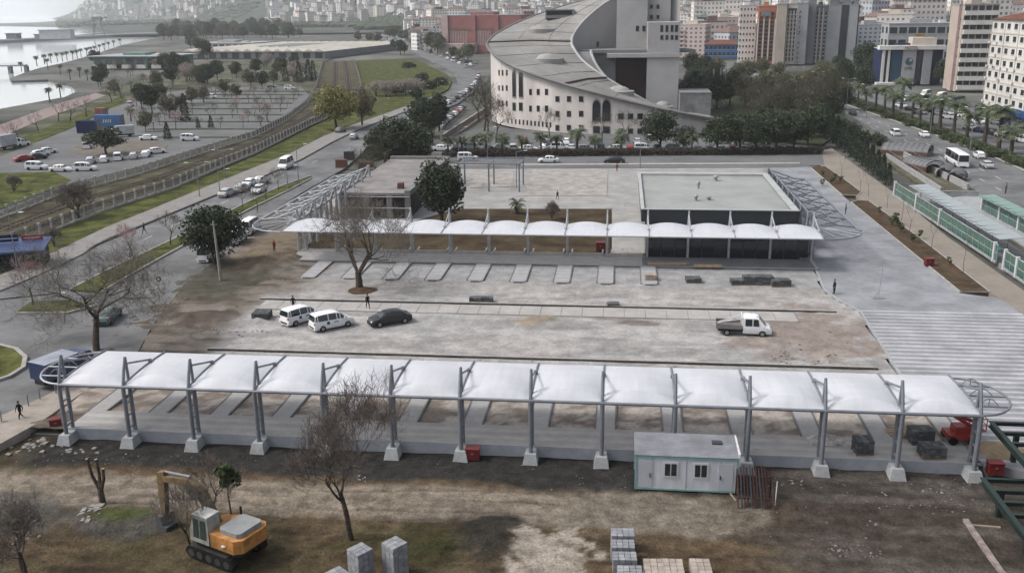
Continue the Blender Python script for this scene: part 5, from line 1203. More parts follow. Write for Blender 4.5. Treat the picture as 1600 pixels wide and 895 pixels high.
def bare_tree(seed, H, r0, label, cat='tree', group=None, fork=.35, spread=.75, depth=5, name='bare_tree', tw=twig_g, bk=bark, kids=(3,4), up=.25, twigs=3, nstem=1, wob=.12, limb=.95):
    rng = random.Random(seed); tr, br, tg = MB(), MB(), MB()
    def grow(p, d, L, r, lev):
        n = 4 if lev < 2 else 3; pts = [p]; q = p; dd = d
        for _ in range(n): dd = (dd+rv(rng)*wob*(1+lev*.3)+Vector((0,0,up*.12))).normalized(); q = q+dd*(L/n); pts.append(q)
        r1 = r*(.62 if lev else .7); rs = [r+(r1-r)*i/n for i in range(n+1)]
        (tr if lev == 0 else br if lev < 3 else tg).path(pts, rs, 8 if lev == 0 else 5 if lev < 3 else 3, cap=False)
        if lev >= depth: return
        k = rng.randint(*kids) if lev < depth-1 else twigs
        for j in range(k):
            f = .55+.45*(j+1)/k if lev else (.75+.25*(j+1)/k); f = min(1, f); i = min(n-1, int(f*n)); pp = pts[i].lerp(pts[i+1], f*n-i) if i < n else pts[-1]
            a = 2*math.pi*(j/k+rng.random()*.35); ref = dd.cross(Vector((.3,.2,1))).normalized(); ref2 = dd.cross(ref)
            side = ref*math.cos(a)+ref2*math.sin(a); nd = (dd*(1-spread*.55)+side*spread*rng.uniform(.6,1.1)+Vector((0,0,up))).normalized()
            grow(pp, nd, L*rng.uniform(.62,.84)*(1 if lev else limb), max(.013, r1*rng.uniform(.5,.75)), lev+1)
    for s_ in range(nstem): grow(Vector((0,0,-.1)), (Vector((0,0,1))+rv(rng)*(.08 if nstem == 1 else .3)).normalized(), H*fork, r0, 0)
    t = thing(name, label, cat, (0,0,0), 0, group)
    tr.build('trunk', bk, t, smooth=60); br.build('branches', bk, t); tagk(tg.build('twigs', tw, t), 'stuff')
    return t
def crown_mesh(seed, shape, nblob, per, leaf, m, name='crown', R_=(1,1,1), core=.75):
    """leaf-sized faces spread through clumps; shape(u) gives a clump centre"""
    rng = random.Random(seed); mb = MB(); vs = []; fs = []
    for _ in range(nblob):
        c, br_ = shape(rng)
        for _ in range(per):
            d = rv(rng); rr = br_*rng.uniform(.55,1.0)**.5
            p = c+Vector((d.x*rr, d.y*rr, d.z*rr*.8)); nrm = (d*.6+rv(rng)).normalized(); ax = nrm.cross(rv(rng)).normalized(); ay = nrm.cross(ax)
            s_ = leaf*rng.uniform(.6,1.35); n0 = len(vs)
            vs += [tuple(p-ax*s_*.5), tuple(p+ay*s_*.32), tuple(p+ax*s_*.55), tuple(p-ay*s_*.34)]; fs.append((n0,n0+1,n0+2,n0+3))
    return mb.add(vs, fs).mesh(name, m)
def ellip(rx, ry, rz, zc, b0, b1, bottom=-.7):
    def f(rng):
        while True:
            p = Vector((rng.uniform(-1,1), rng.uniform(-1,1), rng.uniform(bottom,1)))
            if .25 < p.length < 1: break
        return Vector((p.x*rx, p.y*ry, zc+p.z*rz)), rng.uniform(b0, b1)
    return f
def leafy(seed, H, trunk_h, rx, ry, label, m, nblob=34, per=95, leaf=.38, r0=.18, name='evergreen_tree', group=None, b=(.28,.5), bk=bark, stems=1):
    rng = random.Random(seed); t = thing(name, label, 'tree', (0,0,0), 0, group)
    rz = (H-trunk_h)/2; zc = trunk_h+rz*.95
    tb = MB()
    for s_ in range(stems):
        o_ = Vector((rng.uniform(-.5,.5), rng.uniform(-.5,.5), 0))*(stems > 1)
        tb.path([o_*.3+Vector((0,0,-.1)), o_+Vector((rng.uniform(-.15,.15),rng.uniform(-.15,.15),trunk_h)), o_*1.5+Vector((rng.uniform(-.3,.3),0,zc+rz*.3))], [r0,r0*.8,r0*.35], 8)
        for k in range(6):
            a = 2*math.pi*k/6+seed; tb.path([o_+Vector((0,0,trunk_h*.9+k*.15)), o_+Vector((rx*.7*math.cos(a), ry*.7*math.sin(a), zc+rng.uniform(-.3,.5)*rz))], [r0*.45,r0*.12], 5)
    tb.build('trunk', bk, t)
    mr = (rx+ry)/2
    link('crown', crown_mesh(seed, ellip(rx*.8, ry*.8, rz*.85, zc, b[0]*mr, b[1]*mr), nblob, per, leaf, m), t)
    return t
def conifer(seed, H, r, label, m=lf_con, name='conifer', group=None, n=900, leaf=.32):
    rng = random.Random(seed); t = thing(name, label, 'tree', (0,0,0), 0, group)
    MB().path([(0,0,-.1),(0,0,H*.95)], [.12,.02], 6).build('trunk', bark, t)
    vs = []; fs = []
    for _ in range(n):
        h_ = rng.random()**1.35; a = rng.uniform(0, 6.283); rr = r*(1-h_)**.8*(.72+.28*math.sin(a*5+h_*30))*rng.uniform(.6,1.05)
        p = Vector((rr*math.cos(a), rr*math.sin(a), .25+h_*(H-.3))); out_ = Vector((math.cos(a), math.sin(a), .5+rng.uniform(-.6,.5))).normalized(); sd_ = out_.cross(rv(rng)).normalized(); s_ = leaf*rng.uniform(.6,1.3)
        n0 = len(vs); vs += [tuple(p), tuple(p+out_*s_*.5+sd_*s_*.3), tuple(p+out_*s_), tuple(p+out_*s_*.5-sd_*s_*.3)]; fs.append((n0,n0+1,n0+2,n0+3))
    link('crown', MB().add(vs, fs).mesh('crown', m), t); return t
def palm(seed, H, fl, label, name='palm_tree', group=None, nf=34, m=lf_palm):
    rng = random.Random(seed); t = thing(name, label, 'palm', (0,0,0), 0, group)
    MB().path([(0,0,-.1),(.05,0,H*.5),(0,.04,H)], [.30,.24,.27], 8).build('trunk', bark, t, smooth=60)
    vs = []; fs = []
    for k in range(nf):
        a = 2*math.pi*k/nf*2.39996+rng.uniform(-.2,.2); el = rng.uniform(-.55,1.25); L = fl*rng.uniform(.8,1.1); p = Vector((0,0,H)); d = Vector((math.cos(a)*math.cos(el), math.sin(a)*math.cos(el), math.sin(el)))
        sd_ = Vector((-math.sin(a), math.cos(a), 0)); N = 9; prev = p
        for i in range(N):
            q = p+d*(L/N); d = (d+Vector((0,0,-.16-.02*i))).normalized(); w_ = L*.20*math.sin(math.pi*(i+.7)/(N+.8))**.7
            for s_ in (-1, 1):
                n0 = len(vs); dr = Vector((0,0,-w_*.45)); o1 = sd_*s_*w_
                vs += [tuple(p), tuple(p.lerp(q,.62)), tuple(p.lerp(q,.75)+o1*1.0+dr+d*w_*.5), tuple(p.lerp(q,.35)+o1*.95+dr+d*w_*.3)]; fs.append((n0,n0+1,n0+2,n0+3))
            p = q
    link('fronds', MB().add(vs, fs).mesh('fronds', m), t)
    link('skirt', crown_mesh(seed, ellip(.3,.3,.5,H-.6,.15,.3), 6, 20, .4, lf_brown, 'skirt'), t); return t
def at(o, px, py, z=0.0, rz=None, sc=1.0):
    o.location = gbase(px, py, z); o.rotation_euler[2] = rz if rz is not None else random.uniform(0, 6.28); o.scale = (sc,)*3 if not isinstance(sc, tuple) else sc; return o

# --- near trees, each its own shape
at(bare_tree(5, 10.8, .2, 'bare brown tree in the foreground between excavator and paver stacks', fork=.34, spread=.74, depth=6, tw=twig_r, up=.34, kids=(4,4), twigs=3), 549, 842, SZ, .4, .95)
at(bare_tree(8, 13.2, .34, 'large bare tree on the left roadside with ivy-dark trunk', fork=.3, limb=1.3, spread=1.0, depth=6, up=.14, kids=(4,4), twigs=4, wob=.2), 151, 547, 0, 1.2, 1.0)
at(bare_tree(21, 11.5, .46, 'bare plane tree in a dark soil ring before the far shelter', fork=.18, limb=2.3, spread=.85, depth=6, up=.3, bk=bark, kids=(4,4), twigs=3, name='plane_tree'), 562, 449, 0, 2.0, 1.0)
at(bare_tree(30, 7.2, .11, 'thin bare tree growing in front of the excavator cab', fork=.3, spread=.7, depth=5, up=.4, kids=(3,4), twigs=4, nstem=2), 300, 864, SZ, 1.0, .8)
at(bare_tree(33, 6.0, .10, 'bare many-stemmed tree behind the excavator boom', fork=.3, spread=.75, depth=5, up=.35, kids=(3,4), twigs=4, nstem=1, tw=twig_r), 334, 800, SZ, 2.0, .85)
at(bare_tree(40, 6.5, .13, 'bare grey tree at the lower left corner', fork=.3, spread=.75, depth=5, up=.3, kids=(4,4), twigs=5, nstem=2), 40, 905, SZ, 0.3)
t = leafy(41, 5.4, 3.0, .85, .85, 'slim young leafy tree beside the excavator hood', lf_mid, 12, 60, .3, .06, 'young_tree'); at(t, 366, 832, SZ)
# pollarded stump
g = gbase(161, 786, SZ); t = thing('pollard', 'short pollarded tree with three cut limbs on the bare ground', 'tree', g)
MB().path([(0,0,-.1),(-.05,0,1.1)], [.22,.19], 8).build('trunk', bark, t)
for k, p_ in enumerate((((-.05,0,1.0),(-.55,.1,2.0),(-.75,.1,3.3)),((-.05,0,1.1),(-.02,.1,2.2),(-.1,.1,3.3)),((0,0,1.0),(.35,-.05,1.9),(.4,-.05,2.7)))):
    lb = MB().path(p_, [.15,.11,.1], 7).build('limb', bark, t); MB().lathe([(.11,0),(.0,.02)], p_[-1], 7).build('cut_end', mat('cut_wood', (.42,.36,.27)), lb)
# soil ring of the plane tree
g = gbase(566, 455, -.13)
rg = MB(); N = 22; vs = [(0,0,.28)]
for q, h_ in ((.35,.26),(.7,.2),(1,.0)):
    for k in range(N): a = 2*math.pi*k/N; vs.append((2.0*q*math.cos(a)*(1+.08*math.sin(3*a)), 1.9*q*math.sin(a), h_+random.uniform(-.03,.03)*(q < 1)-.04*(q == 1)))
fs = [(0,1+k,1+(k+1)%N) for k in range(N)]+[(1+r_*N+k,1+(r_+1)*N+k,1+(r_+1)*N+(k+1)%N,1+r_*N+(k+1)%N) for r_ in range(2) for k in range(N)]
tag(link('soil_ring', rg.add(vs, fs).mesh('soil_ring', bedm, 60), None, g), 'dark round soil mound at the foot of the plane tree', 'soil mound')

# --- evergreens
at(leafy(50, 10.3, .8, 3.7, 3.5, 'large dark evergreen behind the far shelter beside the concrete building', lf_dark, 80, 120, .4, .3), 690, 350, 0, 1.0)
at(leafy(51, 7.8, 1.4, 4.2, 3.4, 'dark multi-stem evergreen beside the left road and utility pole', lf_dark, 75, 110, .36, .14, stems=4), 338, 413, 0, 0.5)
EG = 'dark evergreens behind the concrete building'
for i, (px, py, H, r_) in enumerate(((602,258,7.2,3.6),(622,254,8.6,4.2),(646,256,7.6,3.9),(664,212,9.0,4.0),(686,205,9.5,2.2))):
    at(leafy(60+i, H*1.15, .6, r_*1.2, r_*1.2, f'{ORD[i]} from the left in the dark evergreen clump by the wall road', lf_dark, 66, 110, .5, .3, group=EG), px, py)
at(leafy(70, 10.5, 2.2, 4.8, 4.8, 'round dark pine in the seaside car park', lf_dark, 45, 95, .5, .3, 'round_pine', b=(.25,.4)), 166, 241, .2, sc=(1,1,.62))
at(leafy(71, 12.2, 2.5, 6.2, 6.2, 'yellow-green willow on the lawn beside the railway', lf_wil, 60, 100, .6, .4, 'willow_tree'), 526, 202, .1)
at(leafy(72, 10.5, 2.0, 4.6, 4.6, 'brown bare-leaved tree right of the willow', lf_brown, 40, 60, .5, .3, 'brown_tree'), 566, 196, .1)
# --- row of trees left of the road
at(bare_tree(80, 5.2, .1, 'small pink blossom tree on the road median', depth=4, kids=(4,4), tw=lf_pink, up=.35, fork=.42, spread=.8, twigs=6, name='blossom_tree'), 209, 408, .2)
at(bare_tree(81, 5.0, .1, 'small bare tree on the median near the evergreen', depth=4, kids=(4,4), up=.4, fork=.42, twigs=6, name='bare_tree'), 266, 382, .2)
at(bare_tree(82, 5.0, .1, 'reddish small tree at the tip of the traffic island', depth=4, kids=(4,4), up=.4, fork=.42, twigs=6, tw=lf_pink, name='blossom_tree'), 52, 476, .2)
bshrub = bare_tree(83, 5.0, .1, 'x', depth=5, kids=(3,4), up=.3, fork=.25, twigs=5, nstem=4, name='bare_bush', tw=twig_g)
at(bshrub, 124, 340, .1, 0, 1.75)['label'] = 'big grey leafless bush over the railway fence at left'
o = copy_tree(bshrub); at(o, 22, 300, .1, 2, .9); o['label'] = 'leafless bush on the lawn at the left edge'
o = copy_tree(bshrub); at(o, 85, 385, .1, 4, .8); o['label'] = 'leafless bush behind the blue cafe'
o = copy_tree(bshrub); at(o, 862, 342, .05, 1, .8); o['label'] = 'pale leafless shrub in the garden before the gravel lot'
mt = bare_tree(84, 4.4, .08, 'x', depth=4, kids=(3,4), up=.45, fork=.42, twigs=6, name='median_tree', group='small trees on the road median')
for i, (px, py) in enumerate(((435,298),(380,325),(416,312),(402,330))): put(mt, USED, gbase(px, py, .2), i*1.7, f'{ORD[i]} small median tree from the far tip, opposite the parked cars', 'small trees on the road median', .9)
# ragged street trees beyond: blossom clouds, promenade
bt = bare_tree(90, 9, .2, 'x', depth=5, kids=(3,3), up=.25, fork=.3, spread=.8, twigs=4, tw=twig_r, name='promenade_tree')
for i, (px, py, s_) in enumerate(((28,216,.75),(60,205,.8),(92,190,.9),(110,190,1.0),(135,183,1.0),(175,160,1.1),(190,155,1.2),(15,225,.8))):
    put(bt, USED, gbase(px, py, .1), i*1.3, f'{ORD[i]} leafless reddish tree along the seaside promenade', 'leafless promenade trees', s_)
cl = leafy(91, 7, 2.0, 4.2, 4.2, 'x', lf_grey, 40, 60, .4, .14, 'blossom_shrub', stems=3)
for i, (px, py) in enumerate(((588,150),(603,151),(618,149),(634,148),(648,146))): put(cl, USED, gbase(px, py, .1), i*2.1, f'{ORD[i]} from the left of the pale leafless trees on the lawn', 'pale leafless trees on the lawn', (1,1,.8))
bu = leafy(92, 2.2, .1, 3.6, 2.0, 'x', lf_dark, 26, 70, .4, .1, 'round_bush')
for i, (px, py) in enumerate(((618,146),(650,152),(672,140),(690,133),(660,126),(638,107))): put(bu, USED, gbase(px, py, .1), i*1.9, f'{ORD[i]} low dark bush on the curved lawn', 'low dark bushes on the lawn', 1.3)
mid = [leafy(100+i, 8.5, 1.8, 3.2, 3.2, 'x', m_, 34, 80, .5, .2, 'park_tree') for i, m_ in enumerate((lf_dark, lf_olive, lf_mid))]
con = [conifer(110, 7, 1.9, 'x', n=800, leaf=.55), conifer(111, 9, 2.2, 'x', n=800, leaf=.6)]
lots = [(262,218,'c0',.62),(290,190,'c1',.9),(265,185,'m1',.9),(238,178,'m0',1.1),(222,170,'m0',1.0),(205,190,'p',.8),(228,206,'m1',.7),(283,175,'m0',.6),(330,200,'c0',.5),(250,160,'m2',.9),(300,165,'m1',.8),(318,160,'m1',.7),(352,150,'m1',.8),(370,155,'m1',.7),(392,138,'m1',1.0),(410,140,'m0',.9),(428,133,'m1',.8),(447,128,'c1',.9),(468,130,'c1',1.05),(483,128,'c1',1.1),(490,126,'c1',1.0),(310,200,'c0',.4),(460,112,'m0',1.0),(440,115,'m0',1.0),(400,118,'m0',1.0),(370,122,'m2',1.0),(340,125,'m0',1.1),(310,130,'m1',1.0),(270,135,'m0',1.1),(245,140,'m1',1.0),(180,150,'m1',.8),(160,120,'m0',.8),(270,118,'m0',1.4),(258,112,'m0',1.2),(290,120,'m0',1.2)]
plm = palm(120, 4.2, 2.6, 'x'); plm2 = palm(121, 6.0, 2.4, 'x')
names_ = dict(m0='dark', m1='olive', m2='green', c0='small pointed', c1='tall pointed', p='palm-like')
cnt = {}
small = [bare_tree(95+i, 6.5, .12, 'x', depth=4, kids=(4,4), up=.35, fork=.36, spread=.8, twigs=6, tw=m_, name='lot_tree') for i, m_ in enumerate((twig_r, lf_pink, twig_g))]
for i in range(46):
    px = 205+((i*61) % 270); py = 143+((i*37) % 62); px = min(px, 480-(py-143)*1.3)
    put(small[i % 3], USED, gbase(px, py, .12), i, f'{ORD[i]} slender leafless tree counted in the planted rows of the car park', 'leafless trees of the car park rows', random.uniform(.55,.95))
for i in range(40):
    px = 150+((i*71) % 330); py = 104+((i*29) % 34); put((mid[0], small[2], cl, small[0], mid[1], small[2], cl)[i % 7], USED, gbase(px, py, .1), i, f'{ORD[i]} park tree counted between the seaside halls and the car park', 'park trees before the seaside halls', random.uniform(.6,1.25))
for (px, py, k, s_) in lots:
    cnt[k] = cnt.get(k, 0)+1
    pr = plm if k == 'p' else (mid if k[0] == 'm' else con)[int(k[1])]
    put(pr, USED, gbase(px, py, .12), random.uniform(0,6), f'{ORD[cnt[k]-1]} {names_[k]} tree counted in the seaside car park', 'trees of the seaside car park', s_)
# far tree belts (dark woods seen between road, halls and city)
belt = []
for (x0, y0, x1, y1, n, s0) in ((250,62,470,58,34,1.9),(275,52,440,50,22,2.2),(300,75,330,95,5,1.3),(600,60,700,72,14,1.7),(640,72,690,84,10,1.6),(560,68,600,70,5,1.2),(610,80,640,88,4,1.1),(700,92,760,100,6,1.2),(560,102,720,104,0,1),(200,75,250,72,6,1.0)):
    for i in range(n):
        f = (i+.5)/n; belt.append((x0+(x1-x0)*f+random.uniform(-5,5), y0+(y1-y0)*f+random.uniform(-2.5,2.5), s0*random.uniform(.75,1.25)))
for i, (px, py, s_) in enumerate(belt[:98]):
    put(mid[i % 2], USED, gbase(px, py, .05), random.uniform(0,6), f'{ORD[i]} dark tree counted through the belt between far highway and seaside halls', 'far dark tree belt', s_)
pl_i = 0
for (px, py) in ((58,104),(70,101),(80,99),(90,97.5),(98,96.5),(105,95),(114,93.5),(121,92),(127,90),(136,88),(142,86.5),(149,84.5),(156,82),(163,79),(170,77),(178,74),(188,71),(34,112),(75,109),(95,117),(110,125),(125,122),(137,126),(78,160),(95,153)):
    pl_i += 1; put(plm2, USED, gbase(px, py, .05), random.uniform(0,6), f'{ORD[pl_i-1]} small palm from the pier along the seaside promenade', 'seaside promenade palms', .95 if py < 110 else .8)
# --- palms and trees round the hall
hp = [(700,244,1.0),(722,243,.9),(742,243,1.0),(760,243,1.1),(785,242,1.0),(815,242,.9),(845,242,1.05),(870,242,.95),(902,241,1.25),(930,241,.9),(970,241,1.1),(1080,240,1.0)]
for i, (px, py, s_) in enumerate(hp): put(plm, USED, gbase(px, py, .08), i*1.1, f'{ORD[i]} palm from the left along the street before the curved hall', 'palms before the curved hall', s_*.9)
at(palm(122, 1.6, 1.9, 'young palm in the garden behind the far shelter', nf=20), 808, 334, .02)
at(leafy(130, 9.0, 1.5, 4.6, 4.6, 'round dark tree in front of the curved hall tail', lf_dark, 50, 95, .45, .3, 'round_tree'), 1031, 234, .1)
st_t = leafy(131, 8.5, 1.8, 3.9, 3.9, 'x', lf_dark, 44, 90, .45, .25, 'street_tree')
for i, (px, py, s_) in enumerate(((1068,238,.7),(1120,240,1.0),(1155,239,1.05),(1180,240,1.0),(1212,239,1.05),(1240,238,1.1),(1262,228,1.1),(1272,214,1.0),(1150,228,.9),(1200,226,1.0))):
    put(st_t, USED, gbase(px, py, .1), i*.9, f'{ORD[i]} dark street tree from the left, right of the curved hall tail', 'dark street trees right of the hall', s_)
# leafless trees beside the hall left wall and to the boulevard
br_t = bare_tree(140, 10, .2, 'x', depth=5, kids=(3,4), up=.3, fork=.3, spread=.75, twigs=4, tw=mat('olive_twigs', (.06,.056,.04), rough=.95, var=.3, scale=1), name='bare_street_tree')
for i, (px, py, s_) in enumerate(((757,205,1.5),(764,215,1.4),(748,190,1.3),(775,222,1.2),(860,222,1.0),(940,225,.9),(975,222,.9),(760,175,1.3),(1165,205,1.5),(1190,195,1.5),(1215,190,1.5),(1250,195,1.6),(1225,215,1.5),(1175,220,1.3),(600,262,.9),(590,285,.9),(572,290,.8),(560,278,.7),(1270,190,1.6),(1290,178,1.5),(1310,172,1.4))):
    put(br_t, USED, gbase(px, py, .1), i*2.3, f'{ORD[i]} tall leafless street tree around the curved hall and boulevard', 'leafless street trees round the hall', s_)
bigm = leafy(141, 11, 2.0, 5.2, 5.2, 'x', lf_olive, 50, 80, .6, .3, 'boulevard_tree'); bigd = leafy(142, 12, 2.0, 5.0, 5.0, 'x', lf_dark, 54, 85, .6, .3, 'boulevard_tree')
big = [(1085,150,1.1,1),(1110,148,1.2,1),(1100,130,1.2,1),(1135,140,1.1,0),(1155,135,1.1,0),(1080,120,1.2,1),(1120,118,1.0,0),(1145,118,1.0,0),(1170,125,1.0,0),(1190,120,1.0,0),(1215,125,.9,0),(1235,128,.9,0),(1140,165,1.2,1),(1165,170,1.2,0),(1190,165,1.2,0),(1215,165,1.2,0),(1240,170,1.2,0),(1260,165,1.1,0),(1275,175,1.1,0),(1330,115,1.5,1),(1350,120,1.6,1),(1365,125,1.2,1),(1320,140,1.2,1),(1340,150,1.3,1),(1350,145,1.0,1),(1305,130,1.0,0),(1285,125,1.0,0),(1480,138,.9,1),(1475,135,1.1,1),(1310,120,1.0,1),(1270,140,1.0,0),(1250,140,.9,0),(1090,175,1.0,1),(1300,188,.8,1),(1318,172,.8,1),(1065,135,1.0,1),(1070,160,.9,1),(1200,142,.9,0),(1225,147,.9,0),(1180,185,1.0,1),(1205,180,1.0,0),(1230,183,1.0,1),(1255,185,1.0,0),(1150,190,1.0,1),(1295,160,1.0,1),(1280,152,.9,0),(1160,155,1.0,0),(1185,150,1.0,0),(1120,170,1.1,1),(1265,205,.8,1)]
big = [q for i, q in enumerate(big) if i % 4 != 3]
for i, (px, py, s_, k) in enumerate(big): put(bigd if k else bigm, USED, gbase(px, py, .1), i*1.7, f'{ORD[i]} broad tree counted in the wooded stretch of the boulevard', 'broad trees along the boulevard', s_*.8)
# palm median
for i, (px, py, s_) in enumerate(((1352,165,1.0),(1368,170,1.0),(1382,172,1.1),(1395,178,1.3),(1408,170,1.4),(1436,194,1.2),(1455,196,1.3),(1468,202,1.3),(1490,206,1.2),(1510,215,1.3),(1538,222,1.3),(1560,232,1.4),(1580,240,1.2),(1425,185,1.0),(1340,160,.9),(1325,155,.9))):
    put(plm2 if i % 3 else plm, USED, gbase(px, py, .2), i*1.3, f'{ORD[i]} palm listed along the boulevard median', 'palms of the boulevard median', (s_*1.3, s_*1.3, s_*1.0))
hb = leafy(150, 1.6, .1, 2.2, 1.3, 'x', lf_mid, 16, 55, .3, .06, 'median_shrub')
for i in range(30):
    f = i/29; px = 1315+f*300; py = 156+f*110+2.5*math.sin(i*2); put(hb, USED, gbase(px, py, .2), i*.8, f'{ORD[i]} clipped shrub from the far end of the boulevard median', 'clipped shrubs of the boulevard median', 1.0)
# conifer hedge by the dirt path
hc = [conifer(160+i, 5.2+i*.4, 1.15, 'x', n=700, leaf=.36, name='hedge_conifer') for i in range(2)]
for i in range(24):
    f = i/23; px = 1288+f*104-(i % 2)*4; py = 207+f*82+(i % 2)*1.5; put(hc[i % 2], USED, gbase(px, py, .05), i*1.1, f'{ORD[i]} conifer from the far end of the hedge along the dirt path', 'conifer hedge along the dirt path', (1.25-.45*f)*(1 if i < 22 else .85))
lh = leafy(170, 2.4, .1, 2.6, 1.6, 'x', lf_dark, 20, 60, .32, .06, 'hedge_bush')
for i, (px, py) in enumerate(((1312,205),(1325,213),(1345,218),(1360,224),(1375,228),(1335,206))): put(lh, USED, gbase(px, py, .05), i*1.1, f'{ORD[i]} dark hedge bush before the first vaulted canopy', 'hedge bushes near the vaulted canopies', 1.0)
# dark clipped hedge along the street before the hall
sh = leafy(171, 1.5, .05, 2.6, .8, 'x', leafm('hedge_leaf', (.03,.026,.02), (.05,.042,.032)), 18, 55, .28, .05, 'street_hedge')
for i in range(32):
    px = 706+i*18.2; py = 245.5-(px-706)*.008; put(sh, USED, gbase(px, py, .05), random.choice((0, math.pi)), f'{ORD[i]} low hedge piece from the left along the street', 'low hedge along the street', 1.0)
# young plants in the beds
yp = leafy(172, 1.6, .2, .6, .6, 'x', lf_mid, 9, 40, .2, .04, 'young_shrub')
for i, (px, py, s_) in enumerate(((1285,275,.9),(1303,284,1.3),(1314,284,.9),(1394,352,1.2),(1400,350,1.4),(1406,362,1.2),(1425,378,1.0),(1437,372,1.0),(1300,287,1.1),(1285,290,1.0),(1374,334,.9),(1483,413,.8))):
    put(yp, USED, gbase(px, py, .12), i, f'{ORD[i]} young shrub from the far end of the flower beds', 'young shrubs in the flower beds', s_*.8)
sap = bare_tree(173, 3.6, .035, 'x', depth=3, kids=(2,3), fork=.6, up=.6, twigs=3, name='sapling')
for i, (px, py) in enumerate(((1357,307),(1386,325),(1408,345),(1420,365),(1455,390),(1505,430),(1345,300),(1315,275))):
    put(sap, USED, gbase(px, py, .05), i, f'{ORD[i]} thin sapling from the far end along the dirt path', 'thin saplings along the dirt path', 1.0)
# grass tufts on the foreground soil
tf = MB(); rng = random.Random(5); N = 0
for _ in range(5200):
    px, py = rng.uniform(-40, 820), rng.uniform(775, 930); g = G(px, py, -.62)
    if vn(g.x, g.y, 4, 4) < .47+rng.random()*.12: continue
    if 800 < px or (abs(px-345) < 55 and abs(py-862) < 24): continue
    a = rng.uniform(0, 6.28); h_ = rng.uniform(.05,.16); c_, s_ = math.cos(a)*.014, math.sin(a)*.014; lx, ly = rng.uniform(-.07,.07), rng.uniform(-.07,.07)
    zz = float(fz(np.array([g.x]), np.array([g.y]))[0])-.01
    for k in range(3):
        ox, oy = rng.uniform(-.07,.07), rng.uniform(-.07,.07); tf.add([(g.x+ox-c_,g.y+oy-s_,zz),(g.x+ox+c_,g.y+oy+s_,zz),(g.x+ox+lx,g.y+oy+ly,zz+h_)], [(0,1,2)])
tagk(tag(tf.build('grass_tufts', leafm('dry_grass', (.085,.085,.042), (.13,.115,.065), 2)), 'thin dry grass growing on the foreground soil', 'grass'), 'stuff')
# stones and rubble on the soil
rubm = [mat('pale_rubble', (.27,.255,.24), var=.25, scale=4), mat('grey_rubble', (.19,.18,.17), var=.3, scale=4)]
def rubble(name, label, areas, n, s0, s1, m, z=SZ, seed=1):
    rng = random.Random(seed); mb = MB()
    for _ in range(n):
        ax, ay, bx_, by_ = rng.choice(areas); px, py = ax+rng.gauss(0,1)*bx_, ay+rng.gauss(0,1)*by_; g = G(px, py, z); s_ = rng.uniform(s0, s1)
        zz = float(fz(np.array([g.x]), np.array([g.y]))[0]) if g.y < 63.3 else z
        vs = [(g.x+x*s_*rng.uniform(.3,.7), g.y+y*s_*rng.uniform(.3,.7), zz+(-.02 if q < 0 else s_*rng.uniform(.15,.4))) for q in (-1,1) for x, y in ((-1,-1),(1,-1),(1,1),(-1,1))]
        mb.add(vs, [(4,5,6,7),(0,1,5,4),(1,2,6,5),(2,3,7,6),(3,0,4,7)])
    tagk(tag(mb.build(name, m), label, 'rubble'), 'stuff')
rubble('broken_slabs', 'pale broken slabs beside the leftmost pedestal and pollarded tree', [(60,690,16,5),(45,700,12,6),(130,805,10,8),(30,825,16,10),(150,795,8,6),(110,705,40,4)], 80, .1, .38, rubm[0], seed=2)
rubble('loose_stones', 'small stones scattered over the dark foreground soil', [(700,800,300,40),(1300,810,160,45),(1240,750,60,10),(950,770,200,20),(1440,790,60,8),(1330,860,20,5),(1480,760,30,5),(200,720,120,5)], 330, .03, .12, rubm[1], seed=3)
rubble('white_debris', 'white debris lines on the dark soil at right', [(1428,790,16,3),(1300,858,10,3),(1360,868,10,4),(1360,815,8,2),(1245,752,6,2),(1380,772,4,2),(560,744,6,2),(1460,765,12,3)], 45, .05, .15, rubm[0], seed=4)
rubble('site_rubble', 'scattered rubble on the bare construction ground', [(1260,540,35,22),(340,512,40,10),(340,512,40,10),(430,420,30,12),(430,400,30,15),(300,470,30,15),(860,300,60,12),(960,395,14,5),(1300,560,30,12),(600,570,300,8),(1225,560,10,4)], 260, .05, .2, rubm[0], 0.0, seed=6)
# ================================================================ the curved hall
HC, HR = Vector((3.2, 288.2, 0)), 42.0
TH = [300,280,260,240,220,200,180,160,140,120,100,80]; TZ = [3.2,6.4,10.0,13.4,16.6,20.0,22.2,25.0,28.6,32.4,35.6,38.5]
def hz(a): return float(np.interp(a, TH[::-1], TZ[::-1]))
def hp_(r, a, z): return (r*math.cos(R(a)), r*math.sin(R(a)), z)
hallm = mat('hall_plaster', (.60,.56,.535), var=.2, scale=.12, fine=.06, stretch=(1,1,.25)); roofc = mat('hall_roof', (.28,.275,.262), var=.14, scale=.1, fine=.08)
roofd = mat('hall_roof_dark', (.22,.222,.225), var=.15, scale=.1); inner = mat('hall_inner', (.44,.435,.435), var=.06, scale=.1)
hall = thing('curved_hall', 'big curved hall with spiral sloping roof and grey tower behind the site', 'building', HC)
def hx(px, Y, z=0):   # local x of a picture column on the plane Y
    d = cF*FPX+cR*(px-800)+cU*(447.5-100); return d.x/d.y*Y-HC.x
AN = list(range(80, 306, 3))
b = MB(); vs = []
for a in AN: vs += [hp_(HR, a, 0), hp_(HR, a, hz(a)-.1)]
b.add(vs, [(2*i, 2*i+1, 2*i+3, 2*i+2) for i in range(len(AN)-1)]); b.add([hp_(HR,305,0),hp_(18,305,0),hp_(18,305,hz(305)-.1),hp_(HR,305,hz(305)-.1)], [(0,1,2,3)])
wall = b.build('outer_wall', hallm, hall, smooth=60)
b = MB(); vs = []; RR = [43.0,43.0,30,18.2,18.2]; DZ = [-.5,.1,.5,.1,-.5]
for a in AN:
    for r_, d_ in zip(RR, DZ): vs.append(hp_(r_, a, hz(a)+d_))
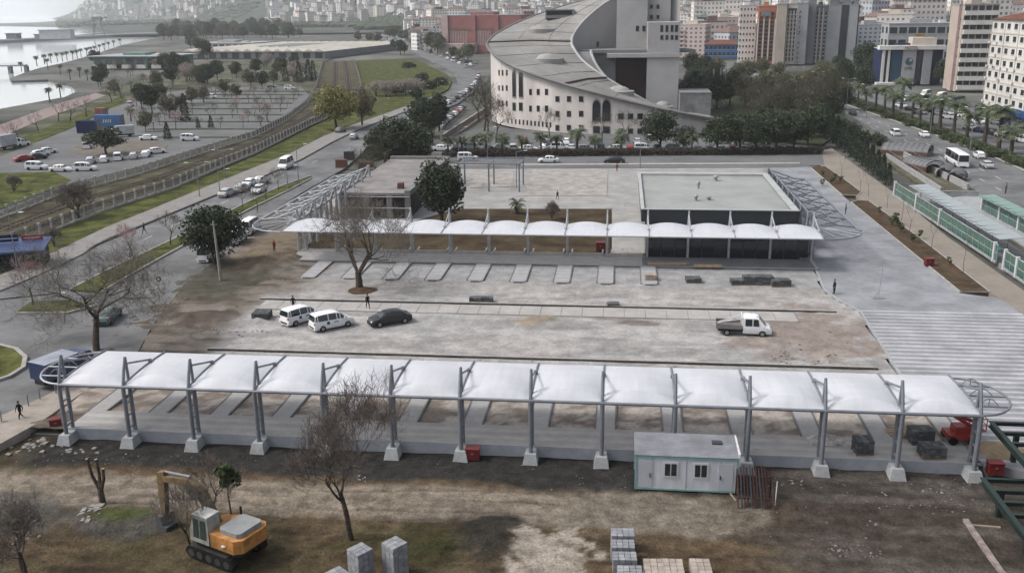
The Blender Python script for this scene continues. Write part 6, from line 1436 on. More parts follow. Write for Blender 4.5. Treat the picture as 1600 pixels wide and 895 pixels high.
b.add(vs, [(5*i+k, 5*i+k+1, 5*i+k+6, 5*i+k+5) for i in range(len(AN)-1) for k in range(4)])
hroof = b.build('roof', roofc, hall, smooth=30)
for r_, nm in ((43.0,'eave_gutter'), (18.2,'inner_parapet')):
    MB().path([hp_(r_, a, hz(a)+.15) for a in AN], .35 if r_ > 20 else .4, 5).build(nm, roofd if r_ > 20 else inner, hroof)
for a in range(95, 302, 14):
    MB().beam(hp_(42.6,a,hz(a)+.14), hp_(30,a,hz(a)+.53), .16,.1).beam(hp_(30,a,hz(a)+.54), hp_(18.6,a,hz(a)+.16), .16,.1).build('roof_seam', mat('seam_grey', (.262,.257,.245)), hroof)
for r_ in (25, 34): MB().path([hp_(r_, a, hz(a)+.5-.4*abs(r_-30)/12) for a in AN], .1, 4).build('roof_seam', MATS['seam_grey'], hroof)
for a in (183, 245): MB().beam(hp_(42.8,a,hz(a)+.3), hp_(30,a,hz(a)+.65), .8,.25).beam(hp_(30,a,hz(a)+.66), hp_(18.4,a,hz(a)+.3), .8,.25).build('roof_joint', mat('roof_joint', (.10,.05,.045)), hroof)
for (a, r_, s_) in ((160,30,3.4),(214,29,3.2),(262,29,3.0),(285,30,2.0)):
    c = hp_(r_, a, hz(a)+.35); d_ = MB().lathe([(s_*1.4,-1.6),(s_*1.4,.1),(s_,.25),(s_*.85,.75),(s_*.55,1.2),(s_*.2,1.4)], c, 18).build('roof_dome', mat('dome', (.34,.335,.32), var=.15, scale=.4), hroof, smooth=40)
MB().box(hp_(30,140,hz(140)+1.2), (9,5,2.6), R(5)).build('clerestory', roofc, hroof); MB().box((hp_(30,140,0)[0], hp_(30,140,0)[1]-2.55, hz(140)+1.5), (8,.1,1.3), R(5)).build('clerestory_window', darkglass, hroof)
b = MB(); vs = []; AI = list(range(40, 196, 4))
for a in AI: vs += [hp_(18.0, a, 18.0), hp_(18.0, a, max(hz(a)-.2, 18.2))]
b.add(vs, [(2*i+2, 2*i+3, 2*i+1, 2*i) for i in range(len(AI)-1)]).build('inner_wall', inner, hall, smooth=60)
b = MB(); b.prism([hp_(17.9, a, 0)[:2] for a in range(0, 190, 10)], 18.6, 19.5).build('terrace', roofd, hall)
MB().bx(hx(962,289.2), hx(1011,289.2), 1.0, 1.6, 0, 17.3).build('recess_wall', mat('recess_brown', (.045,.026,.026)), hall); MB().bx(-17.4, hx(961.5,289.2), 1.0, 1.6, 0, 18.5).build('recess_side', roofd, hall)
b = MB(); vs = []; AR = list(range(184, 306, 4))
for a in AR:
    for r_ in (17.8, 12.5): vs.append(hp_(r_, a, max(hz(a)-2.6, 2)))
b.add(vs, [(2*i, 2*i+1, 2*i+3, 2*i+2) for i in range(len(AR)-1)]).build('inner_ramp', roofd, hall, smooth=40)
MB().path([hp_(12.5, a, max(hz(a)-2.4, 2)) for a in AR], .4, 5).build('ramp_parapet', inner, hall)
towm = mat('tower_concrete', (.47,.46,.46), var=.12, scale=.08, fine=.04)
yf = 286.0; xa, xb = hx(1011, yf), hx(1061, yf)
tw = MB().bx(xa, xb, yf-HC.y, 12, 0, 27.3).build('tower', towm, hall)
MB().bx(hx(962,yf+4), xa-.01, 8, 14, 18.6, 36).build('tower_wing', towm, hall)
MB().bx(hx(985,yf+6), hx(1047,yf+6), 12.1, 26, 0, 46).build('tower_upper', towm, hall)
MB().bx(hx(948,yf), xb+.3, yf-HC.y-.5, yf-HC.y+4, 17.4, 18.55).build('tower_ledge', towm, hall)
def twin(px, py, Y, w_, h_):
    d = cF*FPX+cR*(px-800)+cU*(447.5-py); z = CH+d.z/d.y*Y
    wn = MB().box((d.x/d.y*Y-HC.x, Y-HC.y-.02, z), (w_, .12, h_)).build('window', darkglass, tw)
for px in (1034,1042,1050,1057): twin(px,45,yf,.8,1.9); twin(px,59,yf,.8,1.3)
for px in (995,1003,1010,1018,1028): twin(px,11,HC.y+12,.8,1.1); twin(px,27,HC.y+12,.8,1.1)
for px in (996,1006,1017): twin(px,45,HC.y+8,.9,1.6)
twin(934,70,HC.y+8,.8,1.6)
MB().bx(xb+.2, xb+9, yf-HC.y-8, 4, 0, 7.6).build('annex', mat('annex_mural', (.27,.27,.275), var=.3, scale=.35), hall)
MB().bx(xb+.1, xb+9.1, yf-HC.y-8.1, 4.1, 7.6, 8.0).build('annex_roof', roofd, hall)
for i in range(12): MB().bx(24+i*1.3, 24.6+i*1.3, -36.5+i*.45, -36+i*.45, 0, 2.6).build('entrance_column', hallm, hall)
MB().bx(23.5, 40, -36.8, -31, 2.6, 3.0).build('entrance_slab', hallm, hall)
def hall_win(px, py, w_, h_, arch=False):
    d = cF*FPX+cR*(px-800)+cU*(447.5-py); o_ = Vector((0,0,CH))-HC
    A = d.x**2+d.y**2; B = 2*(o_.x*d.x+o_.y*d.y); C_ = o_.x**2+o_.y**2-HR**2; D_ = B*B-4*A*C_
    if D_ <= 0: return
    t_ = (-B-math.sqrt(D_))/(2*A); p_ = o_+d*t_; a = math.atan2(p_.y, p_.x)
    n_ = Vector((math.cos(a), math.sin(a), 0)); tn = Vector((-n_.y, n_.x, 0))
    w_ = w_
    out_ = [(-w_/2,-h_/2),(w_/2,-h_/2)]+([(w_/2*math.cos(q), h_/2-w_/2+w_/2*math.sin(q)*1.6) for q in [math.pi*k/8 for k in range(9)]] if arch else [(w_/2,h_/2),(-w_/2,h_/2)])
    def ext(sc_, o1, o2, nm, m, par):
        v = [tuple(p_+tn*x*sc_+Vector((0,0,z*sc_))+n_*o1) for x, z in out_]+[tuple(p_+tn*x*sc_+Vector((0,0,z*sc_))+n_*o2) for x, z in out_]; n = len(out_)
        return MB().add(v, [tuple(range(n,2*n)), tuple(range(n-1,-1,-1))]+[(i,(i+1)%n,(i+1)%n+n,i+n) for i in range(n)]).build(nm, m, par)
    f_ = ext(1.0, -.3, .06, 'window', mat('window_surround', (.3,.28,.27)), wall); ext(.86, -.2, .09, 'pane', darkglass, f_)
for y_ in (114,138,162):
    for px in (780,785.5,792): hall_win(px, y_, 1.1, 1.6)
for px in (803.5,814): hall_win(px, 133, 2.0, 7.4, True); hall_win(px, 167, 1.8, 2.4)
for px in (829,841,854): hall_win(px, 144, 1.1, 1.7); hall_win(px, 170, 1.1, 1.7)
for px in (871,889,908):
    for y_ in (155,178,200): hall_win(px, y_, 1.3, 1.6)
for px in (932,947.5): hall_win(px, 175, 2.4, 5.4, True); hall_win(px, 203, 2.0, 2.0)
for px in (970,985,1000): hall_win(px, 182, 1.5, 1.6); hall_win(px, 205, 1.4, 1.4)
for px in range(794, 862, 6): hall_win(px, 189+(px-794)*.1, .6, 1.4)
lowwall('low pinkish retaining wall along the road beside the curved hall', (765,172), (690,222), 1.6, .4, walkp)
MB_t = thing('boundary_wall', 'dark brown low wall between the street hedge and hall car park', 'wall', gbase(735,240,.05), 0)
g1_ = gbase(1268,236,.05); MB().beam((0,0,.45), tuple(Vector((g1_.x-MB_t.location.x, g1_.y-MB_t.location.y, .45))), .3, .9).build('wall', mat('brown_wall', (.12,.075,.06)), MB_t)

# ================================================================ named buildings of the town
def topz(g, py):
    """height of a vertical at g whose top shows at picture row py"""
    lo, hi = 0., 400.
    for _ in range(40):
        m_ = (lo+hi)/2; d = Vector((g.x, g.y, m_))-Vector((0,0,CH)); y = 447.5-FPX*d.dot(cU)/d.dot(cF)
        if y > py: lo = m_
        else: hi = m_
    return lo
tint = {k: mat('facade_'+k, tuple(q*1.4 for q in c), var=.1, scale=.15, fine=.05) for k, c in dict(white=(.48,.47,.45), cream=(.42,.38,.33), beige=(.33,.285,.245), pink=(.34,.265,.25), grey=(.27,.275,.285), dgrey=(.15,.155,.165), blue=(.06,.12,.24), orange=(.36,.12,.06), brown=(.15,.095,.075), green=(.13,.22,.19), red=(.23,.10,.095), navy=(.02,.025,.06)).items()}
wing_ = glassm('town_window', (.03,.035,.042), rough=.15); tile = mat('roof_tile', (.17,.075,.058), var=.2, scale=1)
def block(label, pl, pr, pyb, pyt, depth, fl, cols, wm, style='grid', wcols=3, ww=.5, wh=.5, roof='flat', name='apartment_block', cat='building', group=None, wmat=None, rz=None, bandm=None, py2=None):
    a, b = G(pl, pyb), G(pr, py2 if py2 else pyb); L = (b-a).length; ang = math.atan2(b.y-a.y, b.x-a.x) if rz is None else rz; H = topz(a, pyt)
    t = thing(name, label, cat, (a.x, a.y, 0), ang, group); wmat = wmat or wing_
    MB().bx(0, L, 0, depth, 0, H).build('wall', tint[wm], t)
    fh = (H-1.0)/fl; cw = L/cols
    if style == 'grid':
        me = MB().bx(-cw*ww/2, cw*ww/2, -.06, .1, -fh*wh/2, fh*wh/2).mesh('window', wmat); fr_ = MB().bx(-cw*ww/2-.1, cw*ww/2+.1, -.14, -.03, -fh*wh/2-.14, -fh*wh/2-.02).mesh('sill', tint['white'])
        for f in range(fl):
            for c in range(cols): w_ = link('window', me, t, ((c+.5)*cw, 0, .9+(f+.5)*fh)); link('sill', fr_, w_)
    elif style == 'bands':
        bd = MB().bx(.2, L-.2, -1.1, 0, -fh*.08, fh*.38).mesh('balcony', bandm or tint['white']); ws = MB().bx(-cw*.4, cw*.4, -.06, .1, -fh*.25, fh*.25).mesh('window', wmat)
        for f in range(fl):
            link('balcony', bd, t, (0,0,.9+f*fh))
            for c in range(cols): link('window', ws, t, ((c+.5)*cw, 0, .9+(f+.68)*fh))
    elif style == 'strips':
        me = MB().bx(-cw*ww/2, cw*ww/2, -.08, .1, H*.06, H*(.9 if wh < 1 else .98)).mesh('window_strip', wmat)
        sp_ = MB().bx(-cw*ww/2, cw*ww/2, -.14, -.07, -.25, .25).mesh('spandrel', bandm or tint[wm])
        for c in range(cols):
            s_ = link('window_strip', me, t, ((c+.5)*cw, 0, 0))
            for f in range(1, fl): link('spandrel', sp_, s_, (0,0,H*.06+f*H*.84/fl))
    if wcols:    # the side turned to the camera's left
        cw2 = depth/wcols; me2 = MB().bx(-.06, .1, -cw2*.22, cw2*.22, -fh*.25, fh*.25).mesh('window', wmat)
        for f in range(fl):
            for c in range(wcols): link('window', me2, t, (0, (c+.5)*cw2, .9+(f+.5)*fh))
    if roof == 'tile':
        MB().add([(-.6,-.6,H),(L+.6,-.6,H),(L+.6,depth+.6,H),(-.6,depth+.6,H),(L*.25,depth/2,H+2.6),(L*.75,depth/2,H+2.6)], [(0,1,5,4),(1,2,5),(2,3,4,5),(3,0,4),(0,3,2,1)]).build('roof', tile, t)
    else:
        r_ = MB().bx(-.2, L+.2, -.2, depth+.2, H, H+.35).build('roof', tint['grey'], t)
        MB().bx(L*.3, L*.6, depth*.3, depth*.7, H+.35, H+2.2).build('stair_head', tint[wm], r_)
        MB().bx(L*.7, L*.78, depth*.3, depth*.5, H+.35, H+1.4).build('water_tank', tint['white'], r_)
    return t, L, H
# right side, nearest first
t, L, H = block('white apartment block with rows of windows at the right photo edge', 1533, 1660, 182, 30, 14, 8, 11, 'white', py2=222, ww=.42, wh=.42, roof='tile', wcols=0)
for f in range(1, 9): MB().bx(-.05, L+.05, -.12, -.005, .9+f*(H-1)/8-.45, .9+f*(H-1)/8-.15).build('floor_band', tint['cream'], t)
for c in range(0, 12, 2): MB().bx(c*L/11-.12, c*L/11+.12, -.16, -.005, 3, H-.5).build('pilaster', tint['cream'], t)
rng = random.Random(4)
acm = MB().bx(-.4,.4,-.45,-.06,-.3,.3).mesh('air_conditioner', tint['white'])
for k in range(30): link('air_conditioner', acm, t, (rng.randint(0,10)*L/11+.3, -.08, .9+rng.randint(0,7)*(H-1)/8+.3))
MB().bx(.5, L-1, -2.2, 0, 0, 3.4).build('shop_front', tint['navy'], t); MB().bx(L*.42, L-.8, -2.6, .0, 3.4, 4.6).build('shop_sign', mat('shop_blue', (.03,.075,.2)), t)
for c in range(8): MB().bx(1+c*L/9, 1+c*L/9+L/12, -2.26, -2.2, .4, 3.0).build('shop_window', glass, t)
block('tall pink and white balcony block left of the white apartment block', 1492, 1545, 143, 8, 16, 9, 5, 'beige', 'bands', wcols=0, name='balcony_block')
t, L, H = block('low pale shop base and pink stair tower of the balcony block', 1484, 1493, 142, 8, 4, 9, 1, 'pink', 'grid', wcols=0, ww=.2, wh=.2, name='stair_tower')
# hotel
t, L, H = block('blue glass hotel with white frame and round emblem by the boulevard', 1374, 1468, 132, 78, 16, 4, 6, 'navy', 'none', wcols=0, name='hotel')
for x0_, x1_, m_, nm in ((.0,.045,'white','column'),(.09,.13,'white','column'),(.34,.56,'grey','banner_wall'),(.68,.82,'grey','banner_wall')): MB().bx(L*x0_, L*x1_, -.9, -.1, 0, H-.2).build(nm, tint[m_], t)
MB().bx(L*.16,L*.33,-.35,-.02,1,H-.5).build('glass_wall', glassm('blue_glazing', (.025,.07,.12), rough=.1), t); MB().bx(L*.57,L*.67,-.35,-.02,1,H-.5).build('glass_wall', glassm('night_glazing', (.015,.018,.05), rough=.1), t); MB().bx(L*.83,L*.99,-.35,-.02,1,H-.5).build('glass_wall', MATS['night_glazing'], t)
MB().bx(-1.5, L+.5, -1.6, 3, H, H+1.6).build('roof_frame', tint['white'], t); MB().bx(-2, L*.3, -4, -.5, 0, .9).build('entrance_wall', tint['white'], t)
MB().bx(L*.5,L*.9,2,9,H+.4,H+4.6).build('roof_block', tint['cream'], t)
em = MB().path([(L*.45,-.92,H*.66),(L*.45,-1.02,H*.66)], 1.5, 18).build('emblem', mat('emblem_teal', (.06,.13,.15)), t); MB().path([(L*.45+.5,-1.03,H*.7),(L*.45+.5,-1.08,H*.7)], .6, 14).build('emblem_swirl', tint['grey'], em)
def text(s_, size, loc, par, m, rot=(R(90),0,0), name='lettering'):
    c = bpy.data.curves.new(name, 'FONT'); c.body = s_; c.size = size; c.extrude = .04; c.align_x = 'CENTER'; c.materials.append(m)
    o = bpy.data.objects.new(name, c); COL.objects.link(o); bpy.context.view_layer.update()
    me = bpy.data.meshes.new_from_object(o.evaluated_get(bpy.context.evaluated_depsgraph_get())); bpy.data.objects.remove(o)
    o = link(name, me, par, loc); o.rotation_euler = rot; return o
dkl = mat('dark_lettering', (.03,.03,.035)); wtl = mat('white_lettering', (.6,.6,.62))
text('HOTEL', 1.7, (L*.46,-1.66,H+.2), t, mat('red_lettering', (.2,.03,.03))); text('OTEL', 1.3, (L*.45,-.95,H*.43), t, dkl)
# the office behind it and the tower cluster
block('pale grey office block with orange sign behind the hotel', 1382, 1500, 118, 38, 18, 4, 8, 'grey', 'grid', wcols=2, ww=.8, wh=.5, name='office_block')
g = G(1430, 118); tt = thing('roof_sign', 'orange sign on the pale grey office block', 'sign', (g.x, g.y-.3, topz(g, 58)), 0); MB().bx(-1.7,1.7,-.2,0,-1.2,1.2).build('board', mat('sign_orange', (.45,.22,.04)), tt); MB().bx(1.8,9,-.15,0,-.8,.2).build('letters', dkl, tt)
block('white tower dotted with small paired windows behind the blue-roofed building', 1152, 1177, 99, 10, 18, 9, 5, 'white', 'grid', wcols=3, ww=.45, wh=.36, name='tower_block')
t, L, H = block('orange-topped tower with vertical white ribs', 1181, 1207, 101, 10, 18, 12, 3, 'orange', 'strips', wcols=0, ww=.6, bandm=tint['brown'], name='tower_block')
for k in range(4): MB().bx(L*k/3-.25, L*k/3+.25, -.5, -.05, 0, H*.78).build('rib', tint['white'], t)
MB().bx(L*.12, L*.7, -.3, -.05, H*.83, H*.93).build('sign_panel', tint['dgrey'], t)
block('plain beige tower slab right of the orange-topped tower', 1209, 1224, 102, 7, 18, 12, 1, 'beige', 'none', wcols=0, name='tower_block')
t, L, H = block('white-topped tower with dark window strips beside the beige slab', 1225, 1240, 101, 7, 18, 12, 3, 'cream', 'strips', wcols=0, ww=.45, name='tower_block')
MB().bx(.3, L-.3, -.2, -.02, H-3.2, H-2.2).build('sign_panel', dkl, t)
t, L, H = block('grey tower with dark vertical lettering on its side', 1240, 1257, 101, 6, 18, 12, 1, 'grey', 'none', wcols=0, name='tower_block')
for k, ch in enumerate('ARTIZ APART'): 
    if ch != ' ': text(ch, 2.3, (L*.3,-.05,H-5.2-k*2.7), t, dkl)
block('very tall plain grey tower rising past the photo top', 1257, 1269, 100, -16, 16, 14, 1, 'dgrey', 'none', wcols=0, name='tower_block')
t, L, H = block('tower with yellowish balcony strips right of the tallest tower', 1269, 1288, 99, 10, 18, 12, 3, 'dgrey', 'strips', wcols=0, ww=.45, bandm=tint['cream'], name='tower_block')
for k in range(2): MB().bx(L*(.2+.33*k), L*(.32+.33*k), -.6, -.05, 0, H*.97).build('rib', tint['cream'], t)
t, L, H = block('grey tower with two dark glazed strips below dark caps', 1288, 1336, 99, 8, 18, 12, 3, 'grey', 'none', wcols=0, name='tower_block')
for x0_, x1_ in ((.42,.66),(.96,1.0)): MB().bx(L*x0_, L*x1_, -.2, .1, 1, H-.2).build('glazed_strip', wing_, t)
for x0_, x1_ in ((.05,.34),(.45,.72),(.8,.97)): MB().bx(L*x0_, L*x1_, 1, 9, H+.3, H+3.2).build('roof_cap', tint['dgrey'], t)
t, L, H = block('low blue building with reddish roof beside the hall flagpoles', 1100, 1155, 92, 70, 20, 2, 8, 'blue', 'grid', wcols=0, ww=.7, wh=.5, roof='tile', name='blue_building')
block('white office with tall dark window slots behind the blue building', 1108, 1150, 72, 25, 24, 5, 6, 'white', 'strips', wcols=0, ww=.5, name='office_block')
block('green glazed office wing left of the white slotted office', 1087, 1107, 72, 27, 24, 5, 1, 'green', 'bands', wcols=0, name='office_block')
# red brick building
a_, b_ = 692, 815
t, L, H = block('long dark red institutional building beyond the lawn', a_, b_, 83, 25, 40, 5, 3, 'red', 'none', wcols=0, name='red_building')
for k in range(3):
    for j in range(11): MB().bx(L*(.1+.3*k)+j*1.05*L/50, L*(.1+.3*k)+j*1.05*L/50+.45*L/50, -.3, .05, H*.2, H*.6).build('window_fin', tint['pink'], t)
for x0_, x1_, z0_, z1_ in ((.0,.08,0,1),(.38,.43,0,1),(.66,.72,0,1)): MB().bx(L*x0_, L*x1_, -1.2, -.02, H*z0_, H*z1_+.3).build('pier', tint['pink' if x0_ == 0 else 'red'], t)
MB().bx(L*.08, L*.99, -.5, -.02, H*.62, H*.68).build('string_course', tint['brown'], t)
MB().bx(L*.02, L*.45, -14, -2, 0, 7).build('porch_block', tint['pink'], t)
# seaside halls
t, L, H = block('low dark seaside restaurant hall with pale roof near the pier', 147, 262, 108, 90, 30, 1, 7, 'green', 'strips', wcols=0, ww=.7, wh=.5, name='seaside_hall', wmat=glassm('dark_green_glass', (.012,.03,.028)))
MB().bx(-3, L+3, -3, 33, H+.36, H+.8).build('roof_slab', tint['grey'], t)
for k in range(5): MB().bx(L*(.03+.2*k), L*(.15+.2*k), -3.5, -2.5, .5, H*.38).build('pale_screen', tint['white'], t)
t, L, H = block('long white fair hall with pale sawtooth roofs', 288, 508, 92, 82, 150, 1, 12, 'dgrey', 'strips', wcols=0, ww=.6, wh=.5, name='fair_hall')
for k in range(14): MB().add([(L*k/14,-1,H+.4),(L*(k+1)/14,-1,H+.4),(L*(k+1)/14,152,H+.4),(L*k/14,152,H+.4),(L*(k+.5)/14,-1,H+2.2),(L*(k+.5)/14,152,H+2.2)], [(0,1,4),(1,2,5,4),(2,3,5),(3,0,4,5)]).build('roof_bay', mat('fair_roof', (.66,.62,.54), var=.15, scale=.05), t)
block('grey warehouse behind the fair hall', 300, 395, 76, 68, 40, 1, 9, 'grey', 'grid', wcols=0, ww=.7, name='warehouse')
for (px, py, lab, m_, w_, rz_) in ((140,208,'dark blue shipping container in the seaside car park','navy',6,0),(172,198,'light blue shipping container with pale lettering in the car park','blue',8,0),(160,186,'dark red truck cab box behind the blue containers','red',3,0)):
    g = gbase(px, py, .12); t = thing('shipping_container', lab, 'container', g, rz_, 'containers in the car park'); MB().bx(-w_/2,w_/2,-1.2,1.2,.1,3.4).build('shell', tint[m_], t)
    for k in range(int(w_/.6)): MB().bx(-w_/2+.2+k*.6,-w_/2+.4+k*.6,-1.26,-1.2,.3,3.2).build('corrugation', tint[m_], t)
    MB().bx(w_/2,w_/2+.05,-1.1,1.1,.2,3.3).build('door', tint['dgrey'], t)
    if m_ == 'blue':
        for q in range(4): MB().beam((-1.2+q*.7,-1.29,1.3),(-.9+q*.7,-1.29,2.2), .05,.25).build('white_marking', wtl, t)
# pier and port
a, b = G(-60, 112), G(42, 110)
t = thing('pier', 'low concrete pier on stilts at the left edge', 'pier', (a.x, a.y, -1.6), math.atan2(b.y-a.y, b.x-a.x)); L = (b-a).length
MB().bx(0,L,-2.5,2.5,4.0,4.8).build('deck', conc, t); n = int(L/9)
for i in range(n+1): MB().bx(i*9-.8,i*9+.8,-2,2,-1,4.0).build('pile', conc_d, t)
MB().path([(0,-2.4,5.8),(L,-2.4,5.8)], .08, 4).build('railing', steel, t)
for (px, lab, w_, h_) in ((90,'pale port shed on the breakwater',40,10),(22,'small dark shed at the breakwater end',14,6),(70,'dark low shed on the breakwater',20,5)):
    g = gbase(px, 61, 2.2); t = thing('port_shed', lab, 'shed', g, 0, 'sheds on the breakwater'); MB().bx(-w_/2,w_/2,-5,5,0,h_).build('wall', tint['grey' if px == 90 else 'dgrey'], t); MB().bx(-w_/2-1,w_/2+1,-6,6,h_,h_+.8).build('roof', tint['dgrey'], t)
g = gbase(155, 56, 2); t = thing('harbour_crane', 'dark harbour crane on the breakwater', 'crane', g)
for x in (-8,8): MB().beam((x,0,0),(x*.5,0,22), 1.2).build('leg', tint['dgrey'], t)
MB().beam((-34,0,14),(14,0,24), 1.4).build('jib', tint['dgrey'], t); MB().bx(-6,6,-3,3,20,25).build('cab', tint['dgrey'], t)

# ================================================================ hills and the far town
tL = [G(60,60), G(200,60), G(420,60), G(640,60)]; tL = [q.x/q.y for q in tL]
def hillz(X, Y):
    t_ = X/np.maximum(Y, 1); D = np.hypot(X, Y)
    s0 = np.interp(t_, tL, [5200, 3900, 2300, 1500]); s1 = np.interp(t_, tL, [6400, 5200, 4400, 3600]); hm = np.interp(t_, tL, [40, 190, 215, 175])
    cut = sstep(G(78,60).x/G(78,60).y, G(185,60).x/G(185,60).y, t_)
    return cut*hm*sstep(s0, s1, D)*(.72+.56*vn(X, Y, 900, 4))-1.0+cut*3*sstep(700, 1500, D)
hx_ = np.arange(-4200, 3200, 60.); 
grid('hills', -4200, 3300, 1300, 6600, 75, hillz, lambda X, Y: lay(lay(np.ones(X.shape+(3,))*np.array((.055,.068,.052)), sstep(.4,.65,vn2(X,Y,300,4)), (.10,.105,.095)), sstep(.55,.7,vn(X,Y,160,3))*.6, (.06,.075,.06)), mat('hill_cover', (.95,.95,.95), var=.3, scale=.02, fine=.2, attr='soil'), keep=lambda X, Y: hillz(X, Y) > -.6)
def facade_far(name, wallc, winc):
    m = bpy.data.materials.new(name); m.use_nodes = True; n = m.node_tree; L = n.links; bs = n.nodes['Principled BSDF']; bs.inputs['Roughness'].default_value = .85; bs.inputs['Specular IOR Level'].default_value = .05
    tc = n.nodes.new('ShaderNodeTexCoord'); sp = n.nodes.new('ShaderNodeSeparateXYZ'); ad = n.nodes.new('ShaderNodeMath'); cb = n.nodes.new('ShaderNodeCombineXYZ'); br = n.nodes.new('ShaderNodeTexBrick')
    L.new(tc.outputs['Object'], sp.inputs[0]); L.new(sp.outputs[0], ad.inputs[0]); L.new(sp.outputs[1], ad.inputs[1]); L.new(ad.outputs[0], cb.inputs[0]); L.new(sp.outputs[2], cb.inputs[1]); L.new(cb.outputs[0], br.inputs[0])
    br.offset = 0; br.inputs['Scale'].default_value = 1; br.inputs['Brick Width'].default_value = 3.1; br.inputs['Row Height'].default_value = 3.0; br.inputs['Mortar Size'].default_value = .85; br.inputs['Mortar Smooth'].default_value = .1
    br.inputs['Color1'].default_value = (*winc, 1); br.inputs['Color2'].default_value = (*[c*1.8 for c in winc], 1); br.inputs['Mortar'].default_value = (*wallc, 1)
    L.new(br.outputs[0], bs.inputs['Base Color']); MATS[name] = m; return m
ffs = [facade_far('far_facade_%d' % i, c, w_) for i, (c, w_) in enumerate((((.56,.55,.54),(.09,.095,.1)),((.48,.45,.42),(.09,.085,.08)),((.38,.35,.34),(.07,.07,.075)),((.58,.54,.50),(.12,.12,.12)),((.34,.355,.38),(.07,.08,.09)),((.42,.345,.325),(.08,.075,.075))))]
ftop = [tint['grey'], tint['cream'], tint['dgrey'], mat('far_tile', (.2,.135,.12))]
def far_proto(k, L, D, H, rf):
    m_ = MB().bx(-L/2,L/2,-D/2,D/2,-12,H,0)
    if rf == 1: m_.add([(-L/2-.5,-D/2-.5,H),(L/2+.5,-D/2-.5,H),(L/2+.5,D/2+.5,H),(-L/2-.5,D/2+.5,H),(-L*.2,0,H+3),(L*.2,0,H+3)], [(0,1,5,4),(1,2,5),(2,3,4,5),(3,0,4)], 1)
    else: m_.bx(-L/2-.2,L/2+.2,-D/2-.2,D/2+.2,H,H+.6,1).bx(-L*.2,L*.15,-D*.2,D*.2,H+.6,H+3,1)
    for s_ in range(2, int(H/3), 1): m_.bx(-L/2-.9,-L/2+L*.28,-D/2-.9,-D/2,s_*3-.2,s_*3+.8,0) if k % 2 else None
    return m_.mesh('far_block', [ffs[k % 6], ftop[(k*7) % 4 if rf == 0 else 3]])
rng = random.Random(12)
protos = [far_proto(k, rng.uniform(13,26), rng.uniform(12,18), rng.choice((13,16,19,22,26,30)), int(rng.random() < .45)) for k in range(18)]
occupied = [(1480,1700),(1370,1475),(1150,1340)]
N = 0; cand = []
for _ in range(2600):
    px = rng.uniform(415, 1640); D = 640+rng.random()**1.4*1500
    d = cF*FPX+cR*(px-800)+cU*(447.5-60); hv = Vector((d.x, d.y)).normalized()*D; cand.append((D, px, hv))
cand.sort(key=lambda q: q[0])
taken = []; SECN = {}
SECT = ['left end of the far highway','far highway lanes','dark wood by the highway','red building left end','red building right end','upper left of the hall roof','hall roof crest','hall tower','blue-roofed building','orange-topped tower','grey glazed tower','hotel roof','apartment blocks at right']
for D, px, hv in cand:
    if px < 640 and D < 1050: continue
    if 640 <= px < 830 and D < 760: continue
    if 500 < px < 640 and D < 1300: continue
    if px < 580 and D < 2000: continue
    if 830 <= px < 1080 and D < 700: continue
    if any((hv-q).length < 24 for q in taken): continue
    taken.append(hv); z = float(hillz(np.array([hv.x]), np.array([hv.y]))[0])
    o = link('town_block', protos[rng.randrange(18)], None, (hv.x, hv.y, max(z, 0)), rng.choice((0,.1,-.15,.3,-.3,.6,R(90))))
    sec = min(12, int((px-415)/95)); SECN[sec] = SECN.get(sec, 0)+1
    tag(o, f'{ORD[min(98, SECN[sec]-1)]} nearest hazy town block above the {SECT[sec]}', 'building', 'apartment blocks of the far town'); o.scale = (1, 1, rng.uniform(.8, 1.35) if px > 1080 else rng.uniform(.7,1.05) if px > 650 else rng.uniform(.45,.75))
    N += 1
    if N >= 300: break
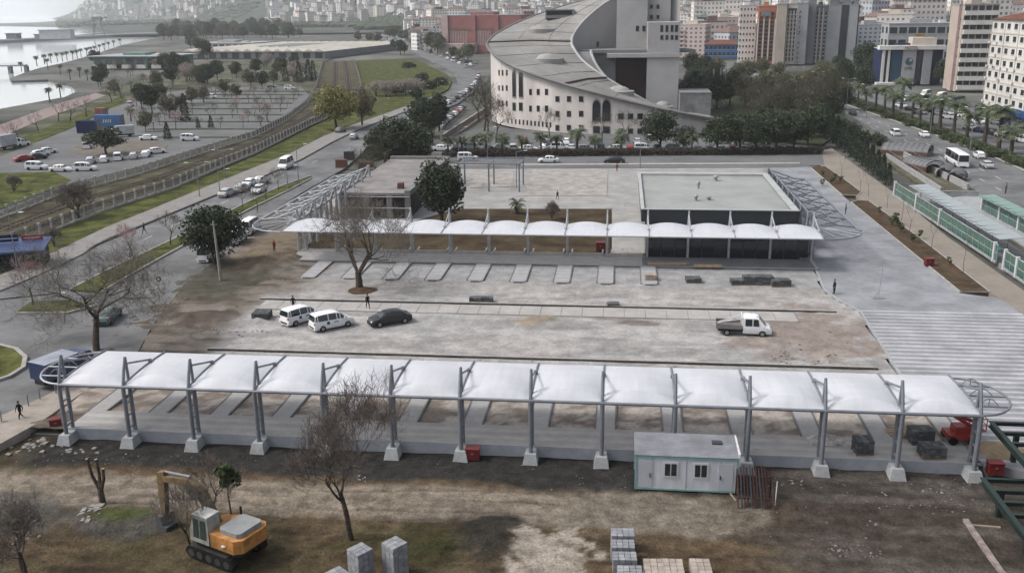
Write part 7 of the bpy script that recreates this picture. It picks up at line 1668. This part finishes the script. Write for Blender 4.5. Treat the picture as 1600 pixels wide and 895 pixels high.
# the rest of the town on the slopes reads as one mass
mass = [MB() for _ in range(4)]
for _ in range(9500):
    px = rng.uniform(120, 1680); D = rng.uniform(1500, 5600) if px > 420 else rng.uniform(3300, 6200)
    d = cF*FPX+cR*(px-800)+cU*(447.5-60); hv = Vector((d.x, d.y)).normalized()*D
    if px < 640 and D < 1900: continue
    z = float(hillz(np.array([hv.x]), np.array([hv.y]))[0])
    if z < 1.5 and px < 500: continue
    if px < 470 and rng.random() < .5: continue
    s_ = rng.uniform(9, 20); h_ = rng.choice((8,11,14,17,20,26))*(1.3 if px > 1080 else 1); mass[rng.randrange(4)].box((hv.x, hv.y, z+h_/2-5), (s_, s_*rng.uniform(.7,1.2), h_+10), rng.uniform(0,1.5), 0).box((hv.x, hv.y, z+h_+.6), (s_+.4, s_*.8, 1.2), rng.uniform(0,1.5), 1)
for i, m_ in enumerate(mass): tagk(tag(m_.build('hillside_town', [ffs[i], ftop[3 if i % 2 else 0]]), 'dense pale houses covering the far hillside', 'town'), 'stuff')
# woods on the hill and shore as one mass
rng = random.Random(20); hw_ = MB(); me0 = None
for _ in range(5200):
    px = rng.uniform(95, 640); D = rng.uniform(2600, 6000) if px < 420 else rng.uniform(1500, 3200)
    d = cF*FPX+cR*(px-800)+cU*(447.5-60); hv = Vector((d.x, d.y)).normalized()*D; z = float(hillz(np.array([hv.x]), np.array([hv.y]))[0])
    if vn(hv.x, hv.y, 260, 3) < .44: continue
    s_ = rng.uniform(7, 15); vs = [(hv.x+s_*math.cos(a)*rng.uniform(.7,1.2), hv.y+s_*math.sin(a), z+q+rng.uniform(-1,1)) for q in (0, 5) for a in (0,1.05,2.1,3.14,4.2,5.2)]+[(hv.x, hv.y, z+rng.uniform(8,11))]
    hw_.add(vs, [(k,(k+1)%6,(k+1)%6+6,k+6) for k in range(6)]+[(k+6,(k+1)%6+6,12) for k in range(6)])
tagk(tag(hw_.build('hill_wood', lf_dark), 'hazy woods on the far hill and shore', 'wood'), 'stuff')

# ================================================================ haze
hzm = bpy.data.materials.new('haze_air'); hzm.use_nodes = True; n = hzm.node_tree; n.nodes.clear()
pv = n.nodes.new('ShaderNodeVolumePrincipled'); pv.inputs['Color'].default_value = (.93,.97,1.0,1); pv.inputs['Density'].default_value = .00009; pv.inputs['Anisotropy'].default_value = .2
mo = n.nodes.new('ShaderNodeOutputMaterial'); n.links.new(pv.outputs[0], mo.inputs['Volume'])
hzo = MB().bx(-11500, 9500, -1300, 12800, -6, 330).build('haze', hzm); tagk(hzo, 'stuff'); hzo['label'] = 'thin pale blue haze over the whole town'; hzo['category'] = 'haze'
